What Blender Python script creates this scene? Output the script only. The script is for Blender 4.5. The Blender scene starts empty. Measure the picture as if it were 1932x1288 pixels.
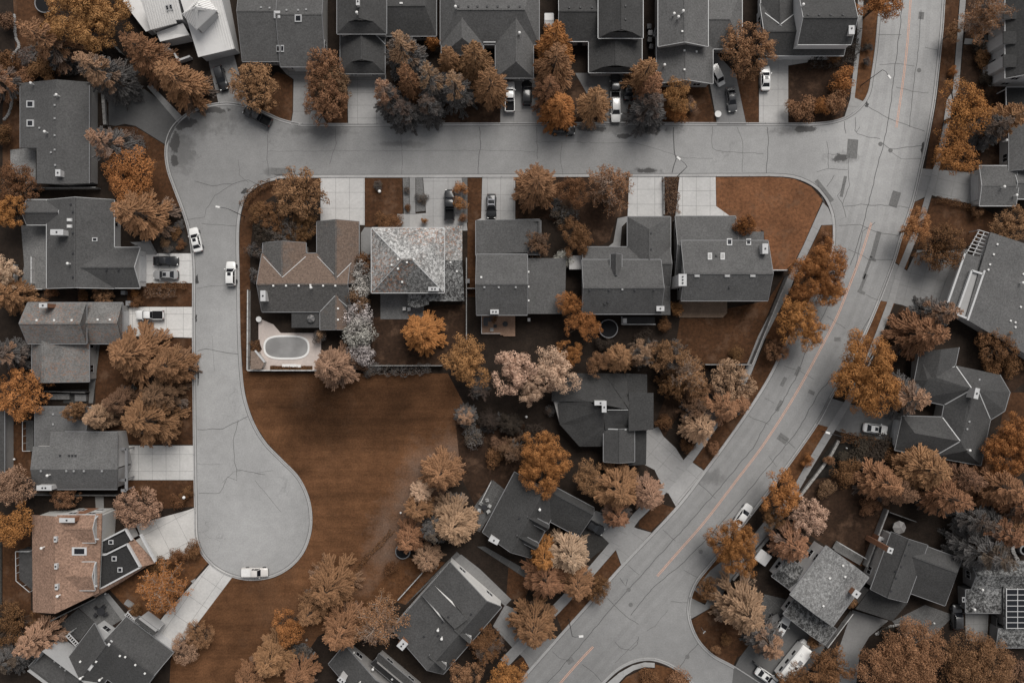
import bpy, bmesh, math, random
from mathutils import Vector
# ------------------------------------------------------------------ camera
SC = bpy.context.scene
H = 130.0                      # camera height above the ground, metres
S = 0.1                        # metres per photo pixel on the ground
cam = bpy.data.objects.new('camera', bpy.data.cameras.new('camera'))
SC.collection.objects.link(cam)
cam.location = (0, 0, H)
cam.data.sensor_width = 36.0
cam.data.lens = 36.0 * H / 193.2
cam.data.clip_end = 5000
SC.camera = cam
# ------------------------------------------------------------------ sky and sun (bright overcast, light from the top of the picture)
SUN_EL, SUN_AZ = math.radians(48), math.radians(22)     # azimuth from +Y towards +X
W = bpy.data.worlds.new('World'); SC.world = W; W.use_nodes = True
nt = W.node_tree; bg = nt.nodes['Background']
sky = nt.nodes.new('ShaderNodeTexSky'); sky.sky_type = 'NISHITA'; sky.sun_disc = False
sky.sun_elevation = SUN_EL; sky.sun_rotation = SUN_AZ
hs = nt.nodes.new('ShaderNodeHueSaturation'); hs.inputs['Saturation'].default_value = 0.15
nt.links.new(sky.outputs[0], hs.inputs['Color']); nt.links.new(hs.outputs[0], bg.inputs[0])
bg.inputs[1].default_value = 0.05
sl = bpy.data.lights.new('sun', 'SUN'); sun = bpy.data.objects.new('sun', sl); SC.collection.objects.link(sun)
sl.energy = 1.5; sl.angle = math.radians(38); sl.color = (1.0, 0.96, 0.91)
d = Vector((math.sin(SUN_AZ)*math.cos(SUN_EL), math.cos(SUN_AZ)*math.cos(SUN_EL), math.sin(SUN_EL)))
sun.rotation_euler = d.to_track_quat('Z', 'Y').to_euler()
SC.view_settings.view_transform = 'Standard'; SC.view_settings.look = 'None'
SC.view_settings.gamma = 1.0; SC.view_settings.use_curve_mapping = False
SC.view_settings.exposure = 1.02
# ------------------------------------------------------------------ helpers
COL = SC.collection
RND = random.Random(11)
def P(px, py, z=0.0):                      # the place at height z that the photo shows at pixel (px, py)
    k = S*(H-z)/H
    return Vector(((px-966)*k, -(py-644)*k, z))
class MB:
    def __init__(s): s.v = []; s.f = []; s.m = []
    def add(s, vs, fs, m=0):
        o = len(s.v); s.v += [tuple(v) for v in vs]
        for f in fs: s.f.append([i+o for i in f]); s.m.append(m)
    def poly(s, pts, m=0): s.add(pts, [list(range(len(pts)))], m)
    def prism(s, pts, z0, z1, m=0):        # pts: xy outline
        n = len(pts)
        vs = [(p[0], p[1], z0) for p in pts] + [(p[0], p[1], z1) for p in pts]
        s.add(vs, [list(range(n))[::-1], list(range(n, 2*n))] + [[i, (i+1) % n, n+(i+1) % n, n+i] for i in range(n)], m)
    def slab(s, pts, t=0.18, m=0):         # a sloping plate: 3D outline and thickness downwards
        n = len(pts)
        vs = [tuple(p) for p in pts] + [(p[0], p[1], p[2]-t) for p in pts]
        s.add(vs, [list(range(n)), list(range(n, 2*n))[::-1]] + [[i, n+i, n+(i+1) % n, (i+1) % n] for i in range(n)], m)
    def box(s, c, sx, sy, z0, z1, a=0.0, m=0, taper=1.0):
        ca, sa = math.cos(a), math.sin(a); pts = [(-sx/2, -sy/2), (sx/2, -sy/2), (sx/2, sy/2), (-sx/2, sy/2)]
        w = lambda x, y: (c[0]+x*ca-y*sa, c[1]+x*sa+y*ca)
        vs = [(*w(x, y), z0) for x, y in pts] + [(*w(x*taper, y*taper), z1) for x, y in pts]
        s.add(vs, [[3, 2, 1, 0], [4, 5, 6, 7], [0, 1, 5, 4], [1, 2, 6, 5], [2, 3, 7, 6], [3, 0, 4, 7]], m)
    def bar(s, a, b, w, h, m=0):           # a box along a segment, w wide, h tall, its top at the segment
        a = Vector(a); b = Vector(b); d = (b-a); n = Vector((-d.y, d.x, 0))
        if n.length < 1e-6: n = Vector((1, 0, 0))
        n = n.normalized()*(w/2); dz = Vector((0, 0, h))
        vs = [a-n-dz, b-n-dz, b+n-dz, a+n-dz, a-n, b-n, b+n, a+n]
        s.add(vs, [[3, 2, 1, 0], [4, 5, 6, 7], [0, 1, 5, 4], [1, 2, 6, 5], [2, 3, 7, 6], [3, 0, 4, 7]], m)
    def tube(s, pts, rs, n=6, m=0, cap=True):
        pts = [Vector(p) for p in pts]
        if not isinstance(rs, (list, tuple)): rs = [rs]*len(pts)
        rings = []
        for i, p in enumerate(pts):
            t = (pts[min(i+1, len(pts)-1)]-pts[max(i-1, 0)]).normalized()
            u = t.cross(Vector((0, 0, 1)) if abs(t.z) < .9 else Vector((1, 0, 0))).normalized(); v = t.cross(u)
            rings.append([p+(u*math.cos(2*math.pi*k/n)+v*math.sin(2*math.pi*k/n))*rs[i] for k in range(n)])
        vs = [q for r in rings for q in r]; fs = []
        for i in range(len(pts)-1):
            for k in range(n): fs.append([i*n+k, i*n+(k+1) % n, (i+1)*n+(k+1) % n, (i+1)*n+k])
        if cap: fs += [list(range(n))[::-1], [(len(pts)-1)*n+k for k in range(n)]]
        s.add(vs, fs, m)
    def lathe(s, c, prof, n=14, m=0):      # prof: (radius, z)
        vs = [(c[0]+r*math.cos(2*math.pi*k/n), c[1]+r*math.sin(2*math.pi*k/n), c[2]+z) for r, z in prof for k in range(n)]
        fs = [[i*n+k, i*n+(k+1) % n, (i+1)*n+(k+1) % n, (i+1)*n+k] for i in range(len(prof)-1) for k in range(n)]
        fs += [list(range(n))[::-1], [(len(prof)-1)*n+k for k in range(n)]]
        s.add(vs, fs, m)
    def mesh(s, name, mats, smooth=0.0, fix=True):
        me = bpy.data.meshes.new(name)
        me.from_pydata(s.v, [], s.f)
        for m in (mats if isinstance(mats, (list, tuple)) else [mats]): me.materials.append(m)
        me.polygons.foreach_set('material_index', s.m)
        if fix:
            bm = bmesh.new(); bm.from_mesh(me); bmesh.ops.recalc_face_normals(bm, faces=bm.faces); bm.to_mesh(me); bm.free()
        if smooth:
            me.polygons.foreach_set('use_smooth', [True]*len(me.polygons)); me.set_sharp_from_angle(angle=smooth)
        me.update(); return me
    def build(s, name, mats, parent=None, color=None, smooth=0.0, fix=True, local=False, origin=None):
        if not s.v: return None
        base = Vector((0, 0, 0))
        if parent is not None and not local: base = root_loc(parent)
        elif origin is not None: base = Vector(origin)
        if base.length: s.v = [(x-base.x, y-base.y, z-base.z) for x, y, z in s.v]
        o = bpy.data.objects.new(name, s.mesh(name, mats, smooth, fix)); COL.objects.link(o)
        if parent is not None: o.parent = parent
        elif origin is not None: o.location = base
        if color: o.color = (*color[:3], color[3] if len(color) > 3 else 1.0)
        return o
def root_loc(o):
    v = Vector(o.location)
    while o.parent: o = o.parent; v += Vector(o.location)
    return v
def tag(o, label, cat, group=None):
    o['label'] = label; o['category'] = cat
    if group: o['group'] = group
    return o
def thing(name, label, cat, loc=(0, 0, 0), rz=0.0, group=None):
    o = bpy.data.objects.new(name, None); COL.objects.link(o); o.empty_display_size = 0.5
    o.location = loc; o.rotation_euler = (0, 0, rz)
    return tag(o, label, cat, group)
def struct(o): o['kind'] = 'structure'; return o
def copy_thing(o, loc=None, rz=None, parent=None):
    c = o.copy(); COL.objects.link(c)
    if parent is not None: c.parent = parent
    for ch in list(o.children): copy_thing(ch, parent=c)
    if loc is not None: c.location = loc
    if rz is not None: c.rotation_euler = (0, 0, rz)
    return c
def spline(pts, step=6.0, closed=False):   # Catmull-Rom through pixel points
    n = len(pts); out = []
    segs = n if closed else n-1
    g = lambda i: pts[i % n] if closed else pts[max(0, min(n-1, i))]
    for i in range(segs):
        p0, p1, p2, p3 = g(i-1), g(i), g(i+1), g(i+2)
        L = math.dist(p1, p2); k = max(1, int(L/step))
        for j in range(k):
            t = j/k; t2 = t*t; t3 = t2*t
            out.append(tuple(.5*((2*p1[a])+(-p0[a]+p2[a])*t+(2*p0[a]-5*p1[a]+4*p2[a]-p3[a])*t2+(-p0[a]+3*p1[a]-3*p2[a]+p3[a])*t3) for a in (0, 1)))
    if not closed: out.append(tuple(pts[-1]))
    return out
def offset(pts, d):                        # pts world xy, shift to the left of travel by d
    out = []
    for i, p in enumerate(pts):
        a = pts[max(0, i-1)]; b = pts[min(len(pts)-1, i+1)]
        t = Vector((b[0]-a[0], b[1]-a[1])); t = t.normalized() if t.length else Vector((1, 0))
        out.append((p[0]-t.y*d, p[1]+t.x*d))
    return out
# ------------------------------------------------------------------ materials
class NT:
    def __init__(s, name):
        s.m = bpy.data.materials.new(name); s.m.use_nodes = True; s.t = s.m.node_tree; s.b = s.t.nodes['Principled BSDF']
        s.co = s.n('ShaderNodeTexCoord')
    def n(s, t, **kw):
        x = s.t.nodes.new(t)
        for k, v in kw.items(): setattr(x, k, v)
        return x
    def l(s, a, b): s.t.links.new(a, b)
    def noise(s, scale, detail=4, rough=.6, vec=None, dist=0.0):
        x = s.n('ShaderNodeTexNoise'); x.inputs['Scale'].default_value = scale; x.inputs['Detail'].default_value = detail
        x.inputs['Roughness'].default_value = rough; x.inputs['Distortion'].default_value = dist
        s.l(vec if vec else s.world(), x.inputs['Vector']); return x.outputs['Fac']
    def world(s):
        if not hasattr(s, 'g'): s.g = s.n('ShaderNodeNewGeometry')
        return s.g.outputs['Position']
    def ramp(s, fac, stops):
        r = s.n('ShaderNodeValToRGB'); e = r.color_ramp.elements
        while len(e) < len(stops): e.new(.5)
        for i, (p, c) in enumerate(stops):
            e[i].position = p; e[i].color = (c, c, c, 1) if isinstance(c, (int, float)) else (*c, 1)
        s.l(fac, r.inputs['Fac']); return r.outputs['Color']
    def mix(s, fac, a, b, mode='MIX'):
        x = s.n('ShaderNodeMix', data_type='RGBA', blend_type=mode)
        for sock, v in ((x.inputs['Factor'], fac), (x.inputs['A'], a), (x.inputs['B'], b)):
            if hasattr(v, 'is_linked'): s.l(v, sock)
            elif isinstance(v, (int, float)): sock.default_value = v if sock.type == 'VALUE' else (v, v, v, 1)
            else: sock.default_value = (*v, 1)
        return x.outputs['Result']
    def math(s, op, a, b=0.0, clamp=False):
        x = s.n('ShaderNodeMath', operation=op, use_clamp=clamp)
        for i, v in enumerate((a, b)):
            if hasattr(v, 'is_linked'): s.l(v, x.inputs[i])
            else: x.inputs[i].default_value = v
        return x.outputs[0]
    def ocol(s):
        s.oi = s.n('ShaderNodeObjectInfo'); return s.oi.outputs['Color']
    def bump(s, h, strength=.4, dist=.05):
        b = s.n('ShaderNodeBump'); b.inputs['Strength'].default_value = strength; b.inputs['Distance'].default_value = dist
        s.l(h, b.inputs['Height']); s.l(b.outputs[0], s.b.inputs['Normal'])
    def done(s, col, rough=.85, spec=.3, metal=0.0):
        if hasattr(col, 'is_linked'): s.l(col, s.b.inputs['Base Color'])
        else: s.b.inputs['Base Color'].default_value = (*col, 1)
        s.b.inputs['Roughness'].default_value = rough; s.b.inputs['Specular IOR Level'].default_value = spec
        s.b.inputs['Metallic'].default_value = metal
        return s.m
def plain(name, col, rough=.6, spec=.4, metal=0.0, var=.12, scale=3.0):
    t = NT(name); f = t.noise(scale, 3); return t.done(t.mix(1.0, col, t.ramp(f, [(.3, 1-var), (.7, 1+var*.5)]), 'MULTIPLY'), rough, spec, metal)
M = {}
def tinted(name, lo, hi, scale, fine, rough=.9, spec=.2, bump=0.0, patch=None, stain=None, fc=.38):
    # object colour times a coarse and a fine noise
    t = NT(name); c = t.ocol()
    c = t.mix(1.0, c, t.ramp(t.noise(scale, 5, .65), [(.25, lo), (.75, hi)]), 'MULTIPLY')
    f = t.noise(fine, 4, .75)
    c = t.mix(1.0, c, t.ramp(f, [(.28, 1-fc), (.72, 1+fc)]), 'MULTIPLY')
    if stain: c = t.mix(t.ramp(t.noise(stain[0], 6, .7), [(stain[1], 0.0), (stain[2], 1.0)]), c, stain[3])
    if bump: t.bump(f, bump, .06)
    return t.done(c, rough, spec)
M['grass'] = tinted('grass', .6, 1.35, .2, 1.7, bump=.5, fc=.5, stain=(.28, .52, .8, (.15, .088, .055)))
M['concrete'] = tinted('concrete', .8, 1.14, .12, 2.2, .85, .3, stain=(.4, .66, .9, (.2, .19, .18)), fc=.1)
M['joint'] = None
M['shingle'] = tinted('roof_shingle', .84, 1.15, .3, 3.4, .9, .25, bump=.5, fc=.38)
M['paving'] = tinted('paving', .8, 1.15, .5, 4.0)
def shade_tinted_tile():                            # brown shingles, south slopes painted grey: their shade put into the colour
    t = NT('shade_tinted_brown_shingle'); c = t.ocol(); t.world()
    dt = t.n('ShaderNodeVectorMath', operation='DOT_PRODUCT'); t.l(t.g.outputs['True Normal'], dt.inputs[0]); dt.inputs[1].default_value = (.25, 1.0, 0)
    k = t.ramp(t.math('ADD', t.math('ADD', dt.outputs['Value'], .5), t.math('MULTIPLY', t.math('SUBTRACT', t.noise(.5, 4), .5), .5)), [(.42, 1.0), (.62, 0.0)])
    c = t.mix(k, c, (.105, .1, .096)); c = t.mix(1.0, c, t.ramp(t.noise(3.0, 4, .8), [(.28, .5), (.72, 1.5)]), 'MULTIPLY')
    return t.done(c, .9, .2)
M['soil'] = tinted('garden_soil', .5, 1.4, .5, 3.0, bump=.6)
M['wall'] = tinted('house_wall', .92, 1.05, .6, 6.0, .8, .3, fc=.1)
M['wood'] = tinted('weathered_wood', .75, 1.2, 1.2, 6.0, .8, .3)
M['metal_roof'] = tinted('metal_roof', .95, 1.04, .4, 1.2, .5, .4, fc=.05)
M['tile'] = tinted('clay_shingle', .82, 1.15, .3, 3.0, .9, .2, bump=.5, fc=.6)
def paintmat():
    t = NT('car_paint'); m = t.done(t.ocol(), .28, .5); t.b.inputs['Coat Weight'].default_value = .6; t.b.inputs['Coat Roughness'].default_value = .08; return m
M['paint'] = paintmat()
M['trim'] = plain('white_trim', (.5, .5, .5), .55)
M['gutter'] = plain('grey_gutter', (.22, .22, .225), .5)
M['dark'] = plain('dark_metal', (.03, .03, .033), .5)
M['rubber'] = plain('rubber', (.018, .018, .02), .85, .2)
M['glass'] = plain('dark_glass', (.012, .013, .016), .08, .5, 0, .0)
M['chrome'] = plain('silver_metal', (.5, .5, .52), .3, .5, .9, .05)
M['lamp'] = plain('lamp_lens', (.75, .75, .72), .2, .5, 0, .03)
M['taillight'] = plain('taillight_lens', (.18, .03, .02), .2, .5, 0, .03)
M['bark'] = plain('bark', (.09, .065, .05), .9, .1, 0, .3, 8)
M['palebark'] = plain('pale_bark', (.38, .31, .26), .9, .1, 0, .3, 8)
M['white'] = plain('white_plastic', (.72, .71, .69), .5, .4, 0, .06)
M['black'] = plain('black_plastic', (.014, .014, .015), .9, .12)
M['brick'] = plain('brick', (.25, .125, .075), .9, .2, 0, .35, 9)
M['stone'] = plain('stone', (.3, .29, .28), .9, .2, 0, .35, 5)
M['shade_tinted_tile'] = shade_tinted_tile()
def lichen(name, amt, pale, leaf=0.0, north=False):        # weathered shingles with pale lichen specks, some with fallen leaves in drifts
    t = NT(name); c = t.ocol()
    mp = t.n('ShaderNodeMapping'); mp.inputs['Scale'].default_value = (1, .8, 1); mp.inputs['Rotation'].default_value = (0, 0, .0); t.l(t.world(), mp.inputs['Vector'])
    big = t.ramp(t.noise(.22, 4, .6), [(.3, .0), (.7, 1.0)])
    c = t.mix(1.0, c, t.ramp(t.noise(.3, 4), [(.3, .75), (.7, 1.25)]), 'MULTIPLY')
    sp = t.math('ADD', t.noise(2.2, 7, .9, mp.outputs[0]), t.math('MULTIPLY', big, .08))
    if north:                                # more lichen north and east; shade of the other slopes put into the colour
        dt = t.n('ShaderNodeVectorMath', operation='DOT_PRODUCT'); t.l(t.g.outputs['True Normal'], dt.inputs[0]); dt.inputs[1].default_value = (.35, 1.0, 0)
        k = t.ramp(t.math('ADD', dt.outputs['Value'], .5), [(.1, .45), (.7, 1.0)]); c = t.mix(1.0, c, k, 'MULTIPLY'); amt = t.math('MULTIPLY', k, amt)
    c = t.mix(t.math('MULTIPLY', t.ramp(sp, [(.5, 0.0), (.62, 1.0)]), amt), c, pale)
    f = t.noise(3.2, 5, .85); c = t.mix(1.0, c, t.ramp(f, [(.3, .45), (.7, 1.5)]), 'MULTIPLY'); t.bump(f, .6, .06)
    if leaf:
        lb = t.ramp(t.noise(.13, 2), [(.45, 0.0), (.56, 1.0)]); ls = t.ramp(t.noise(2.1, 6, .85), [(.53, 0.0), (.58, 1.0)])
        c = t.mix(t.math('MULTIPLY', t.math('MULTIPLY', ls, lb), leaf), c, (.3, .14, .075))
    return t.done(c, .9, .2)
M['lichen'] = lichen('lichen_shingle', .8, (.34, .34, .335))
M['lichen2'] = lichen('grey_lichen_shingle', .75, (.36, .36, .355))
M['pale_lichen'] = lichen('pale_lichen_shingle', .95, (.6, .595, .58), .85, True)
M['leafroof'] = lichen('leaf_strewn_shingle', .15, (.3, .3, .29), .55)
def asphalt(k0=1.0):
    t = NT('asphalt'); c = t.ocol(); c = t.mix(1.0, c, t.ramp(t.noise(.8, 5, .7), [(.35, (1+k0)/2), (.6, k0)]), 'MULTIPLY')
    c = t.mix(1.0, c, t.ramp(t.noise(.05, 4, .6), [(.3, .86), (.7, 1.12)]), 'MULTIPLY')
    st = t.n('ShaderNodeMapping'); st.inputs['Scale'].default_value = (.05, .7, 1); t.l(t.world(), st.inputs['Vector'])
    c = t.mix(1.0, c, t.ramp(t.noise(.6, 4, .6), [(.3, .93), (.7, 1.06)]), 'MULTIPLY')
    f = t.noise(3.5, 5, .8); c = t.mix(1.0, c, t.ramp(f, [(.25, .8), (.75, 1.2)]), 'MULTIPLY')
    vo = t.n('ShaderNodeTexVoronoi', feature='DISTANCE_TO_EDGE'); vo.inputs['Scale'].default_value = .085
    nz = t.n('ShaderNodeTexNoise'); nz.inputs['Scale'].default_value = .5; nz.inputs['Detail'].default_value = 6; t.l(t.world(), nz.inputs['Vector'])
    ad = t.n('ShaderNodeVectorMath', operation='MULTIPLY_ADD'); t.l(nz.outputs['Color'], ad.inputs[0]); ad.inputs[1].default_value = (5, 5, 0); t.l(t.world(), ad.inputs[2])
    t.l(ad.outputs[0], vo.inputs['Vector'])
    cr = t.ramp(vo.outputs['Distance'], [(.0, .72), (.007, 1.0)])
    mask = t.ramp(t.noise(.09, 3), [(.55, 0.0), (.66, 1.0)])
    c = t.mix(mask, c, t.mix(1.0, c, cr, 'MULTIPLY'))
    def zone(c, px, py, rx, ry, k):              # uneven brightness of the view put into the asphalt colour, paler and darker stretches
        w = P(px, py); v = t.n('ShaderNodeVectorMath', operation='SUBTRACT'); t.l(t.world(), v.inputs[0]); v.inputs[1].default_value = w
        m = t.n('ShaderNodeVectorMath', operation='MULTIPLY'); t.l(v.outputs[0], m.inputs[0]); m.inputs[1].default_value = (1/(rx*S), 1/(ry*S), 0)
        ln = t.n('ShaderNodeVectorMath', operation='LENGTH'); t.l(m.outputs[0], ln.inputs[0])
        d = t.math('ADD', ln.outputs['Value'], t.math('MULTIPLY', t.math('SUBTRACT', t.noise(.08, 3), .5), .5))
        return t.mix(1.0, c, t.ramp(d, [(.45, k), (1.0, 1.0)]), 'MULTIPLY')
    for z in ((455, 830, 190, 460, 1.3), (1700, 180, 230, 420, 1.3), (1430, 285, 420, 130, 1.12), (380, 270, 420, 150, .84), (1060, 1270, 320, 260, .88)): c = zone(c, *z)
    def stain(c, spots, dark, lo, hi):           # ragged damp and oil stains round fixed places
        best = None; nz = t.math('MULTIPLY', t.math('SUBTRACT', t.noise(.45, 7, .7), .5), 2.6)
        for px, py, rx, ry in spots:
            w = P(px, py); v = t.n('ShaderNodeVectorMath', operation='SUBTRACT'); t.l(t.world(), v.inputs[0]); v.inputs[1].default_value = w
            m = t.n('ShaderNodeVectorMath', operation='MULTIPLY'); t.l(v.outputs[0], m.inputs[0]); m.inputs[1].default_value = (1/(rx*S), 1/(ry*S), 0)
            ln = t.n('ShaderNodeVectorMath', operation='LENGTH'); t.l(m.outputs[0], ln.inputs[0])
            best = ln.outputs['Value'] if best is None else t.math('MINIMUM', best, ln.outputs['Value'])
        f = t.ramp(t.math('ADD', t.math('SUBTRACT', 1.0, best), nz), [(lo, 0.0), (hi, 1.0)])
        return t.mix(t.math('MULTIPLY', f, dark), c, (.05, .048, .047))
    c = stain(c, ((392,226,75,42), (345,285,36,50), (600,248,90,14), (1190,244,130,13), (1500,246,60,12), (1215,322,40,9), (1590,298,40,14), (760,272,60,8), (520,325,30,10), (1330,900,60,18)), .38, .1, .6)
    c = stain(c, ((345,232,26,16), (330,268,10,26), (395,208,40,7), (1118,243,30,7), (1225,246,34,8), (1178,257,17,6), (1520,245,26,7), (1583,297,19,9), (1220,322,26,5), (527,325,15,7), (329,303,8,14)), .8, .1, .3)
    return t.done(c, .9, .25)
M['asphalt'] = asphalt()
M['track'] = asphalt(.925); M['track'].name = 'worn_asphalt'
M['joint'] = plain('saw_cut_joint', (.17, .167, .163), .9, .2, 0, .2, 6)
M['vent'] = plain('vent_grey', (.3, .3, .3), .6)
M['crack'] = plain('tarred_crack', (.095, .094, .093), .8, .2, 0, .3, 6)
M['patch'] = plain('asphalt_patch', (.165, .163, .16), .9, .2, 0, .25, 3)
M['dark_area'] = plain('wet_stain', (.05, .049, .048), .6, .3, 0, .35, 1.2)
M['oil'] = plain('damp_asphalt', (.1, .098, .095), .7, .3, 0, .4, .9)
M['line'] = plain('line_paint', (.72, .40, .28), .8, .2, 0, .3, 4)
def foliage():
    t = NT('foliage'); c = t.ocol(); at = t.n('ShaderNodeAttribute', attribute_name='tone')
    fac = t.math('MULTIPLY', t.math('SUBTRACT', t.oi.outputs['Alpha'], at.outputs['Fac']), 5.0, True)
    c2 = t.mix(fac, c, (.114, .107, .103))  # lower growth greyed by height: its shade put into the leaf colour
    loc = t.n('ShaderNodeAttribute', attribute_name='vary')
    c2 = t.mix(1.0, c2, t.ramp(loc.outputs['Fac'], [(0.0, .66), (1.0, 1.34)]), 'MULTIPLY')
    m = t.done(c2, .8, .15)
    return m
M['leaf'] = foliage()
# ------------------------------------------------------------------ ground, roads, pavements
def fieldmat():
    t = NT('field_grass'); c = t.ocol()
    mp = t.n('ShaderNodeMapping'); mp.inputs['Scale'].default_value = (.035, .5, 1); mp.inputs['Rotation'].default_value = (0, 0, .06); t.l(t.world(), mp.inputs['Vector'])
    c = t.mix(1.0, c, t.ramp(t.noise(1.0, 5, .7, mp.outputs[0]), [(.3, .72), (.7, 1.25)]), 'MULTIPLY')
    c = t.mix(1.0, c, t.ramp(t.noise(.035, 4, .6), [(.36, .6), (.62, 1.35)]), 'MULTIPLY'); c = t.mix(1.0, c, t.ramp(t.noise(.3, 5, .7), [(.3, .72), (.7, 1.28)]), 'MULTIPLY')
    w = P(800, 930); v = t.n('ShaderNodeVectorMath', operation='SUBTRACT'); t.l(t.world(), v.inputs[0]); v.inputs[1].default_value = w
    rt = t.n('ShaderNodeVectorRotate', rotation_type='Z_AXIS'); rt.inputs['Angle'].default_value = -.95; t.l(v.outputs[0], rt.inputs['Vector'])
    m = t.n('ShaderNodeVectorMath', operation='MULTIPLY'); t.l(rt.outputs[0], m.inputs[0]); m.inputs[1].default_value = (1/22, 1/7, 0)
    ln = t.n('ShaderNodeVectorMath', operation='LENGTH'); t.l(m.outputs[0], ln.inputs[0])
    worn = t.math('ADD', t.math('SUBTRACT', 1.0, ln.outputs['Value']), t.math('MULTIPLY', t.math('SUBTRACT', t.noise(.14, 6, .7), .5), 2.2))
    c = t.mix(t.math('MULTIPLY', t.ramp(worn, [(-.1, 0.0), (.8, 1.0)]), .75), c, (.17, .118, .09))
    w2 = P(690, 775); v2 = t.n('ShaderNodeVectorMath', operation='SUBTRACT'); t.l(t.world(), v2.inputs[0]); v2.inputs[1].default_value = w2
    m2 = t.n('ShaderNodeVectorMath', operation='MULTIPLY'); t.l(v2.outputs[0], m2.inputs[0]); m2.inputs[1].default_value = (1/21, 1/8.5, 0)
    l2 = t.n('ShaderNodeVectorMath', operation='LENGTH'); t.l(m2.outputs[0], l2.inputs[0])
    dark_area = t.math('ADD', t.math('SUBTRACT', 1.0, l2.outputs['Value']), t.math('MULTIPLY', t.math('SUBTRACT', t.noise(.1, 5, .65, mp.outputs[0]), .5), 1.2))
    c = t.mix(1.0, c, t.ramp(dark_area, [(-.15, 1.0), (.6, .52)]), 'MULTIPLY')      # soft shade along the field's upper edge put into the turf colour     # darker strip along the far edge
    c = t.mix(t.ramp(t.noise(.06, 5, .7), [(.52, 0.0), (.72, .35)]), c, (.13, .078, .05))
    f = t.noise(3.0, 4, .8); c = t.mix(1.0, c, t.ramp(f, [(.28, .6), (.72, 1.4)]), 'MULTIPLY'); t.bump(f, .5, .06)
    return t.done(c, .95, .1)
M['field'] = fieldmat()
g = MB(); g.poly([(-2500, -2500, 0), (2500, -2500, 0), (2500, 2500, 0), (-2500, 2500, 0)])
GROUND = struct(g.build('ground', M['soil'], color=(.024, .0165, .012)))
def clip_line(poly, p, d):
    ts = []
    n = len(poly)
    for i in range(n):
        a, b = poly[i], poly[(i+1) % n]
        ex, ey = b[0]-a[0], b[1]-a[1]; den = d[0]*ey-d[1]*ex
        if abs(den) < 1e-9: continue
        t = ((a[0]-p[0])*ey-(a[1]-p[1])*ex)/den; u = ((a[0]-p[0])*d[1]-(a[1]-p[1])*d[0])/den
        if 0 <= u < 1: ts.append(t)
    ts.sort(); return [(ts[i], ts[i+1]) for i in range(0, len(ts)-1, 2)]
ZL = []
def sheet(name, pts, z, mat, color, smooth=0, joints=None):
    if smooth: pts = spline(pts, smooth, True)
    bb = (min(p[0] for p in pts), max(p[0] for p in pts), min(p[1] for p in pts), max(p[1] for p in pts))
    near = [q for b_, q in ZL if b_[0] < bb[1] and bb[0] < b_[1] and b_[2] < bb[3] and bb[2] < b_[3]]
    while any(abs(z-q) < .0035 for q in near): z += .004        # overlapping sheets never share one plane
    ZL.append((bb, z))
    mb = MB(); w = [P(x, y) for x, y in pts]
    mb.poly([(p.x, p.y, z) for p in w])
    mats = [mat]
    if joints:                                               # saw-cut joints: (angle, spacing px[, second spacing])
        mats.append(M['joint']); a = math.radians(joints[0]); cx = sum(p[0] for p in pts)/len(pts); cy = sum(p[1] for p in pts)/len(pts)
        for k, (aa, sp) in enumerate(((a, joints[1]), (a+math.pi/2, joints[2] if len(joints) > 2 else joints[1]))):
            dd = (math.cos(aa), math.sin(aa)); nn = (-dd[1], dd[0])
            for i in range(-14, 15):
                q = (cx+nn[0]*(i+.5)*sp, cy+nn[1]*(i+.5)*sp)
                for t0, t1 in clip_line(pts, q, dd):
                    A = P(q[0]+dd[0]*t0, q[1]+dd[1]*t0); B = P(q[0]+dd[0]*t1, q[1]+dd[1]*t1)
                    n = Vector((-(B-A).y, (B-A).x, 0)).normalized()*.022
                    mb.poly([(*(A-n).xy, z+.003), (*(B-n).xy, z+.003), (*(B+n).xy, z+.003), (*(A+n).xy, z+.003)], 1)
    return struct(mb.build(name, mats, color=color))
# --- the kerb line west of the avenue, one run: avenue, north side, corner bulb, close, turning circle, inner side, south side, corner, avenue
K1 = [(1666,-60),(1662,0),(1655,85),(1647,143),(1641,175),(1629,197),(1609,216),(1582,229),(1545,235),(1480,236),(1200,235),(900,236),(600,237),(560,235),(530,228),(500,215),
      (465,203),(430,197),(395,201),(362,213),(335,233),(320,257),(315,287),(319,320),(331,355),(345,392),(357,430),(364,470),(367,520),(367,640),(369,850),(371,960),
      (372,1008),(380,1036),(396,1058),(420,1076),(450,1087),(480,1090),(515,1084),(546,1067),(570,1040),(583,1005),(585,970),(578,935),(560,900),(530,869),(500,838),(478,803),
      (463,763),(455,720),(450,640),(448,520),(447,440),(452,396),(464,366),(486,348),(515,337),(560,332),(800,331),(1100,330),(1400,329),(1460,329),(1500,333),(1535,348),
      (1559,373),(1572,405),(1575,440),(1571,478),(1556,520),(1532,566),(1484,650),(1450,717),(1400,795),(1334,886),(1275,962),(1173,1070),(1114,1137),(1045,1214),(978,1290),(905,1372)]
K2 = [(1785,-60),(1779,0),(1775,59),(1765,154),(1759,200),(1749,256),(1739,302),(1721,379),(1698,448),(1685,492),(1657,566),(1621,648),(1568,745),(1539,799),(1471,896),(1430,950),(1385,1008),
      (1339,1063),(1312,1098),(1299,1135),(1300,1170),(1316,1208),(1344,1237),(1380,1257),(1421,1283),(1500,1335)]
K3 = [(1085,1345),(1137,1290),(1165,1264),(1191,1250),(1216,1244),(1240,1246),(1267,1257),(1293,1276),(1330,1320),(1350,1345)]
k1, k2, k3 = spline(K1, 5), spline(K2, 5), spline(K3, 5)
road = MB(); wpt = lambda pts, z: [(P(x, y).x, P(x, y).y, z) for x, y in pts]
ZR = .012
road.poly(wpt(k1+[(905,1420),(1020,1420)]+k3+[(1350,1420),(1500,1420)]+k2[::-1], ZR))
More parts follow.
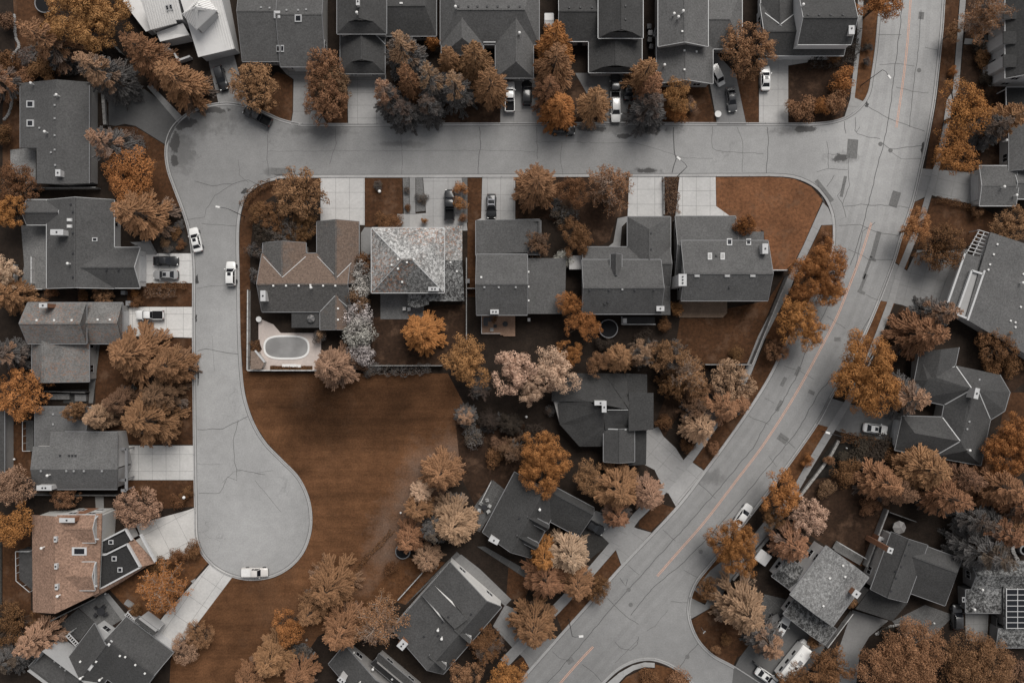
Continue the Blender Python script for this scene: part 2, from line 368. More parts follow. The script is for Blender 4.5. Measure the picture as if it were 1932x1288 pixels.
rr = random.Random(5)
NC = [0]
def crack(pts, w=.11, m=1, jag=.1, z=ZR+.006, closed=False):
    NC[0] += 1; z += (NC[0] % 5)*.002
    wp = [P(*p) for p in pts]; fine = []
    for a, b in zip(wp, wp[1:]):
        k = max(1, int((b-a).length/.9))
        for j in range(k): fine.append(a.lerp(b, j/k)+Vector((rr.uniform(-jag, jag), rr.uniform(-jag, jag), 0)))
    fine.append(wp[-1])
    L = offset(fine, w/2); R = offset(fine, -w/2)
    for i in range(len(fine)-1):
        k = rr.uniform(.5, 1.4)
        road.add([(*L[i], z), (*R[i], z), (*R[i+1], z), (*L[i+1], z)], [[0, 1, 2, 3]], m)
def blot(cx, cy, rx, ry, a=0, m=3, n=26, z=ZR+.005, rag=.3):
    NC[0] += 1; z += (NC[0] % 6)*.002
    ph = [rr.uniform(0, 6.28) for _ in range(5)]; pts = []
    for i in range(n):
        t = 2*math.pi*i/n; k = 1+rag*(math.sin(2*t+ph[0])*.4+math.sin(3*t+ph[1])*.35+math.sin(5*t+ph[2])*.3+math.sin(9*t+ph[3])*.25)
        x, y = rx*k*math.cos(t), ry*k*math.sin(t); ca, sa = math.cos(math.radians(a)), math.sin(math.radians(a))
        p = P(cx+x*ca-y*sa, cy+x*sa+y*ca); pts.append((p.x, p.y, z))
    road.poly(pts, m)
# long joints along the avenue and the streets
for pts, w in (
    ([(1703,0),(1697,60),(1686,150),(1676,230),(1662,290),(1652,330),(1630,420),(1615,470),(1604,500)], .14),
    ([(1738,20),(1733,90),(1722,170),(1716,240)], .1), ([(1652,420),(1628,435),(1610,520),(1590,560)], .1),
    ([(1600,500),(1560,580),(1530,640),(1500,715),(1475,760),(1445,800),(1420,845),(1370,905),(1310,975),(1250,1040),(1200,1095),(1150,1150),(1098,1213),(1050,1270),(1020,1300)], .13),
    ([(1640,600),(1590,690),(1545,740),(1500,820),(1470,855),(1445,885),(1400,940),(1330,1020),(1290,1060),(1230,1110),(1190,1160)], .13),
    ([(1215,233),(1470,236)], .0), ([(905,240),(907,270),(903,300),(902,329)], .12), ([(633,240),(634,270),(622,310)], .08), ([(506,240),(504,290),(506,330)], .09),
    ([(1270,240),(1271,270),(1275,300),(1268,326)], .2), ([(1013,240),(1014,300)], .08), ([(1448,240),(1450,270),(1448,300),(1446,328)], .12), ([(1343,240),(1344,280),(1352,285),(1440,290)], .07),
    ([(756,250),(760,300),(758,330)], .06), ([(1060,268),(1058,300),(1062,330)], .06), ([(1392,240),(1402,270),(1400,325)], .07),
    ([(505,285),(550,286),(640,284),(760,285),(905,284),(1010,286)], .05), ([(1010,268),(1200,270),(1290,298),(1345,299)], .05),
    ([(1560,268),(1563,290),(1600,294)], .08), ([(1563,290),(1563,318),(1600,320),(1603,290)], .09), ([(1540,325),(1563,318)], .08), ([(1629,197),(1680,225),(1745,248)], .1),
    ([(1660,262),(1640,260),(1618,252),(1612,245)], .09), ([(1662,268),(1680,282),(1740,275)], .1), ([(1592,230),(1596,252)], .11), ([(1614,222),(1615,250),(1622,240)], .1),
    ([(1680,284),(1700,300),(1740,300)], .07), ([(1660,122),(1690,120),(1725,125)], .08), ([(1655,65),(1700,66)], .08), ([(1690,165),(1720,172),(1752,176)], .07), ([(1745,90),(1770,95)], .07),
    ([(1590,390),(1625,386),(1680,388),(1720,392)], .1), ([(1583,426),(1622,424),(1660,440),(1695,445)], .1), ([(1600,470),(1640,490),(1685,490)], .09), ([(1597,340),(1580,370),(1590,385)], .09),
    ([(1601,320),(1602,350),(1590,385),(1596,410)], .1), ([(1575,330),(1560,352)], .1), ([(1551,370),(1560,400),(1575,410)], .12), ([(1560,596),(1595,620)], .08), ([(1633,555),(1657,566)], .08), 
    ([(1480,690),(1510,700),(1535,715)], .08), ([(1442,750),(1460,760)], .07), ([(1470,820),(1500,845)], .1), ([(1450,860),(1465,880)], .07),
    ([(1412,785),(1450,800)], .09), ([(1315,908),(1350,940)], .1), ([(1250,998),(1275,1020)], .08), ([(1185,1066),(1205,1083)], .08), ([(1290,1075),(1320,1090)], .07), ([(1170,1090),(1180,1105),(1184,1092)], .13),
    ([(1145,1128),(1180,1160),(1205,1177)], .1), ([(1160,1210),(1170,1222),(1190,1225),(1202,1215),(1205,1200)], .1), ([(1042,1228),(1055,1240),(1075,1245)], .08), ([(1098,1253),(1120,1268),(1135,1285)], .1),
    ([(1265,1134),(1296,1136)], .09), ([(1317,1213),(1297,1236),(1282,1258)], .1), ([(1205,1205),(1160,1250)], .06), ([(1260,1150),(1235,1180),(1220,1190)], .06),
    ([(367,342),(400,350),(440,347),(468,340),(500,355)], .09), ([(440,347),(405,370),(390,395),(386,410),(350,415)], .07), ([(380,421),(400,424),(446,426)], .08), ([(450,300),(452,330),(470,345)], .06),
    ([(372,545),(400,540),(447,538)], .06), ([(372,662),(388,658),(420,664),(450,668)], .1), ([(372,810),(420,808),(468,785)], .1), ([(450,792),(440,830),(442,870),(447,885),(500,895)], .09),
    ([(447,885),(447,905),(430,900),(415,930),(405,930),(375,930)], .08), ([(455,888),(440,890),(420,910)], .05), ([(372,875),(420,876)], .04), ([(480,893),(515,887)], .05), ([(480,905),(530,965)], .06), ([(400,635),(405,700)], .04)):
    if w: crack(pts, w*.85)
for x, y, w, h, a in ((1738,30,10,14,5),(1608,281,20,36,5),(1688,376,16,30,17),(1652,462,9,52,15),(1636,505,5,45,20),(1628,534,6,36,22),(1625,551,15,6,25),(1647,490,12,5,20),(1555,360,8,50,-38),(1591,352,6,40,12),(1505,700,7,18,25),(1478,720,7,18,28),(1470,765,7,22,28),(1531,740,12,7,25),(1477,827,20,14,35),(1076,1246,13,10,-30),(530,323,38,12,0),(1580,640,12,8,0),(1545,645,10,7,0)):
    ca, sa = math.cos(math.radians(a)), math.sin(math.radians(a))
    road.poly([(*P(x+u*w/2*ca-v*h/2*sa, y+u*w/2*sa+v*h/2*ca).xy, ZR+.006+.002*(x % 4)) for u, v in ((-1,-1),(1,-1),(1,1),(-1,1))], 2)
for b in ((1635,197,4,5,0),(1742,280,4,12,15),(371,528,3,10,0),(374,705,2,16,0),(370,600,2,6,0),(462,361,5,6,0)): blot(*b, rag=.55)
AV = [(1716,-50),(1712,0),(1707,80),(1698,150),(1683,241),(1662,340),(1644,420),(1625,480),(1604,535),(1580,595),(1551,652),(1500,745),(1442,836),(1390,905),(1330,983),(1280,1040),(1240,1086),(1180,1150),(1119,1219),(1056,1289),(1010,1345)]
for o_ in (-4.1, -2.4, 2.4, 4.1):                     # wheel tracks worn along the avenue
    c_ = offset([P(*p).xy for p in spline(AV, 14)], o_); L = offset(c_, .42); R = offset(c_, -.42)
    for i in range(len(c_)-1): road.add([(*L[i], ZR+.003), (*R[i], ZR+.003), (*R[i+1], ZR+.003), (*L[i+1], ZR+.003)], [[0, 1, 2, 3]], 4)
for x, y in ((1661,272),(1680,284),(1734,133),(1186,1112),(1190,1140),(1297,1238),(1322,1040),(366,288)):   # round iron covers
    road.poly([(P(x, y).x+.42*math.cos(t*.3927), P(x, y).y+.42*math.sin(t*.3927), ZR+.016) for t in range(16)], 2)
ROAD = struct(road.build('road', [M['asphalt'], M['crack'], M['patch'], M['dark_area'], M['track']], color=(.258, .256, .253)))
def kerb(pts, side, name='kerb', z0=0.0):
    wp = [P(*p).xy for p in pts]; mb = MB()
    prof = [(-.02, .008), (.2, .03), (.23, .14), (.41, .145), (.43, .0)]      # gutter pan, step, top
    e0, e1 = offset(wp, -side*.14), offset(wp, -side*.22)
    for i in range(len(wp)-1): mb.add([(*e0[i], ZR+.021), (*e1[i], ZR+.021), (*e1[i+1], ZR+.021), (*e0[i+1], ZR+.021)], [[0, 1, 2, 3]], 1)
    off = [offset(wp, side*o) for o, _ in prof]; off[0] = offset(wp, -side*.14)
    for i in range(len(wp)-1):
        for j in range(len(prof)-1):
            mb.add([(*off[j][i], prof[j][1]+ZR*(j == 0)), (*off[j+1][i], prof[j+1][1]), (*off[j+1][i+1], prof[j+1][1]), (*off[j][i+1], prof[j][1]+ZR*(j == 0))], [[0, 1, 2, 3]], 1 if j == 1 else 0)
        if i % 7 == 0:                                                            # joint across the kerb
            a = Vector((*off[2][i], .148)); b = Vector((*off[3][i], .153)); mb.bar(a, b, .05, .004, 1)
    return struct(mb.build(name, [M['concrete'], M['crack']], color=(.36, .355, .35), fix=False))
kerb(k1, -1); kerb(k2, 1); kerb(k3, 1)
def line(pts, w=.2):
    for off_ in (-.13, .13):
        wp = offset([P(*p).xy for p in spline(pts, 8)], off_); L = offset(wp, w/2); R = offset(wp, -w/2); mb = LN
        for i in range(len(wp)-1): mb.add([(*L[i], ZR+.02), (*R[i], ZR+.016), (*R[i+1], ZR+.016), (*L[i+1], ZR+.016)], [[0, 1, 2, 3]])
for pts in ([(1723,-50),(1718,0),(1712,80),(1704,150),(1691,241)], [(1644,420),(1625,480),(1604,535),(1580,595),(1551,652),(1500,745),(1442,836),(1390,905),(1330,983),(1280,1040),(1240,1086)], [(1119,1219),(1090,1250),(1056,1289),(1010,1345)]):
    LN = MB(); line(pts, .09); struct(LN.build('lane_marking', M['line']))
# --- concrete
CO = (.40, .392, .382); CD = (.2, .197, .193)
def drive(pts, col=CO, j=None, z=.04, name='driveway'): return sheet(name, pts, z, M['concrete'], col, joints=j)
for pts, col, j in (
    ([(393,110),(440,97),(448,128),(469,203),(430,195),(413,197),(395,123)], (.24,.237,.233), (70,30,60)),
    ([(205,179),(272,168),(345,222),(330,240),(314,274),(256,238),(235,234),(218,238),(205,236)], (.095,.094,.093), None),
    ([(530,128),(586,127),(586,180),(618,236),(549,236),(553,212),(554,150),(540,140)], (.27,.265,.26), (0,23,40)),
    ([(655,138),(728,138),(730,236),(657,236)], (.33,.325,.32), (0,24,36)),
    ([(944,146),(1024,146),(1022,236),(944,236)], (.25,.245,.24), (0,40,30)),
    ([(1085,138),(1195,138),(1180,236),(1143,236),(1120,200)], (.17,.167,.165), (0,45,45)),
    ([(1339,156),(1346,95),(1388,140),(1408,236),(1353,236)], (.21,.207,.204), (8,26,30)),
    ([(1432,104),(1530,104),(1523,118),(1487,124),(1487,236),(1432,236)], (.40,.392,.382), (0,31,28)),
    ([(264,478),(363,478),(364,534),(264,534)], (.55,.54,.525), (0,27,30)),
    ([(232,579),(364,579),(364,637),(232,633)], (.58,.565,.545), (0,29,32)),
    ([(232,840),(366,840),(366,905),(238,905)], (.5,.49,.475), (0,32,26)),
    ([(256,989),(354,962),(370,956),(372,1012),(378,1034),(330,1052),(292,1058),(264,1007)], (.52,.505,.485), (-27,50,38)),
    ([(397,1062),(440,1086),(382,1163),(328,1232),(282,1196),(310,1160)], (.53,.52,.505), (-55,32,44)),
    ([(605,334),(688,334),(688,425),(605,420)], (.49,.48,.47), (0,30,26)),
    ([(798,334),(871,334),(882,435),(700,440),(765,405),(804,402)], (.33,.325,.32), (0,33,28)),
    ([(910,334),(972,334),(972,416),(898,416),(908,412)], (.37,.364,.357), (0,30,25)),
    ([(1187,333),(1252,333),(1252,410),(1184,410)], (.49,.483,.473), (0,28,33)),
    ([(1282,333),(1350,333),(1351,389),(1376,407),(1274,409)], (.49,.483,.473), (0,28,26)),
    ([(1736,318),(1790,322),(1850,328),(1850,388),(1765,371),(1755,367),(1725,381)], (.26,.257,.253), (12,28,32)),
    ([(1685,494),(1711,511),(1730,472),(1825,470),(1790,577),(1721,582),(1701,575),(1657,566)], (.235,.232,.229), (14,26,26)),
    ([(1564,750),(1632,770),(1705,780),(1690,840),(1583,814),(1565,806),(1539,799)], (.2,.198,.195), (12,40,38)),
    ([(1218,812),(1242,805),(1252,823),(1275,845),(1291,870),(1251,920),(1235,886),(1216,876)], (.3,.295,.29), (40,26,30)),
    ([(1295,864),(1329,888),(1275,955),(1261,930),(1245,925)], (.33,.325,.32), (40,60,36)),
    ([(1124,963),(1160,975),(1201,996),(1229,1004),(1173,1068),(1162,1037),(1152,1028),(1090,985)], (.29,.286,.282), (35,40,36)),
    ([(953,1140),(975,1150),(974,1190),(990,1205),(1050,1204),(1000,1262),(988,1240),(966,1220),(930,1180)], (.22,.217,.214), (40,34,34)),
    ([(1608,1150),(1676,1170),(1640,1200),(1622,1230),(1614,1300),(1578,1300),(1580,1230)], (.19,.187,.184), (14,24,26)),
    ([(1821,1156),(1865,1156),(1862,1214),(1822,1206)], (.23,.227,.222), (0,12,12)),
    ([(1395,1240),(1452,1165),(1500,1160),(1560,1215),(1500,1300),(1380,1300),(1384,1262)], (.12,.118,.116), (45,60,60))): drive(pts, col, j)
SW = (.31, .306, .30); SD = (.2, .198, .195)
for pts, col, j in (
    ([(1619,-30),(1630,-30),(1626,60),(1612,185),(1631,193),(1610,214),(1592,224),(1604,186),(1617,60)], SW, (97,400,24)),
    ([(1813,-30),(1824,-30),(1808,175),(1797,190),(1788,250),(1777,300),(1767,335),(1747,405),(1724,463),(1700,520),(1688,566),(1665,627),(1640,690),(1605,760),(1575,811),(1534,878),(1501,935),(1440,1010),(1400,1062),(1375,1090),(1365,1084),(1390,1052),(1430,1005),(1490,930),(1523,870),(1563,804),(1594,755),(1628,688),(1653,625),(1676,563),(1689,517),(1712,460),(1736,402),(1756,332),(1766,298),(1777,248),(1786,188),(1797,173)], (.27,.266,.262), (110,900,26)),
    ([(1552,382),(1562,392),(1571,415),(1574,424),(1549,425),(1530,465),(1513,500),(1500,520),(1491,545),(1442,640),(1416,707),(1385,760),(1330,838),(1306,872),(1245,942),(1206,980),(1178,1018),(1111,1095),(1050,1160),(960,1255),(944,1243),(1036,1148),(1098,1084),(1165,1005),(1195,968),(1234,930),(1294,862),(1318,830),(1373,752),(1404,700),(1430,634),(1479,540),(1500,495),(1516,462),(1540,408)], (.29,.286,.282), (118,900,26)),
    ([(1300,1125),(1330,1140),(1334,1132),(1310,1112),(1340,1075),(1420,1010),(1460,960),(1478,975),(1400,1062),(1350,1140),(1304,1166),(1299,1150)], SD, (120,900,26)),
    ([(1130,1300),(1168,1268),(1193,1254),(1216,1248),(1235,1249),(1235,1258),(1216,1257),(1196,1263),(1180,1273),(1155,1300)], (.37,.365,.358), (0,400,34)),
    ([(1184,408),(1165,412),(1157,458),(1144,468),(1170,469),(1173,428),(1183,418)], (.27,.267,.263), None),
    ([(278,164),(284,158),(345,221),(336,232)], (.25,.247,.243), (45,400,16)),
    ([(246,457),(282,456),(296,480),(268,481),(264,467)], (.3,.296,.29), None),
    ([(773,334),(784,334),(784,404),(773,404)], (.26,.257,.253), (0,24,400)),
    ([(750,404),(773,404),(773,430),(748,430)], (.33,.325,.32), None), ([(773.5,405),(796,405),(796,430),(773.5,430)], (.38,.37,.36), None),
    ([(688,429),(700,429),(700,490),(681,490),(681,440)], (.22,.217,.213), None),
    ([(1820,73),(1856,76),(1856,85),(1818,84)], (.24,.237,.233), None), ([(1856,66),(1890,70),(1890,88),(1856,87)], (.15,.147,.143), (0,9,400)),
    ([(180,936),(196,936),(197,975),(182,975)], (.21,.207,.2), None), ([(170,640),(190,640),(176,760),(168,760)], (.14,.137,.133), (0,14,400)),
    ([(360,1095),(370,1090),(365,1100)], SW, None),
    ([(196,1122),(205,1118),(250,1172),(240,1182)], (.22,.217,.213), (50,400,22)),
    ([(900,1030),(915,1030),(1000,1078),(995,1092)], (.085,.084,.083), (30,400,20)),
    ([(240,467),(260,462),(262,470),(246,478)], (.1,.098,.095), None),
    ([(850,1062),(870,1045),(905,1072),(965,1130),(953,1142)], (.2,.197,.193), (40,14,14))): sheet('pavement', pts, .1, M['concrete'], col, joints=j)
# paved yards
for name, pts, col, j in (
    ('patio', [(40,425),(90,425),(90,545),(38,545),(46,500)], (.16,.158,.155), None),
    ('patio', [(20,283),(68,278),(68,347),(20,347)], (.2,.197,.193), (0,60,14)),
    ('patio', [(718,553),(800,553),(800,602),(718,602)], (.16,.158,.156), (0,7,7)),
    ('patio', [(148,1145),(195,1118),(240,1162),(195,1190),(178,1172)], (.12,.118,.116), (30,300,40)),
    ('patio', [(110,1180),(148,1147),(178,1172),(150,1208)], (.07,.069,.068), (30,300,300)),
    ('patio', [(895,955),(930,905),(955,925),(905,1003)], (.1,.098,.096), (28,12,12)),
    ('patio', [(765,1140),(840,1062),(862,1040),(905,1080),(849,1062)], (.12,.118,.116), (45,300,20)),
    ('patio', [(1683,1171),(1745,1140),(1800,1160),(1760,1200),(1720,1215)], (.11,.108,.106), (30,20,24)),
    ('patio', [(980,1040),(1000,1045),(1030,1060),(1110,985),(1150,1025),(1080,1080),(1000,1075)], (.04,.038,.036), None),
    ('patio', [(1442,1120),(1485,1130),(1500,1165),(1455,1180),(1430,1160)], (.09,.088,.086), (40,20,20)),
    ('patio', [(120,735),(165,735),(165,760),(120,760)], (.05,.049,.048), None),
    ('gravel_bed', [(760,334),(772,334),(772,404),(762,404)], (.15,.147,.144), None),
    ('gravel_bed', [(785,334),(797,334),(803,398),(785,400)], (.15,.147,.144), None),
    ('gravel_bed', [(872,334),(882,334),(882,420),(873,420)], (.13,.128,.126), None)): sheet(name, pts, .07, M['paving'], col, joints=j)
# pool deck
sheet('pool_deck', [(488,600),(516,612),(530,628),(606,628),(606,698),(472,698),(474,660),(495,660),(488,640)], .07, M['concrete'], (.52, .45, .41))
# --- lawns and verges
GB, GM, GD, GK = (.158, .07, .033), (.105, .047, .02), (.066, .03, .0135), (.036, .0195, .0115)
sheet('field', [(457,690),(470,702),(600,704),(845,704),(880,770),(905,850),(850,915),(800,985),(760,1030),(765,1060),(720,1130),(600,1200),(540,1290),(470,1330),(318,1330),(322,1245),(326,1234),(378,1163),(436,1087),
    (482,1095),(519,1089),(550,1071),(575,1042),(588,1006),(590,969),(583,933),(564,897),(534,866),(504,835),(482,801),(467,762),(459,720)], .006, M['field'], (.12, .057, .0275))
for pts, c in (
    ([(1350,334),(1460,333),(1500,338),(1531,353),(1552,377),(1538,410),(1514,465),(1498,495),(1480,512),(1448,509),(1441,436),(1376,408),(1352,392)], GB),
    ([(1551,425),(1574,425),(1575,445),(1570,480),(1556,518),(1532,562),(1500,620),(1484,650),(1443,638),(1492,546),(1514,500),(1531,466)], GM),
    ([(452,430),(457,398),(468,369),(489,352),(517,341),(560,336),(604,336),(604,350),(540,352),(500,380),(478,420),(472,470),(472,640),(474,700),(459,700),(454,640),(452,520)], GD),
    ([(1484,652),(1446,640),(1417,707),(1387,760),(1332,838),(1307,872),(1330,886),(1395,797),(1446,717)], GD),
    ([(1206,982),(1242,948),(1274,958),(1228,1002),(1205,994)], GD), ([(1110,1097),(1162,1038),(1172,1070),(1110,1137),(1060,1190),(1050,1160)], GD), ([(960,1256),(988,1236),(1000,1262),(976,1290),(930,1300)], GD),
    ([(1611,185),(1617,150),(1629,10),(1662,10),(1652,100),(1644,152),(1637,178),(1628,190),(1613,186)], GM), 
    ([(1782,-30),(1812,-30),(1796,175),(1786,190),(1776,250),(1765,300),(1756,330),(1745,328),(1755,256),(1766,200),(1772,154)], GD),
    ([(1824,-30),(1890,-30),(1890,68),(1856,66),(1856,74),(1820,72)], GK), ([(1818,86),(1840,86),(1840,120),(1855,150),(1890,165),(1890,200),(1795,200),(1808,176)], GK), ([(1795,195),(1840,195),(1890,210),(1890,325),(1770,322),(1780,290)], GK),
    ([(1724,382),(1752,372),(1752,380),(1744,405),(1721,463),(1711,509),(1687,493),(1703,447)], GM), ([(1757,375),(1768,373),(1850,390),(1880,408),(1868,440),(1815,470),(1732,470),(1740,440)], GD),
    ([(1660,568),(1690,567),(1664,627),(1640,668),(1630,688),(1624,650)], GM), ([(1700,578),(1722,583),(1790,580),(1700,660),(1655,690),(1670,630)], GK),
    ([(1570,800),(1540,802),(1473,898),(1440,940),(1490,930),(1523,870),(1563,808)], GM), ([(1540,905),(1600,880),(1690,920),(1680,955),(1640,1070),(1560,1030),(1500,990),(1510,935)], GK),
    ([(1385,1012),(1342,1063),(1316,1097),(1304,1130),(1335,1138),(1350,1110),(1385,1052),(1420,1010)], GM), ([(1304,1170),(1350,1140),(1450,1200),(1390,1240),(1383,1256),(1346,1235),(1319,1207)], GD),
    ([(1236,1252),(1266,1260),(1290,1278),(1320,1310),(1345,1345),(1085,1360),(1157,1302),(1182,1276),(1216,1260),(1236,1260)], GM),
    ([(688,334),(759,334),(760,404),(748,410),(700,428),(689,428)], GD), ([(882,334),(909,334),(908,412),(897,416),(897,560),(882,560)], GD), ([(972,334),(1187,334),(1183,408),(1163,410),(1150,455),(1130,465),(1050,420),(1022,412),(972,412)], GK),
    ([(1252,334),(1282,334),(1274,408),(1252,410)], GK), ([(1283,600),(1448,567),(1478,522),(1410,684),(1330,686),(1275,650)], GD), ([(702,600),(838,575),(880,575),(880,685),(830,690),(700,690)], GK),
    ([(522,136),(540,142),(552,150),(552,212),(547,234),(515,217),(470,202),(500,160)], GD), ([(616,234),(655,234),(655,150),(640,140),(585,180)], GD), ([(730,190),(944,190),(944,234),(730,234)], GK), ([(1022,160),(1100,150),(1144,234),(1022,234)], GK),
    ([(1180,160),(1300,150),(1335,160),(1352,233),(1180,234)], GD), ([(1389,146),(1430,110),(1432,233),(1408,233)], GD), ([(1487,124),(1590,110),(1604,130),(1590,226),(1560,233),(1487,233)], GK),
    ([(364,535),(364,578),(240,578),(240,535)], GD), ([(366,638),(368,838),(232,838),(180,800),(180,640)], GD), ([(368,906),(370,955),(300,960),(240,975),(240,906)], GD), ([(380,1036),(394,1060),(308,1160),(280,1190),(205,1110),(280,1070),(330,1052)], GM),
    ([(283,455),(363,470),(364,477),(297,478)], GK), ([(218,238),(256,240),(314,276),(318,320),(345,392),(205,360),(205,250)], GD), ([(345,225),(395,200),(395,150),(300,160)], GK),
    ([(25,0),(100,0),(110,130),(38,150),(38,350),(5,340),(5,200),(30,110)], GD), ([(8,800),(60,800),(58,900),(10,900)], GD), ([(5,1010),(58,975),(58,1150),(100,1165),(60,1200),(5,1180)], GD),
    ([(760,1050),(840,1060),(765,1140),(700,1120)], GM), ([(960,1060),(1010,1078),(990,1130),(955,1130)], GD), ([(1300,640),(1340,690),(1250,830),(1235,800)], GK), ([(860,800),(990,800),(1000,900),(900,960),(870,900)], GK),
    ([(1850,600),(1932,640),(1960,700),(1910,740),(1850,690)], GK), ([(1900,740),(1990,740),(1990,880),(1870,880)], GD), ([(1500,1010),(1640,1070),(1590,1060)], GD)): sheet('lawn', pts, .01, M['grass'], c)
# flower beds, soil
for pts, c in (([(288,462),(320,425),(345,425),(364,476),(298,477)], (.03,.026,.023)), ([(470,650),(490,640),(493,662),(474,668)], (.06,.03,.015)), ([(1575,830),(1690,845),(1690,880),(1560,900),(1520,900)], (.02,.017,.014)), ([(1173,432),(1183,418),(1184,468),(1171,468)], (.03,.024,.02)), ([(510,690),(590,690),(590,697),(510,697)], (.09,.045,.02))):
    sheet('flower_bed', pts, .13, M['soil'], c)
# ------------------------------------------------------------------ houses
def unit_mesh(name, build, mats, smooth=0.0):
    mb = MB(); build(mb); return mb.mesh(name, mats, smooth)
def _vent(mb): mb.box((0, 0), .26, .26, -.08, .14); mb.box((0, 0), .36, .36, .14, .2, taper=.8)
VENT = unit_mesh('roof_vent', _vent, M['vent'])
VENTW = unit_mesh('roof_vent', _vent, M['white'])
VENTD = unit_mesh('roof_vent', _vent, M['dark'])
def _pipe(mb): mb.lathe((0, 0, 0), [(.13, -.1), (.13, .75), (.24, .75), (.24, .95), (.1, 1.05)], 10)
PIPE = unit_mesh('vent_pipe', _pipe, M['white'], .6)
def _win(mb):      # in the xz plane, facing -y
    w, h, f = .75, .65, .09
    mb.box((-w+f/2, 0), f, .1, -h, h); mb.box((w-f/2, 0), f, .1, -h, h)
    mb.box((0, .002), 2*w-2*f, .1, -h, -h+f); mb.box((0, .002), 2*w-2*f, .1, h-f, h); mb.box((0, .003), f*.7, .09, -h+f, h-f)
WIN = unit_mesh('window', _win, M['trim'])
def _pane(mb): mb.box((0, .02), 1.36, .06, -.58, .58)
PANE = unit_mesh('pane', _pane, M['glass'])
def _gar(mb):
    for k in range(4): mb.box((0, 0), 4.7, .1, k*.56+.01, k*.56+.55)
GAR = unit_mesh('garage_door', _gar, M['trim'])
def _door(mb): mb.box((0, 0), .95, .09, .02, 2.08)
DOOR = unit_mesh('front_door', _door, M['dark'])
def _hand(mb): mb.box((.36, -.09), .05, .06, .98, 1.1)
HAND = unit_mesh('handle', _hand, M['chrome'])
def inst(me, name, parent, loc, rz=0.0, rot=None):
    o = bpy.data.objects.new(name, me); COL.objects.link(o); o.parent = parent
    o.location = Vector(loc)-root_loc(parent)
    o.rotation_euler = rot if rot else (0, 0, rz)
    return o
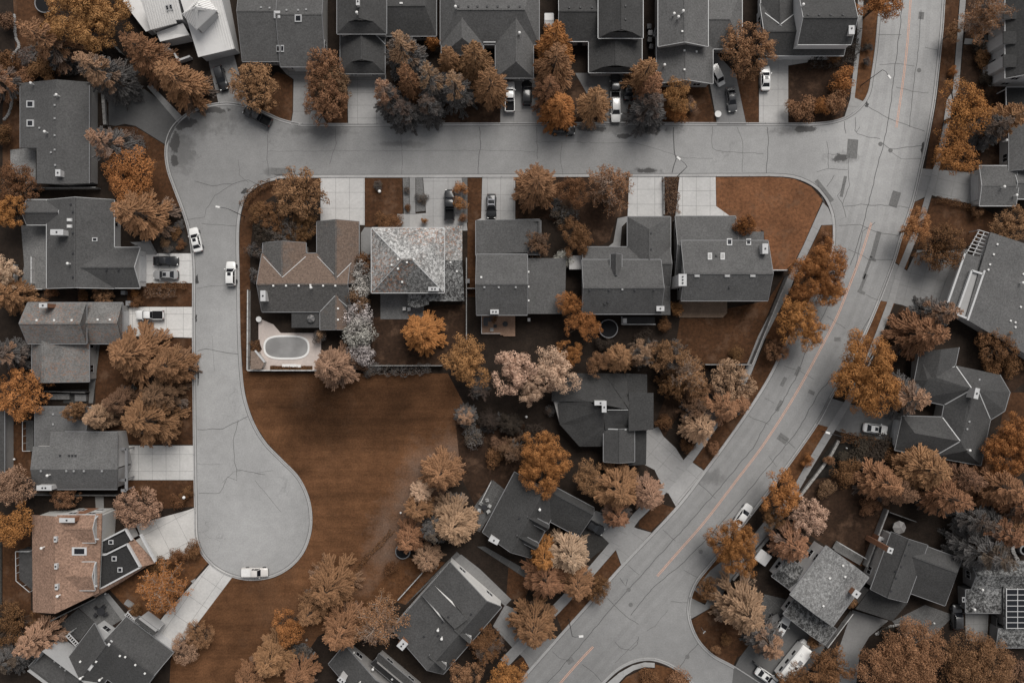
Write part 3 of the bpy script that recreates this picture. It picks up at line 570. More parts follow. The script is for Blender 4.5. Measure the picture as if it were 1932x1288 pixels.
class House:
    def __init__(s, label, col, at, wall=(.3, .29, .28), ang=0.0, mat='shingle', name='house', cat='house', gut='gutter', lc=None):
        s.col = col if isinstance(col, tuple) else (col, col*.985, col*.975)
        s.wallc = wall; s.mat = mat; a = math.radians(ang); s.a = a
        s.e1 = (math.cos(a), math.sin(a)); s.e2 = (-math.sin(a), math.cos(a))
        b = P(*at); s.t = thing(name, label, cat, (b.x, b.y, 0), 0, None if cat != 'house' else 'houses of the neighbourhood')
        s.mb = MB(); s.w = MB(); s.g = MB(); s.fl = MB(); s.faces = []; s.rects = []; s.gm = gut; s.cur = []
        s.roofs = []
    # frame coordinates: (u right, v down) in metres
    def L(s, p, z):
        k = S*(H-z)/H; x, y = (p[0]-966)*k, (p[1]-644)*k
        return x*s.e1[0]+y*s.e1[1], x*s.e2[0]+y*s.e2[1]
    def W(s, u, v, z): return Vector((u*s.e1[0]+v*s.e2[0], -(u*s.e1[1]+v*s.e2[1]), z))
    def face(s, pts, t=.2, m=0):
        s.mb.slab(pts, t, m); s.faces.append([Vector(p) for p in pts])
    def newroof(s, col=None, mat=None):          # following blocks become another roof part
        if s.mb.v: s.roofs.append(s.mb.build('roof', [M[s.mat], M['trim'], M['wall']], s.t, color=s.col))
        s.mb = MB()
        if col is not None: s.col = col if isinstance(col, tuple) else (col, col*.985, col*.975)
        if mat: s.mat = mat
    def _block(s, A, C, ze, zr, rp, h0, h1, axis, k0=None, k1=None, walls=True, ov=.45, over=0.0):
        u0, v0 = s.L(A, ze); u1, v1 = s.L(C, ze); ru, rv = s.L(rp, zr)
        if axis == 'x': a0, a1, b0, b1, rb = u0, u1, v0, v1, rv; q = lambda a, b, z: s.W(a, b, z)
        else: a0, a1, b0, b1, rb = v0, v1, u0, u1, ru; q = lambda a, b, z: s.W(b, a, z)
        sel = 0 if axis == 'x' else 1
        rb = max(b0+.3, min(b1-.3, rb))
        e = []
        for h, end, sgn in ((h0, a0, 1), (h1, a1, -1)):
            if h is None: e.append(('g', end))
            elif h[0] == 'skirt': e.append(('s', s.L(h[1], (ze+zr)/2)[sel]))
            else: e.append(('h', s.L(h, zr)[sel]))
        fs = []
        zm = (ze+zr)/2; m0, m1 = (b0+rb)/2, (b1+rb)/2
        for b, m in ((b0, m0), (b1, m1)):        # two slopes
            pts = [q(a0, b, ze), q(a1, b, ze)]
            if e[1][0] == 's': pts += [q(e[1][1], m, zm)]
            pts += [q(e[1][1], rb, zr), q(e[0][1], rb, zr)]
            if e[0][0] == 's': pts += [q(e[0][1], m, zm)]
            s.face(pts)
        for (kind, r), end in ((e[0], a0), (e[1], a1)):
            if kind == 'h': s.face([q(end, b0, ze), q(end, b1, ze), q(r, rb, zr)])
            if kind == 's':
                s.face([q(end, b0, ze), q(end, b1, ze), q(r, m1, zm), q(r, m0, zm)])
                sg = .25 if end == a0 else -.25
                s.w.add([q(r+sg, m0+.1, zm-.1), q(r+sg, m1-.1, zm-.1), q(r+sg, rb, zr-.22)], [[0, 1, 2]])
        # ridge cap
        s.mb.bar(q(e[0][1]+.02, rb, zr+.035), q(e[1][1]-.02, rb, zr+.035), .28, .09)
        # gutters along the eaves, trim on the gable rakes
        for b, sg in ((b0, -1), (b1, 1)): s.g.bar(q(a0, b+sg*.065, ze-.02), q(a1, b+sg*.065, ze-.02), .12, .13)
        for (kind, r), end, sg in ((e[0], a0, -1), (e[1], a1, 1)):
            if kind == 'g':
                s.g.bar(q(end+sg*.04, b0, ze+.01), q(end+sg*.04, rb, zr+.01), .07, .24); s.g.bar(q(end+sg*.04, rb, zr+.01), q(end+sg*.04, b1, ze+.01), .07, .24)
            else: s.g.bar(q(end+sg*.065, b0, ze-.02), q(end+sg*.065, b1, ze-.02), .12, .13)
        if walls:
            i0, i1, j0, j1 = a0+ov, a1-ov, b0+ov, b1-ov
            zw0 = ze+(zr-ze)*ov/max(.3, rb-b0)-.24; zw1 = ze+(zr-ze)*ov/max(.3, b1-rb)-.24
            if e[0][0] != 'g' or e[1][0] != 'g': zw0 = min(zw0, ze-.1); zw1 = min(zw1, ze-.1)
            n = [q(i0, j0, 0), q(i1, j0, 0), q(i1, j1, 0), q(i0, j1, 0), q(i0, j0, zw0), q(i1, j0, zw0), q(i1, j1, zw1), q(i0, j1, zw1)]
            f = [[0, 1, 5, 4], [2, 3, 7, 6]]
            if e[0][0] == 'g': n.append(q(i0, rb, zr-.26)); f.append([3, 0, 4, len(n)-1, 7])
            else: f.append([3, 0, 4, 7])
            if e[1][0] == 'g': n.append(q(i1, rb, zr-.26)); f.append([1, 2, 6, len(n)-1, 5])
            else: f.append([1, 2, 6, 5])
            s.w.add(n, f)
            s.rects.append(dict(q=q, a=(i0, i1), b=(j0, j1), ze=ze, axis=axis))
    def gx(s, A, C, ze, zr, ry, L=None, R=None, **k): s._block(A, C, ze, zr, ry if isinstance(ry, tuple) else (A[0], ry), L, R, 'x', **k)
    def gy(s, A, C, ze, zr, rx, T=None, B=None, **k): s._block(A, C, ze, zr, rx if isinstance(rx, tuple) else (rx, A[1]), T, B, 'y', **k)
    def slab(s, pts, t=.2, m=0, wall=True, inset=.4, gut=False):      # pts: (px, py, z) as seen
        w = [P(*p) for p in pts]; s.face(w, t, m)
        if gut:
            for i in range(len(w)):
                a, b = w[i], w[(i+1) % len(w)]
                c = sum(w, Vector())/len(w); n = Vector(((b-a).y, -(b-a).x, 0)).normalized()*.05
                if ((a+b)/2-c).dot(n) < 0: n = -n
                s.g.bar(a+n+Vector((0, 0, .02)), b+n+Vector((0, 0, .02)), .1, .22)
        if wall:
            c = sum(w, Vector())/len(w); q = []
            for p in w:
                d = Vector((p.x-c.x, p.y-c.y, 0)); d = d*(max(0.1, d.length-inset*1.3)/max(d.length, .1)); q.append((c.x+d.x, c.y+d.y))
            n = len(q); zt = [p.z-t-.06 for p in w]
            s.w.add([(x, y, 0) for x, y in q]+[(q[i][0], q[i][1], zt[i]) for i in range(n)], [[i, (i+1) % n, n+(i+1) % n, n+i] for i in range(n)])
    def hit(s, px, py):
        best = None; o = Vector((0, 0, H)); d = (P(px, py, 0)-o)
        for f in s.faces:
            n = (f[1]-f[0]).cross(f[2]-f[0])
            if n.length < 1e-6: continue
            n.normalize()
            if n.z < 0: n = -n
            den = n.dot(d)
            if abs(den) < 1e-6: continue
            t = n.dot(f[0]-o)/den; p = o+d*t
            k = len(f); ins = False; j = k-1
            for i in range(k):
                if (f[i].y > p.y) != (f[j].y > p.y) and p.x < (f[j].x-f[i].x)*(p.y-f[i].y)/(f[j].y-f[i].y)+f[i].x: ins = not ins
                j = i
            if ins and n.z > .2 and (best is None or p.z > best[0].z): best = (p, n)
        return best or (P(px, py, 3), Vector((0, 0, 1)))
    def vents(s, pts, me=None, name='roof_vent'):
        for x, y in pts:
            p, n = s.hit(x, y); inst(me or VENT, name, s.t, p, -s.a)
    def pipe(s, *pts):
        for x, y in pts: inst(PIPE, 'vent_pipe', s.t, s.hit(x, y)[0])
    def skylight(s, x, y, w, h, pale=False):
        mb = MB(); gl = MB(); c = []
        for u, v in ((-1, -1), (1, -1), (1, 1), (-1, 1)):
            px = x+(u*w*s.e1[0]+v*h*s.e2[0])/2; py = y+(u*w*s.e1[1]+v*h*s.e2[1])/2
            p, n = s.hit(px, py); c.append(p)
        n = s.hit(x, y)[1]; n = n*.16; m = sum(c, Vector())/4
        mb.add(c+[p+n for p in c], [[4, 5, 6, 7], [0, 1, 5, 4], [1, 2, 6, 5], [2, 3, 7, 6], [3, 0, 4, 7]])
        o = mb.build('skylight', M['trim'], s.t)
        gl.poly([m+(p-m)*.68+n*1.12 for p in c]); gl.build('pane', M['white'] if pale else M['glass'], o)
    def chimney(s, x, y, w, h, z, brick=False, holes=1, col=None):
        p = P(x, y, z); mb = MB(); a = -s.a; w *= S; h *= S
        mb.box(p, w, h, 0, z-.14, a); o = mb.build('chimney', M['brick'] if brick else M['wall'], s.t, color=col or (.5, .49, .48))
        c = MB(); c.box(p, w+.12, h+.12, z-.139, z, a); c.build('chimney_cap', M['trim'], o)
        f = MB()
        for k in range(holes):
            off = (k-(holes-1)/2)*.55; ax = (math.cos(a), math.sin(a)) if w > h else (math.sin(a), -math.cos(a))
            f.lathe((p.x+ax[0]*off, p.y+ax[1]*off, z+.002), [(.16, 0), (.16, .1)], 8)
        f.build('flue', M['dark'], o)
    def flash(s, *pts, w=.16):
        for a, b in zip(pts, pts[1:]):
            k = max(1, int(math.dist(a, b)/12)); prev = None; s.fl = MB()
            for i in range(k+1):
                p = s.hit(a[0]+(b[0]-a[0])*i/k, a[1]+(b[1]-a[1])*i/k)[0]+Vector((0, 0, .07))
                if prev is not None: s.fl.bar(prev, p, w, .05)
                prev = p
            s.fl.build('valley_flashing', M['trim'], s.t)
    def wallhit(s, side, idx, off):             # centre of one wall of block idx: side 'a0','a1','b0','b1'
        r = s.rects[idx]; q = r['q']; (i0, i1), (j0, j1) = r['a'], r['b']; am, bm = (i0+i1)/2+0, (j0+j1)/2
        if side[0] == 'a': p = q(i0 if side[1] == '0' else i1, bm+off, 0); d = q(-1 if side[1] == '0' else 1, 0, 0)
        else: p = q(am+off, j0 if side[1] == '0' else j1, 0); d = q(0, -1 if side[1] == '0' else 1, 0)
        return p, d
    def garage(s, idx, side, off=0.0):
        p, d = s.wallhit(side, idx, off); inst(GAR, 'garage_door', s.t, p+d*.05, math.atan2(d.y, d.x)+math.pi/2)
    def door(s, idx, side, off=0.0):
        p, d = s.wallhit(side, idx, off); rz = math.atan2(d.y, d.x)+math.pi/2
        o = inst(DOOR, 'front_door', s.t, p+d*.045, rz); h = bpy.data.objects.new('handle', HAND); COL.objects.link(h); h.parent = o
    def inside(s, p, skip):
        for i, r in enumerate(s.rects):
            if i == skip: continue
            o = r['q'](0, 0, 0); ex = r['q'](1, 0, 0)-o; ey = r['q'](0, 1, 0)-o
            a, b = p.dot(ex), p.dot(ey)
            if r['a'][0]-.5 < a < r['a'][1]+.5 and r['b'][0]-.5 < b < r['b'][1]+.5: return True
        return False
    def done(s, win=True):
        s.newroof()
        wl = s.w.build('wall', M['wall'], s.t, color=s.wallc)
        s.g.build('gutter', M[s.gm], s.t)
        if win:
            for i, r in enumerate(s.rects):
                for side in ('a0', 'a1', 'b0', 'b1'):
                    ln = (r['b'][1]-r['b'][0]) if side[0] == 'a' else (r['a'][1]-r['a'][0])
                    for z in ([1.6] if r['ze'] < 4.5 else [1.6, 4.1]):
                        for off in ([0] if ln < 6 else [-ln*.27, ln*.27]):
                            p, d = s.wallhit(side, i, off)
                            if s.inside(p+d*.8, i) or abs(p.x) > 99 or abs(p.y) > 67: continue
                            if d.x*p.x+d.y*p.y > 8: continue          # faces away from the street view
                            o = inst(WIN, 'window', s.t, p+d*.05+Vector((0, 0, z)), math.atan2(d.y, d.x)+math.pi/2)
                            q = bpy.data.objects.new('pane', PANE); COL.objects.link(q); q.parent = o
        return s.t
# ---- north row
h = House('white house with pale standing seam metal roof and pyramid turret', (.68, .67, .655), (330, 40), (.5, .5, .5), -13.5, 'metal_roof', gut='trim')
def seam_slab(h, pts, d, sp=4.6):                 # a metal roof plate with raised seams running along pixel direction d
    h.slab(pts, .16); n = Vector((-d[1], d[0])); cx = sum(p[0] for p in pts)/len(pts); cy = sum(p[1] for p in pts)/len(pts)
    pp = [(p[0], p[1]) for p in pts]
    for i in range(-26, 27):
        q = (cx+n.x*i*sp, cy+n.y*i*sp)
        for t0, t1 in clip_line(pp, q, d):
            a, b = [h.hitplane(pts, q[0]+d[0]*t, q[1]+d[1]*t) for t in (t0+.4, t1-.4)]
            h.mb.bar(a+Vector((0, 0, .09)), b+Vector((0, 0, .09)), .09, .1)
def hitplane(s, pts, px, py):
    w = [P(*p) for p in pts[:3]]; n = (w[1]-w[0]).cross(w[2]-w[0]); o = Vector((0, 0, H)); d = P(px, py, 0)-o
    return o+d*(n.dot(w[0]-o)/n.dot(d))
House.hitplane = hitplane
dn = (.25, .968)
seam_slab(h, [(324,-54,6.6),(404,-54,6.6),(442.6,92,3.2),(374,108,3.2)], dn)
seam_slab(h, [(262,-10,6.2),(330,-24,6.2),(345,37,4.4),(332,38,4.3),(333,44,4.1),(284,57,4.1)], dn)
h.slab([(295,62,2.9),(345,44,3.6),(357,66,2.9),(302,79,2.7)], .16)
h.slab([(205,-30,2.7),(258,-30,2.7),(284,57,2.7),(275,60,2.7),(228,-2,2.7)], .2)
ap = (369,13,8.6); q4 = [(343,27,6.4),(370,57,6.4),(410,20,6.4),(384,-13,6.4)]
for i in range(4): seam_slab(h, [q4[i], q4[(i+1) % 4], ap], (Vector((ap[0]-(q4[i][0]+q4[(i+1)%4][0])/2, ap[1]-(q4[i][1]+q4[(i+1)%4][1])/2)).normalized()), 4)
h.vents([(316,15),(322.5,13.5)], VENTD); h.skylight(316,15,5,11); h.skylight(323,13.5,5,11)
h.done()
h = House('grey shingled house with two stepped roof halves and four skylights', .092, (535, 60))
h.gx((457,-75),(531,116), 3, 5.5, 21); h.gx((529,-70),(614,126), 3.2, 5.7, 27)
for x, y, w, e in ((523,28,12,14),(563,35,13,14),(525,92,6,13),(533,92,6,13)): h.skylight(x, y, w, e)
h.vents([(493,15),(509,16),(541,20),(563,20),(578,19)], VENT); h.garage(1, 'b1'); h.done()
h = House('dark charcoal house with stacked hipped roofs beside the grey twin roofed one', .056, (690, 60))
h.gy((636,-95),(729,64), 5.5, 7.8, 679, B=('skirt', (679,41))); h.gy((642,45),(726,139), 3, 5.2, 682, B=('skirt', (682,117))); h.gx((722,-50),(823,68), 3, 5.2, 11, R=(802,11))
h.chimney(675, 3, 5, 12, 8.6); h.pipe((675,28)); h.flash((709,66),(727,84)); h.vents([(758,7),(756,7)], VENTW); h.garage(1, 'b1'); h.done()
h = House('wide grey hipped house behind the row of spruces', .105, (925, 60))
h.gx((831,-85),(1017,84), 3, 5.9, 18, L=(862,18), R=(990,18)); h.gy((833,30),(912,104), 3, 5.2, 872, B=(870,72)); h.gy((935,30),(1006,147), 3, 5.2, 974, B=(974,117))
h.vents([(865,13),(884,13),(901,13),(919,13),(939,13),(960,13),(981,13)], VENTD); h.pipe((860,17),(980,66)); h.garage(2, 'b1'); h.flash((912,80),(935,80)); h.done()
h = House('near black house with a two storey block over a lower front wing', .052, (1140, 60), gut='trim')
h.gx((1053,-60),(1140,78), 3, 5.2, 21); h.gy((1129,-95),(1213,72), 5.5, 7.6, 1173, B=('skirt', (1173,61))); h.gy((1111,55),(1211,137), 3, 5, 1162, B=('skirt', (1162,127)))
h.vents([(1074,15),(1095,15),(1117,15),(1180,12),(1180,37)], VENTD); h.door(0, 'b1'); h.garage(2, 'b1'); h.done()
h = House('mid grey house with three overlapping gable roofs next to the camper van', .112, (1300, 80), gut='trim')
h.gx((1328,-20),(1400,92), 3, 5, 36, R=(1377,37)); h.gy((1242,-85),(1336,88), 5.2, 7.2, 1292); h.gy((1239,70),(1345,158), 3, 5, 1294)
h.vents([(1287,60),(1291,96),(1314,98),(1291,132)], VENTW); h.pipe((1287,25),(1278,36),(1270,30),(1252,126)); h.garage(2, 'b1', 0); h.done()
h = House('dark roofed house with white trimmed upper storey at the street corner', .063, (1520, 50), (.55, .55, .55), gut='trim')
h.gx((1434,8),(1592,105), 3, 5, 59); h.gy((1436,-65),(1508,56), 3, 4.75, 1472); h.gx((1505,-25),(1606,84), 5.7, 8.1, 33, ov=.08)
h.flash((1443,25),(1472,47)); h.flash((1472,47),(1498,27)); h.chimney(1607, 54, 9, 19, 7.4); h.pipe((1512,13)); h.vents([(1524,29),(1545,29),(1567,29),(1590,29)], VENTD); h.garage(0, 'b1', -5); h.done()
# ---- east side
h = House('dark roofed house with pale dormer windows at the top right edge', .05, (1930, 70), (.45, .45, .45), gut='trim')
h.gy((1897,-30),(2000,148), 5.2, 8, 1955)
for y in (24, 71, 115):
    h.slab([(1893,y-12,5.6),(1893,y+12,5.6),(1918,y+12,6.4),(1918,y-12,6.4)], .16, inset=.15)
h.done()
h = House('open carport with flat black roof and white edge beam', .02, (1915, 187), name='carport', cat='carport', gut='trim')
h.slab([(1899,165,2.8),(1975,165,2.8),(1975,209,2.8),(1899,209,2.8)], .2, wall=False, gut=True)
for x, y in ((1901,167),(1901,207),(1973,167),(1973,207)): mb = MB(); mb.box(P(x, y, 2.8), .15, .15, 0, 2.6); mb.build('post', M['trim'], h.t)
h.done(False)
h = House('light grey house partly cut by the right edge below the black carport', .115, (1935, 270), (.42, .4, .39))
h.gy((1904,210),(1985,322), 3.2, 5, 1950); h.pipe((1893,267)); h.done()
h = House('low grey garage with pale door facing the avenue', .105, (1890, 350), (.5, .49, .47), name='garage', cat='garage', gut='trim')
h.gx((1848,313),(1917,388), 3, 3.7, 350); h.gx((1914,322),(1975,375), 3, 3.9, 345); h.pipe((1889,354),(1912,370)); h.garage(0, 'a0'); h.done()
h = House('large low grey house turned to the avenue, with white bordered roof opening', .115, (1880, 540), (.4, .39, .38), 22, gut='trim')
h.slab([(1869,438,3.6),(1990,478,3.6),(1990,700,3.6),(1826,604,3.6),(1822,600,3.6)], .3, gut=False)
h.slab([(1821,477,3.05),(1862,490,3.05),(1824,604,3.05),(1784,577,3.05)], .25, wall=True)
mb = MB()
for a, b in (((1834,510),(1855,517)),((1834,510),(1805,592)),((1805,592),(1824,600)),((1858,510),(1826,604)),((1821,478),(1787,576))): mb.bar(P(*a, 3.7), P(*b, 3.7), .35, .5)
mb.build('parapet', M['trim'], h.t); mb = MB(); mb.poly([P(*p, 3.32) for p in ((1834,511),(1855,517),(1825,598),(1806,591))]); mb.build('light_well', M['wall'], h.t, color=(.33,.325,.32))
h.vents([(1881,461),(1874,480),(1867,499),(1864,509),(1930,517),(1925,579),(1906,605),(1915,608),(1915,617)], VENTW); h.pipe((1924,534)); h.done()
h = House('sprawling dark house with white roof valleys behind the big orange maple', .062, (1800, 770), (.3, .29, .28), 12)
E, R_ = 3.0, 5.2; Q = lambda x, y, z: P(x, y, z)
for f in ([(1735,664,E),(1776,659,4.9),(1766,712,4.9),(1751,716,4.6),(1725,717,E)], [(1776,659,4.9),(1810,655,E),(1803,689,E),(1766,712,4.9)],
    [(1751,716,4.6),(1766,712,4.9),(1803,689,E),(1834,733,5.6)], [(1725,717,E),(1751,716,4.6),(1834,733,5.6),(1781,764,E),(1728,753,E)],
    [(1803,689,E),(1887,707,E),(1846,735,5.9)], [(1803,689,E),(1846,735,5.9),(1834,733,5.6)], [(1887,707,E),(1906,740,E),(1846,735,5.9)], [(1906,740,E),(1896,775,E),(1846,735,5.9)], [(1896,775,E),(1869,792,E),(1846,735,5.9)],
    [(1834,733,5.6),(1829,775,5.5),(1812,832,5.4),(1777,786,E),(1781,764,E)], [(1834,733,5.6),(1846,735,5.9),(1869,792,E),(1851,878,E),(1822,850,5.2),(1812,832,5.4),(1829,775,5.5)],
    [(1702,784,E),(1777,786,E),(1812,832,5.4),(1726,817,5.2)], [(1702,784,E),(1726,817,5.2),(1688,849,E)], [(1726,817,5.2),(1812,832,5.4),(1761,862,E),(1688,849,E)], [(1812,832,5.4),(1822,850,5.2),(1851,878,E),(1761,862,E)]):
    w = [P(*p) for p in f]
    for i in range(1, len(w)-1): h.faces.append([w[0], w[i], w[i+1]])
    h.mb.slab(w, .2)
for f in ([(1739,668),(1807,660),(1800,690),(1780,758),(1733,750)], [(1800,695),(1884,712),(1901,740),(1892,772),(1866,790),(1848,872),(1765,858),(1784,768)], [(1708,788),(1780,790),(1764,858),(1694,845)]): h.w.prism([P(*p, E).xy for p in f], 0, 2.72)
for a_, b_ in (((1735,664),(1725,717)),((1725,717),(1728,753)),((1728,753),(1781,764)),((1781,764),(1777,786)),((1777,786),(1702,784)),((1702,784),(1688,849)),((1688,849),(1761,862)),((1761,862),(1851,878)),((1851,878),(1869,792)),((1869,792),(1896,775)),((1896,775),(1906,740)),((1906,740),(1887,707)),((1810,655),(1803,689))): h.g.bar(P(*a_, 3.03), P(*b_, 3.03), .14, .15)
h.flash((1768,711),(1801,691)); h.flash((1804,691),(1833,732)); h.flash((1832,735),(1782,763)); h.flash((1778,787),(1811,831)); h.flash((1810,833),(1763,860)); h.flash((1847,740),(1868,790))
p = P(1700, 815, 1.2); inst(GAR, 'garage_door', h.t, (p.x-1.2, p.y, .03), math.radians(-102)+0)
h.chimney(1843, 742, 7, 18, 7.2); h.pipe((1824,848)); h.vents([(1790,712),(1834,755),(1835,762),(1828,795),(1824,809),(1847,716),(1817,848),(1813,857)], VENT); h.done()
# ---- middle block
h = House('brown shingled house with three gabled wings beside the swimming pool', (.145, .105, .083), (590, 520), (.4, .37, .34), mat='shade_tinted_tile')
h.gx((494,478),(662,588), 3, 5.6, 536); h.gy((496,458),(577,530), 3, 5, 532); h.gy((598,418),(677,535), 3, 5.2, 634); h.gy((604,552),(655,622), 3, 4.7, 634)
h.newroof(.05, 'shingle'); h.slab([(550,586,2.7),(604,586,2.7),(604,618,2.7),(550,618,2.7)], .15, wall=False)
h.chimney(496, 558, 8, 18, 6, holes=1); h.vents([(516,539),(540,539),(564,539),(586,538),(610,539),(633,539),(638,582),(638,603)], VENTW)
h.flash((497,484),(533,523),w=.1); h.flash((533,523),(577,484),w=.1); h.flash((599,484),(636,523),w=.1); h.flash((636,523),(663,496),w=.1); h.flash((604,588),(632,558),w=.1); h.flash((632,558),(655,578),w=.1)
h.pipe((589,543)); h.garage(2, 'b0'); h.done()
h = House('square house under a pale lichen covered pyramid roof', (.17, .167, .163), (785, 495), (.3, .29, .28), mat='pale_lichen', gut='trim')
h.gx((701,430),(838,552), 5, 8, 489, L=(757,489), R=(778,489)); h.flash((704,433),(756,487), w=.14); h.flash((779,491),(836,550), w=.14); h.flash((704,549),(757,491), w=.08); h.flash((779,487),(798,468), w=.08)
h.newroof((.2,.195,.19), 'pale_lichen'); h.slab([(838,428,2.9),(872,426,2.9),(872,491,3.1),(838,491,3.1)])
h.newroof(.03, 'lichen'); h.slab([(838,491,3.4),(872,491,3.4),(876,568,2.9),(810,568,2.9),(810,545,3),(838,545,3.2)]); h.slab([(769,552,2.9),(810,552,2.9),(809,574,2.5),(786,581,2.5),(769,576,2.5)])
h.vents([(751,489),(768,495),(781,489),(739,500),(751,507),(759,532),(850,495),(862,512)], VENTW); h.chimney(818, 545, 18, 6, 5.6, holes=2); h.done()
h = House('grey house with a small wooden deck on its south side', .093, (975, 510))
h.gy((898,416),(1020,482), 3, 4.2, 1085); h.gx((899,480),(995,594), 5, 7.4, 536); h.slab([(994,487,4.0),(1068,487,2.8),(1066,592,2.8),(994,592,4.0)])
h.newroof(.04); h.slab([(949,454,3.35),(986,454,3.2),(986,480,3.2),(949,480,3.35)], .14, wall=False)
h.vents([(997,513),(997,541),(997,567),(908,523)], VENTW); h.vents([(914,542),(941,542),(973,542)], VENT); h.chimney(933, 588, 14, 7, 6.3, holes=2); h.garage(0, 'b0'); h.done()
h = House('grey house with narrow pointed dormer south of the curved garden path', .085, (1180, 510))
h.gx((1098,466),(1264,540), 3, 4.6, 497); h.gy((1184,409),(1265,520), 3, 5, 1225, T=(1225,432)); h.gx((1098,490),(1247,592), 5, 7.6, 543); h.slab([(1246,480,3.3),(1264,478,2.9),(1265,594,2.9),(1246,594,3.3)])
h.gy((1152,480),(1173,520), 5.7, 6.9, 1163, walls=False)
h.vents([(1113,547),(1149,547),(1198,547),(1234,547),(1228,440),(1228,470),(1141,573),(1147,570)], VENTD); h.vents([(1174,546)], VENT); h.chimney(1246, 582, 13, 8, 5.8, holes=1); h.garage(1, 'b0'); h.done()
h = House('long grey house with six skylights and a brown rear deck', .1, (1360, 490), (.4, .39, .37))
h.gx((1274,408),(1388,520), 3, 5, 462); h.slab([(1387,437,4.06),(1441,437,4.06),(1441,464,5.02),(1387,464,5.02)], gut=False); h.gx((1285,454),(1449,567), 5, 7.5, 516)
for x, y, w, e in ((1376,457,10,13),(1412,457,9,12),(1339,484,8,13),(1363,484,8,13)): h.skylight(x, y, w, e)
for x in (1315, 1372, 1420): h.skylight(x, 520, 10, 4, True)
h.chimney(1288, 528, 13, 20, 8.2, holes=3); h.chimney(1444, 469, 9, 17, 7.4, holes=1); h.vents([(1351,483),(1376,542)], VENTD); h.garage(0, 'b0', -3); h.done()
h = House('dark house with faceted hip roof and white elbow shaped chimney', .047, (1140, 790))
zc = 5.8; A1 = P(1138,772,zc); A2 = P(1186,773,zc)
oc = [(1041,757,3),(1041,742,3),(1075,704,3),(1181,704,3),(1222,706,3)]
h.face([P(1041,757,3), P(1041,736,3), P(1080,704,3), P(1140,704,3), P(1186,773,5.8), P(1110,757,5.2)]); h.face([P(1140,704,3), P(1182,704,3), P(1187,772,5.8)])
h.face([P(1053,760,3.2), P(1110,757,5.2), A1, P(1056,800,3.0)]); h.face([P(1056,800,3), A1, P(1140,806,4.4), P(1093,842,3)]); h.face([P(1093,842,3), P(1140,806,4.4), P(1140,842,3)])
h.face([A1, A2, P(1190,812,3.6), P(1142,810,4.4)])
for pts in ([(1045,757),(1056,798),(1093,838),(1138,838),(1190,806),(1186,708),(1080,708),(1046,740)],): h.w.prism([P(*p, 2.9).xy for p in pts], 0, 2.75)
h.slab([(1181,704,3.4),(1221,706,3.4),(1221,742,3.6),(1181,742,3.6)]); h.slab([(1186,741,5.2),(1233,741,4.6),(1233,810,4.6),(1186,813,5.2)])
h.newroof(.062); h.gy((1139,808),(1197,871), 4, 5.2, 1169); h.newroof(.035); h.slab([(1197,812,3.2),(1220,812,3.0),(1219,876,3.0),(1185,878,3.1),(1185,868,3.2)])
h.chimney(1133, 760, 20, 7, 6.9, holes=1, col=(.36,.36,.33)); h.chimney(1140, 768, 7, 17, 6.95, holes=1, col=(.36,.36,.33)); h.flash((1142,708),(1160,735),(1180,765), w=.1); h.flash((1146,773),(1185,773), w=.08); h.flash((1147,809),(1182,810)); h.done()
h = House('dark house with two little dormers beside the patio with four chairs', .052, (1020, 970), ang=28)
h.gy((971,890),(1001,1052), 3.2, 6.2, (1004,965)); h.gx((1035,912),(1092,1012), 3, 5.4, (1100,960))
for dx, dy in ((1013,984),(993,1019)): h.gx((dx-16,dy-15),(dx+17,dy+17), 5.1, 6.3, (dx,dy), ov=.1)
h.chimney(932, 1019, 17, 9, 5.2, holes=1); h.pipe((1018,959)); h.vents([(980,977)], VENTD); h.done()
h = House('dark house with white slivers of gable walls and two small dormers', .066, (850, 1165), (.6, .59, .57), 41)
h.gy((849,1060),(836,1271), 3.2, 6.4, (880,1178), ov=.1)
for a, b, z0, z1 in (((819,1105),(881,1168),3.9,6.3),):
    h.slab([(796,1122,4.1),(818,1104,4.1),(882,1168,6.9),(858,1186,6.9)], .2, 0, wall=False)
    for p, q in (((819,1106),(881,1169)),((797,1124),(839,1174))):
        h.w.add([P(p[0],p[1],3.6), P(q[0],q[1],6.0), P(q[0]-1,q[1]-3,6.75), P(p[0]+1,p[1]-2,4.0), P((p[0]+q[0])/2+5,(p[1]+q[1])/2-2,4.9)], [[0, 1, 2, 4, 3]])
for dx, dy in ((876,1192),(829,1242)): h.gx((dx-16,dy-13),(dx+13,dy+13), 5.3, 6.5, (dx,dy), walls=True, ov=.08)
h.chimney(759, 1216, 13, 15, 5.4, holes=2, brick=True); h.vents([(846,1163),(835,1172),(827,1198),(889,1158),(800,1200)], VENTD); h.pipe((827,1185),(834,1201)); h.done()
h = House('dark house cut by the bottom edge beside the bushes', .058, (690, 1265), ang=40)
h.gy((650,1216),(730,1345), 3, 5.6, (720,1270)); h.gx((715,1232),(780,1320), 2.9, 4.6, (760,1275)); h.chimney(644, 1283, 12, 8, 6.2, holes=2); h.pipe((705,1258),(680,1285)); h.vents([(668,1230),(740,1280)], VENTW); h.done()
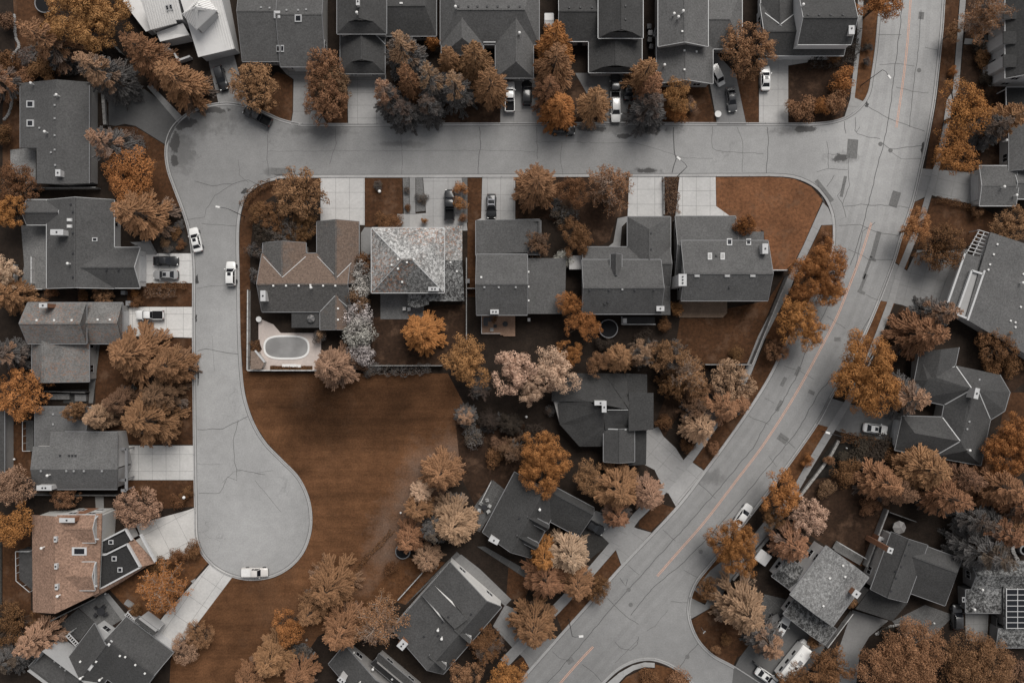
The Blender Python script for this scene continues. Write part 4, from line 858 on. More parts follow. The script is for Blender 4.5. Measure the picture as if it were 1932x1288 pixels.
# ---- west side
h = House('plain grey gabled house on the west side with two square skylights', .083, (105, 250))
for x0, x1, a, b in ((38,107,152,345),):
    h.slab([(38,157,2.9),(107,150,4.7),(107,347,4.7),(69,346,3.7),(69,279,3.7),(38,279,2.9)]); h.slab([(107,150,4.7),(168,155,2.9),(168,346,2.9),(107,347,4.7)])
h.g.bar(P(168.6,155,2.9), P(168.6,346,2.9), .12, .13); h.g.bar(P(37.6,157,2.9), P(37.6,279,2.9), .12, .13)
h.skylight(58,197,14,13); h.skylight(58,233,13,13); h.chimney(109, 326, 8, 11, 5.5, holes=1)
h.vents([(104,181),(104,199),(104,224),(104,256),(104,283),(105,312),(75,242),(97,288)], VENT); h.pipe((64,160),(112,182),(90,251)); h.done()
h = House('big grey house with a gabled double garage wing and rear terrace', .078, (155, 460), (.5, .49, .48), gut='trim')
h.gy((88,377),(215,544), 3, 5.3, 141); h.gx((150,467),(264,543), 3, 5.0, 504); h.gx((50,377),(118,424), 2.9, 4.2, 400)
h.chimney(107, 438, 22, 9, 6.4, holes=1); h.skylight(132,415,9,6,True); h.skylight(132,427,9,6,True); h.skylight(179,452,10,7)
h.vents([(134,386),(138,440),(138,478),(138,523),(138,400),(201,509)], VENTD); h.vents([(224,509)], VENTD); h.pipe((133,498)); h.garage(1, 'a1'); h.done()
h = House('grey house with leaf speckled roof and white garage edge beside the pickup', (.15, .145, .14), (140, 640), mat='leafroof')
h.gy((60,625),(168,720), 3, 4.9, 80); h.gx((52,571),(163,648), 4.6, 6.8, 610, R=(151,610)); h.gx((161,571),(231,648), 3, 5, 609, R=(221,609))
h.chimney(81, 576, 13, 7, 7.4, brick=True); h.vents([(70,604),(103,604),(136,604),(185,603),(208,603)], VENTW); h.garage(2, 'a1'); h.done()
h = House('grey house with ridge vents and a white carport frame in front', .12, (150, 850), (.4, .39, .38))
h.slab([(66,767,3.4),(165,767,3.4),(160,842,3.0),(66,842,3.0)], gut=True)
h.slab([(95,814,3.7),(222,815,3.7),(222,885,5.6),(57,885,5.6),(62,842,4.3),(94,842,4.3)]); h.slab([(57,885,5.6),(222,885,5.6),(221,922,3.4),(63,922,3.4)])
h.g.bar(P(63,923,3.4), P(221,923,3.4), .12, .13); h.g.bar(P(122,813.5,3.72), P(222,814.5,3.72), .12, .13)
h.chimney(83, 920, 26, 8, 5.2, holes=2); h.vents([(78,888),(126,888),(140,888),(159,888),(193,888),(101,781),(101,800)], VENT); h.vents([(131,859),(137,859),(143,859),(114,859)], VENTD); h.pipe((95,895)); h.done()
mb = MB()
for a, b in (((222,847),(238,846)),((238,846),(238,925)),((228,925),(238,925)),((222,905),(238,905))): mb.bar(P(*a, 2.9), P(*b, 2.9), .5, .2)
for p in ((237,848),(237,904),(237,924)): mb.box(P(*p, 2.9), .2, .2, 0, 2.7)
mb.build('carport_frame', M['gutter'], h.t)
h = House('terracotta brown house with flat black garage roofs edged in white', (.255, .162, .118), (150, 1060), (.45, .44, .42), mat='tile', gut='trim')
h.slab([(60,971,4.6),(104,974,7.2),(104,1157,7.2),(62,1154,4.6)]); h.slab([(104,974,7.2),(192,968,4.9),(190,1040,4.9),(186,1118,4.7),(172,1124,4.8),(104,1157,7.2)])
h.gx((108,971),(180,1023), 5.9, 6.8, 997, walls=True, ov=.2); h.gx((108,1060),(179,1113), 5.9, 6.8, 1087, walls=True, ov=.2)
h.slab([(171,1121,4.2),(262,1071,3.6),(278,1067,3.0),(232,1096,3.0),(180,1126,3.4)]); h.slab([(240,1026,3.6),(251,1015,3.2),(293,1062,2.8),(277,1067,2.8),(263,1070,3.4)])
h.newroof(.028, 'shingle'); h.slab([(189,1022,3.7),(236,997,3.5),(248,1019,3.5),(190,1044,3.7)]); h.slab([(171,1048,3.9),(199,1047,3.8),(239,1026,3.6),(263,1070,3.6),(171,1120,3.9)])
mb = MB()
for a, b in (((189,1022),(236,998)),((236,998),(248,1019)),((171,1047),(199,1046)),((199,1046),(239,1026)),((239,1026),(264,1070)),((264,1070),(171,1120)),((264,1008),(292,1060))): mb.bar(P(*a, 4.0), P(*b, 4.0), .28, .55)
for a, b in (((184,973),(175,983)),((175,983),(175,1016)),((175,1016),(186,1017)),((181,1060),(178,1067)),((178,1067),(178,1105)),((178,1105),(183,1105))): mb.bar(P(*a, 6.1), P(*b, 6.1), .2, .2)
mb.build('parapet', M['trim'], h.t)
h.chimney(126, 981, 26, 7, 7.6, brick=True); h.skylight(150,1039,28,15); h.skylight(216,1053,9,9); h.skylight(227,1074,9,9); h.skylight(210,1022,9,8)
for x, y in ((104,1017),(105,1068),(106,1107)): h.chimney(x, y, 4, 9, 7.6, holes=1)
h.pipe((84,1031),(114,1121)); h.done()
h = House('charcoal hipped house at the bottom left with white louvred trellises', .06, (210, 1240), (.4, .4, .4), 37, gut='gutter')
h.gx((238,1163),(258,1322), 3, 5.6, (242,1237)); h.gy((178,1175),(165,1330), 3, 5.8, (165,1262)); h.gx((70,1245),(190,1290), 3, 5, (120,1250)); h.gx((262,1162),(298,1192), 2.9, 3.9, (280,1180), ov=.3)
h.vents([(104,1246),(115,1256),(124,1263)], VENT); h.vents([(152,1247),(182,1247),(227,1236),(237,1238),(256,1253),(274,1269)], VENTW); h.pipe((193,1278),(157,1275)); h.skylight(171,1258,5,12,True); h.skylight(208,1212,5,11,True)
h.garage(0, 'b0', -2.6); h.garage(0, 'b0', 2.4)
h.done()
# ---- south east corner
h = House('pale lichen roofed house with two dark lower wings by the motorhome', (.15, .148, .146), (1560, 1105), (.62, .61, .6), 36.5, mat='lichen', gut='gutter')
h.gy((1559,1029),(1571,1181), 5.2, 7.2, (1604,1078)); h.newroof(.04, 'lichen'); h.gx((1484,1048),(1488,1110), 2.9, 3.8, (1480,1080)); h.gy((1500,1128),(1556,1216), 2.9, 4.2, (1552,1172))
h.chimney(1616, 1120, 11, 11, 7.6, brick=True); h.vents([(1594,1087),(1553,1142),(1565,1090),(1590,1066)], VENTW); h.garage(2, 'b1'); h.done()
h = House('dark charcoal hip roofed house with a striped patio umbrella behind', .062, (1730, 1090), (.3, .29, .28), 20, gut='gutter')
h.gx((1706,1015),(1783,1142), 3, 6, (1760,1063), R=(1806,1082)); h.gy((1682,1003),(1711,1136), 4.6, 7, (1700,1060)); h.newroof(.045); h.slab([(1641,1112,3.2),(1712,1138,3.2),(1684,1171,2.8),(1614,1148,2.8)])
h.chimney(1680, 1038, 8, 9, 7.8, brick=True); h.chimney(1664, 1020, 13, 13, 2.4, brick=True); h.vents([(1715,1026),(1707,1046),(1699,1068),(1690,1077),(1690,1090),(1681,1114),(1796,1056)], VENTD); h.done()
h = House('dark mossy roofed house with a row of roof panels at the right edge', .032, (1890, 1110), (.2, .195, .19), 0, mat='lichen', gut='gutter')
h.gx((1832,1062),(1990,1114), 3, 4.6, 1085); h.slab([(1822,1112,3.0),(1893,1112,3.2),(1888,1156,2.8),(1822,1155,2.8)], gut=True); h.slab([(1884,1186,3),(1990,1186,3.4),(1990,1221,2.8),(1880,1221,2.8)], gut=True); h.slab([(1893,1105,3.6),(1990,1105,3.6),(1990,1188,3.2),(1894,1186,3.2)])
mb = MB(); gr = MB()
for i in range(4):
    for j in range(7):
        x0, y0 = 1900+i*21, 1112+j*10.5
        mb.add([P(x0,y0,3.85), P(x0+19.5,y0,3.85), P(x0+19.5,y0+9.2,3.82), P(x0,y0+9.2,3.82)], [[0, 1, 2, 3]])
for i in range(5): gr.bar(P(1899+i*21,1109,3.84), P(1899+i*21,1186,3.8), .14, .1)
for j in range(8): gr.bar(P(1899,1111+j*10.5,3.84), P(1984,1111+j*10.5,3.84), .12, .09)
o = mb.build('roof_panel', M['glass'], h.t, fix=False); gr.build('panel_frame', M['trim'], h.t); h.skylight(1817,1130,5,9); h.pipe((1833,1146),(1848,1109)); h.done()
h = House('neighbouring dark roof sliver at the left edge beside the lawn', .06, (-20, 830), name='shed', cat='shed')
h.gy((-60,770),(8,892), 3, 4.6, -26); h.done(False)
h = House('small white roofed shed in the gap beside the near black house', (.5, .49, .48), (1036, 37), (.3, .3, .3), name='shed', cat='shed', mat='metal_roof', gut='trim')
h.gx((1028,26),(1044,50), 2.1, 2.35, 38); h.done(False)
h = House('small pale flat roofed shed beside the grey house west wall', (.4, .39, .38), (1085, 495), (.3, .3, .3), name='shed', cat='shed', mat='metal_roof', gut='trim')
h.slab([(1074,482,2.3),(1097,482,2.4),(1097,508,2.4),(1074,508,2.3)], .12, inset=.15); h.done(False)
h = House('white two panel shed roof beside the dark wing of the lichen house', (.5, .49, .48), (1440, 1052), (.3, .3, .3), 36, name='shed', cat='shed', mat='metal_roof', gut='trim')
h.gy((1437,1036),(1443,1067), 2.2, 2.45, (1440,1051)); h.done(False)
# ------------------------------------------------------------------ trees
import numpy as np
class Leaves:
    def __init__(s): s.q = []; s.t = []; s.y = []
    def quad(s, a, b, c, d, tone, vary): s.q.append((a, b, c, d)); s.t.append(tone); s.y.append(vary)
    def mesh(s, name):
        n = len(s.q); v = np.array(s.q, dtype=np.float32).reshape(-1, 3)
        me = bpy.data.meshes.new(name); me.vertices.add(n*4); me.vertices.foreach_set('co', v.ravel())
        me.loops.add(n*4); me.loops.foreach_set('vertex_index', np.arange(n*4, dtype=np.int32))
        me.polygons.add(n); me.polygons.foreach_set('loop_start', np.arange(0, n*4, 4, dtype=np.int32))
        me.materials.append(M['leaf'])
        for nm, dat in (('tone', s.t), ('vary', s.y)):
            at = me.attributes.new(nm, 'FLOAT', 'FACE'); at.data.foreach_set('value', np.array(dat, dtype=np.float32))
        me.update(calc_edges=True); return me
def blade(L, p, d, ln, w, up, tone, vary):          # a small leafy twig: a pointed quad
    d = d.normalized(); s = d.cross(up)
    if s.length < 1e-4: s = Vector((1, 0, 0))
    s = s.normalized()*w*.5; m = p+d*ln*.45
    L.quad(p, m+s, p+d*ln, m-s, tone, vary)
UP = Vector((0, 0, 1))
def spruce(seed, h=11.0, R=3.5, whorls=13, droop=1.0, fat=1.0, gap=.3, n0=8, step=.13):
    r = random.Random(seed); L = Leaves(); tr = MB()
    bend = (r.uniform(-.2, .2), r.uniform(-.2, .2))
    tr.tube([(0, 0, -.1), (bend[0]*.5, bend[1]*.5, h*.5), (bend[0], bend[1], h*.97)], [.2, .12, .03], 7)
    def finger(p0, d, ln, el, tone, br, f0, curl):
        d = d.normalized(); sd = Vector((-d.y, d.x, 0)); m = max(3, int(ln/step))
        for j in range(m+1):
            f = j/m
            if f < f0: continue
            p = p0+d*(ln*f)+UP*(ln*f*math.tan(el)+curl*ln*(f*f-.4*f))
            w = (.15+.2*math.sin(min(1, f*1.1)*2.8))*fat*(.75+.25*min(1, ln/2))
            for sg in (-1, 1):
                dd = sd*sg*.75+d*.8+UP*r.uniform(-.4, .15)
                blade(L, p, dd, w*r.uniform(.75, 1.3), .1*fat, UP+d*r.uniform(-.5, .5), tone, br*.6+.4*r.random())
            blade(L, p, d*.9+sd*r.uniform(-.4, .4)+UP*r.uniform(.1, .6), w*.85, .1*fat, sd, tone, .2+br*.5+.3*r.random())
            if r.random() < .5: blade(L, p, d*.3+sd*r.uniform(-.5, .5)-UP*.8, w*.8, .14*fat, sd, tone, br*.4+.3*r.random())
    for i in range(whorls):
        t = (i+r.uniform(-.25, .25))/(whorls-1); t = max(0, min(1, t)); z = h*(.08+.89*t)
        n = n0 if t < .6 else (n0-2 if t < .82 else max(4, n0-5)); a0 = r.uniform(0, 6.28); lay = r.uniform(.88, 1.1)
        for k in range(n):
            a = a0+6.283*k/n+r.uniform(-.25, .25)
            ln = max(.4, R*(1-t)**.72*r.uniform(.74, 1.1)*lay)
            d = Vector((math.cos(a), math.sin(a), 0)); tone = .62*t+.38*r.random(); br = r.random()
            el = (.55*t-.2-.18*droop*(1-t))+r.uniform(-.1, .1); p0 = Vector((bend[0]*t, bend[1]*t, z)); g = gap if t < .8 else 0
            if ln > 1.2: tr.tube([p0, p0+d*ln*.8+UP*ln*.8*math.tan(el)], [.05, .015], 4, cap=False)
            finger(p0, d, ln, el, tone, br, g, .1)
            if ln > 1.1:
                for sg in (-1, 1):
                    q = r.uniform(.38, .66); p1 = p0+d*(ln*q)+UP*(ln*q*math.tan(el)); d1 = Vector((math.cos(a+sg*.52), math.sin(a+sg*.52), 0))
                    finger(p1, d1, ln*(1-q)*r.uniform(.7, 1.0), el-.12, tone, br, .1, .1)
    blade(L, Vector((*bend, h*.95)), UP, .6, .2, Vector((1, 0, 0)), 1, .8)
    return L.mesh('crown'), tr
def rnd_unit(r):
    while True:
        v = Vector((r.uniform(-1, 1), r.uniform(-1, 1), r.uniform(-1, 1)))
        if .05 < v.length < 1: return v.normalized()
def leafy(seed, h=9.0, R=3.6, lobes=34, leaf=.26, dens=95, base=.22, flat=.82, lr=(.7, 1.25), spiky=0.0, wob=1.0, jit=.5):
    # a broad crown of many rounded leaf lumps of unequal size
    r = random.Random(seed); L = Leaves(); tr = MB(); cz = h*(base+1)/2; rz = h*(1-base)/2
    tr.tube([(0, 0, -.1), (.1, .05, h*base*1.2), (.15, -.1, h*.55)], [.26, .2, .1], 7)
    ph = [r.uniform(0, 6.28) for _ in range(4)]
    for i in range(lobes):
        v = rnd_unit(r)
        if v.z < -.35: v.z = -v.z*.6
        a = math.atan2(v.y, v.x); out = 1+wob*(.16*math.sin(2*a+ph[0])+.14*math.sin(3*a+ph[1])+.08*math.sin(5*a+ph[2]))
        rr_ = r.uniform(.62, .9) if i > lobes*.2 else r.uniform(.1, .5)
        c = Vector((v.x*R*rr_*out, v.y*R*rr_*out, cz+v.z*rz*rr_*flat)); rad = r.uniform(*lr)*R/3.6
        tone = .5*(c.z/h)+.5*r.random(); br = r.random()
        tr.tube([(.12, -.05, h*r.uniform(base*.9, .5)), tuple(c*.75+Vector((0, 0, cz*.18))), tuple(c)], [.09, .05, .02], 4, cap=False)
        for k in range(int(dens*rad*rad/(R/3.6)**2)):
            n = rnd_unit(r)
            if n.z < -.3 and r.random() < .7: n.z = -n.z
            bump = 1+.2*math.sin(4*n.x+ph[0]+i)*math.sin(5*n.y+ph[1])+.1*math.sin(9*n.z+i)
            p = c+Vector((n.x, n.y, n.z*.8))*rad*bump*r.uniform(.82, 1.05)*(1+spiky*r.random())
            nn = (n+rnd_unit(r)*jit).normalized(); t1 = nn.cross(rnd_unit(r))
            if t1.length < .05: continue
            t1 = t1.normalized(); t2 = nn.cross(t1); s = leaf*r.uniform(.6, 1.25)*.5
            L.quad(p-t1*s, p+t2*s*.7, p+t1*s*1.1, p-t2*s*.7, tone, br*.65+.35*r.random())
    return L.mesh('crown'), tr
def airy(seed, h=9.0, R=3.6, nb=26, leaf=.22, dens=16, pale=True):
    # thin ascending limbs showing between sparse leaves
    r = random.Random(seed); L = Leaves(); tr = MB()
    tr.tube([(0, 0, -.1), (.1, .05, h*.5), (0, .1, h*.95)], [.2, .13, .03], 7)
    for i in range(nb):
        t = .18+.75*i/nb; a = i*2.4+r.uniform(-.4, .4); ln = R*(1.12-t*.75)*r.uniform(.7, 1.1); d = Vector((math.cos(a), math.sin(a), 0))
        p0 = Vector((.05, .05, h*t)); pts = [p0]; p = p0.copy(); tone = r.random(); br = r.random()
        for j in range(5):
            p = p+d*(ln/5)+UP*(ln/5*r.uniform(.1, .75))*(1-t*.4)+rnd_unit(r)*.16; pts.append(p.copy())
        tr.tube(pts, [.075, .06, .05, .04, .03, .015], 5, cap=False)
        for j in range(1, 6):
            for q in range(3):
                a2 = r.uniform(0, 6.28); dd = (d*.6+Vector((math.cos(a2), math.sin(a2), r.uniform(-.2, .6)))).normalized(); tl = r.uniform(.5, 1.2)
                e = pts[j]+dd*tl; tr.tube([pts[j], e], [.022, .008], 3, cap=False)
                for k in range(dens):
                    c = pts[j].lerp(e, r.uniform(.2, 1.1))+rnd_unit(r)*.24; nn = (UP*.5+rnd_unit(r)).normalized(); t1 = nn.cross(rnd_unit(r))
                    if t1.length < .05: continue
                    t1 = t1.normalized(); t2 = nn.cross(t1); s = leaf*r.uniform(.6, 1.3)*.5
                    L.quad(c-t1*s, c+t2*s*.7, c+t1*s*1.1, c-t2*s*.7, tone, br*.5+.5*r.random())
    return L.mesh('crown'), tr
def kit(f, seeds, bark, **k):
    out = []
    for sd in seeds: c, t = f(sd, **k); out.append((c, t.mesh('trunk', M[bark], .8, fix=False)))
    return out
KIT = {
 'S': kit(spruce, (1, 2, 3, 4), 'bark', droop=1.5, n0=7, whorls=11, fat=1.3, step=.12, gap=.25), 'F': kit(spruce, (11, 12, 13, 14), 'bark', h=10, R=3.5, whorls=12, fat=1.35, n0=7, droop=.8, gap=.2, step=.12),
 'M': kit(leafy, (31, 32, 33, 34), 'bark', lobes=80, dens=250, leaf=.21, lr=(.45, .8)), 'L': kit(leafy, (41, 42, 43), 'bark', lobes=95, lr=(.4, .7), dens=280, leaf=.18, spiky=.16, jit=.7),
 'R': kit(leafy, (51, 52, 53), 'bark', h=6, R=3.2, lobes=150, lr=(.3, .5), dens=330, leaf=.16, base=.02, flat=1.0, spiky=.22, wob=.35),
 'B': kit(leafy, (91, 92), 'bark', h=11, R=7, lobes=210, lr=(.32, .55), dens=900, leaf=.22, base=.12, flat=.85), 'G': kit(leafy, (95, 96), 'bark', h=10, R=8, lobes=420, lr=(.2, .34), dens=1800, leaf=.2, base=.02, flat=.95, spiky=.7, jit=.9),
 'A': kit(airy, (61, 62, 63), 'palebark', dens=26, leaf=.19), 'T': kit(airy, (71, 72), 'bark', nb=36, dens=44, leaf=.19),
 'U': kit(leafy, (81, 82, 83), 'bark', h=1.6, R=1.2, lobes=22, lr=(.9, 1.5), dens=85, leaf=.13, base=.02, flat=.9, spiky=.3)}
DIM = {'S': (11, 3.5), 'F': (10, 3.5), 'M': (9, 3.6), 'L': (9, 3.6), 'R': (6, 3.2), 'B': (11, 7), 'G': (10, 8), 'A': (9, 3.6), 'T': (9, 3.6), 'U': (1.6, 1.2)}
NAME = {'S': 'spruce_tree', 'F': 'fir_tree', 'M': 'maple_tree', 'L': 'leafy_tree', 'R': 'round_tree', 'B': 'maple_tree', 'G': 'round_tree', 'A': 'birch_tree', 'T': 'leafy_tree', 'U': 'shrub'}
TONE = {  # orange, copper, tan, dark copper, brown, pale, grey blue, dark grey, golden, black green, white, mixed
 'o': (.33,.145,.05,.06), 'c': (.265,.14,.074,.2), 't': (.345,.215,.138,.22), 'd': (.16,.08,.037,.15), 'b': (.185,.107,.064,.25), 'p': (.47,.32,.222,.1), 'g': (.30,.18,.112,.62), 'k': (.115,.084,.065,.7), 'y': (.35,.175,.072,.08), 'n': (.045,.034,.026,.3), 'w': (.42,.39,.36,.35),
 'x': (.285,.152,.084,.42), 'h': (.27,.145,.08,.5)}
ZC = {'S': .36, 'F': .4, 'M': .6, 'L': .6, 'R': .5, 'B': .5, 'G': .45, 'A': .6, 'T': .6, 'U': .5}
tr_n = [0]
def tree(k, x, y, r, h, c, label, group=None, sy=1.0, rot=None):
    i = tr_n[0]; tr_n[0] += 1
    if k == 'R': r *= 1.16
    if k in 'SF': r *= 1.12; h *= 1.38 if r >= 32 else 1.15
    cr, tk = KIT[k][i % len(KIT[k])]; H0, R0 = DIM[k]
    p = P(x, y, h*ZC[k]); rad = r*S*(H-h*ZC[k])/H; cat = 'shrub' if k == 'U' else 'tree'
    rz = rot if rot is not None else (RND.uniform(0, 6.28) if sy == 1 else RND.choice((0, math.pi)))
    t = thing(NAME[k], label, cat, (p.x, p.y, 0), rz, group or ('shrubs of the gardens' if k == 'U' else 'trees of the neighbourhood'))
    t.scale = (rad/R0, rad/R0*sy, h/H0)
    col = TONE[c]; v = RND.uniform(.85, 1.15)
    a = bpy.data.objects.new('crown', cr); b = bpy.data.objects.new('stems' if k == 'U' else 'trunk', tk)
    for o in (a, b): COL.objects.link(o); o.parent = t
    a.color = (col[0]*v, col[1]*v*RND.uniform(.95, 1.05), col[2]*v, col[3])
    return t
def hedge(pts, w, h, c, label, leaf=.16, dens=110, name='hedge', rag=.16):       # a clipped row: leaves over a rounded box along pixel points
    r = random.Random(len(label)*7+int(pts[0][0])); L = Leaves(); stems = []; wp = [P(*p, h*.5) for p in pts]; o = wp[0].copy(); o.z = 0
    for a, b in zip(wp, wp[1:]):
        ln = (b-a).length; d = (b-a).normalized(); n = Vector((-d.y, d.x, 0))
        for k in range(max(2, int(ln/1.1))):
            q = a.lerp(b, (k+.5)/max(2, int(ln/1.1)))-o; stems.append(q)
        for k in range(int(dens*ln*(w+2*h)*.6)):
            f = r.uniform(-.02, 1.02); u = r.random(); lump = 1+rag*math.sin(f*ln*2.1+1)+rag*math.sin(f*ln*4.3)
            if u < w/(w+2*h): off = n*r.uniform(-.5, .5)*w*lump; z = h*lump*r.uniform(.88, 1.04); nn = UP
            else: sg = r.choice((-1, 1)); off = n*sg*w*.5*lump*r.uniform(.85, 1.08); z = h*r.uniform(.05, .95); nn = n*sg
            c0 = a.lerp(b, f)+off-o; c0.z = z
            nn = (nn+rnd_unit(r)*.9).normalized(); t1 = nn.cross(rnd_unit(r))
            if t1.length < .05: continue
            t1 = t1.normalized(); t2 = nn.cross(t1); s = leaf*r.uniform(.6, 1.3)*.5
            L.quad(c0-t1*s, c0+t2*s*.7, c0+t1*s*1.1, c0-t2*s*.7, r.random(), .4*math.sin(f*ln*1.7)**2+.6*r.random())
    t = thing(name, label, 'hedge', o, 0, 'hedges of the gardens'); e = bpy.data.objects.new('foliage', L.mesh('foliage')); COL.objects.link(e); e.parent = t; e.color = TONE[c]
    for q in stems: st = MB(); st.tube([(q.x, q.y, -.05), (q.x, q.y, h*.7)], [.05, .02], 4); st.build('stem', M['bark'], t, local=True, fix=False)
    return t
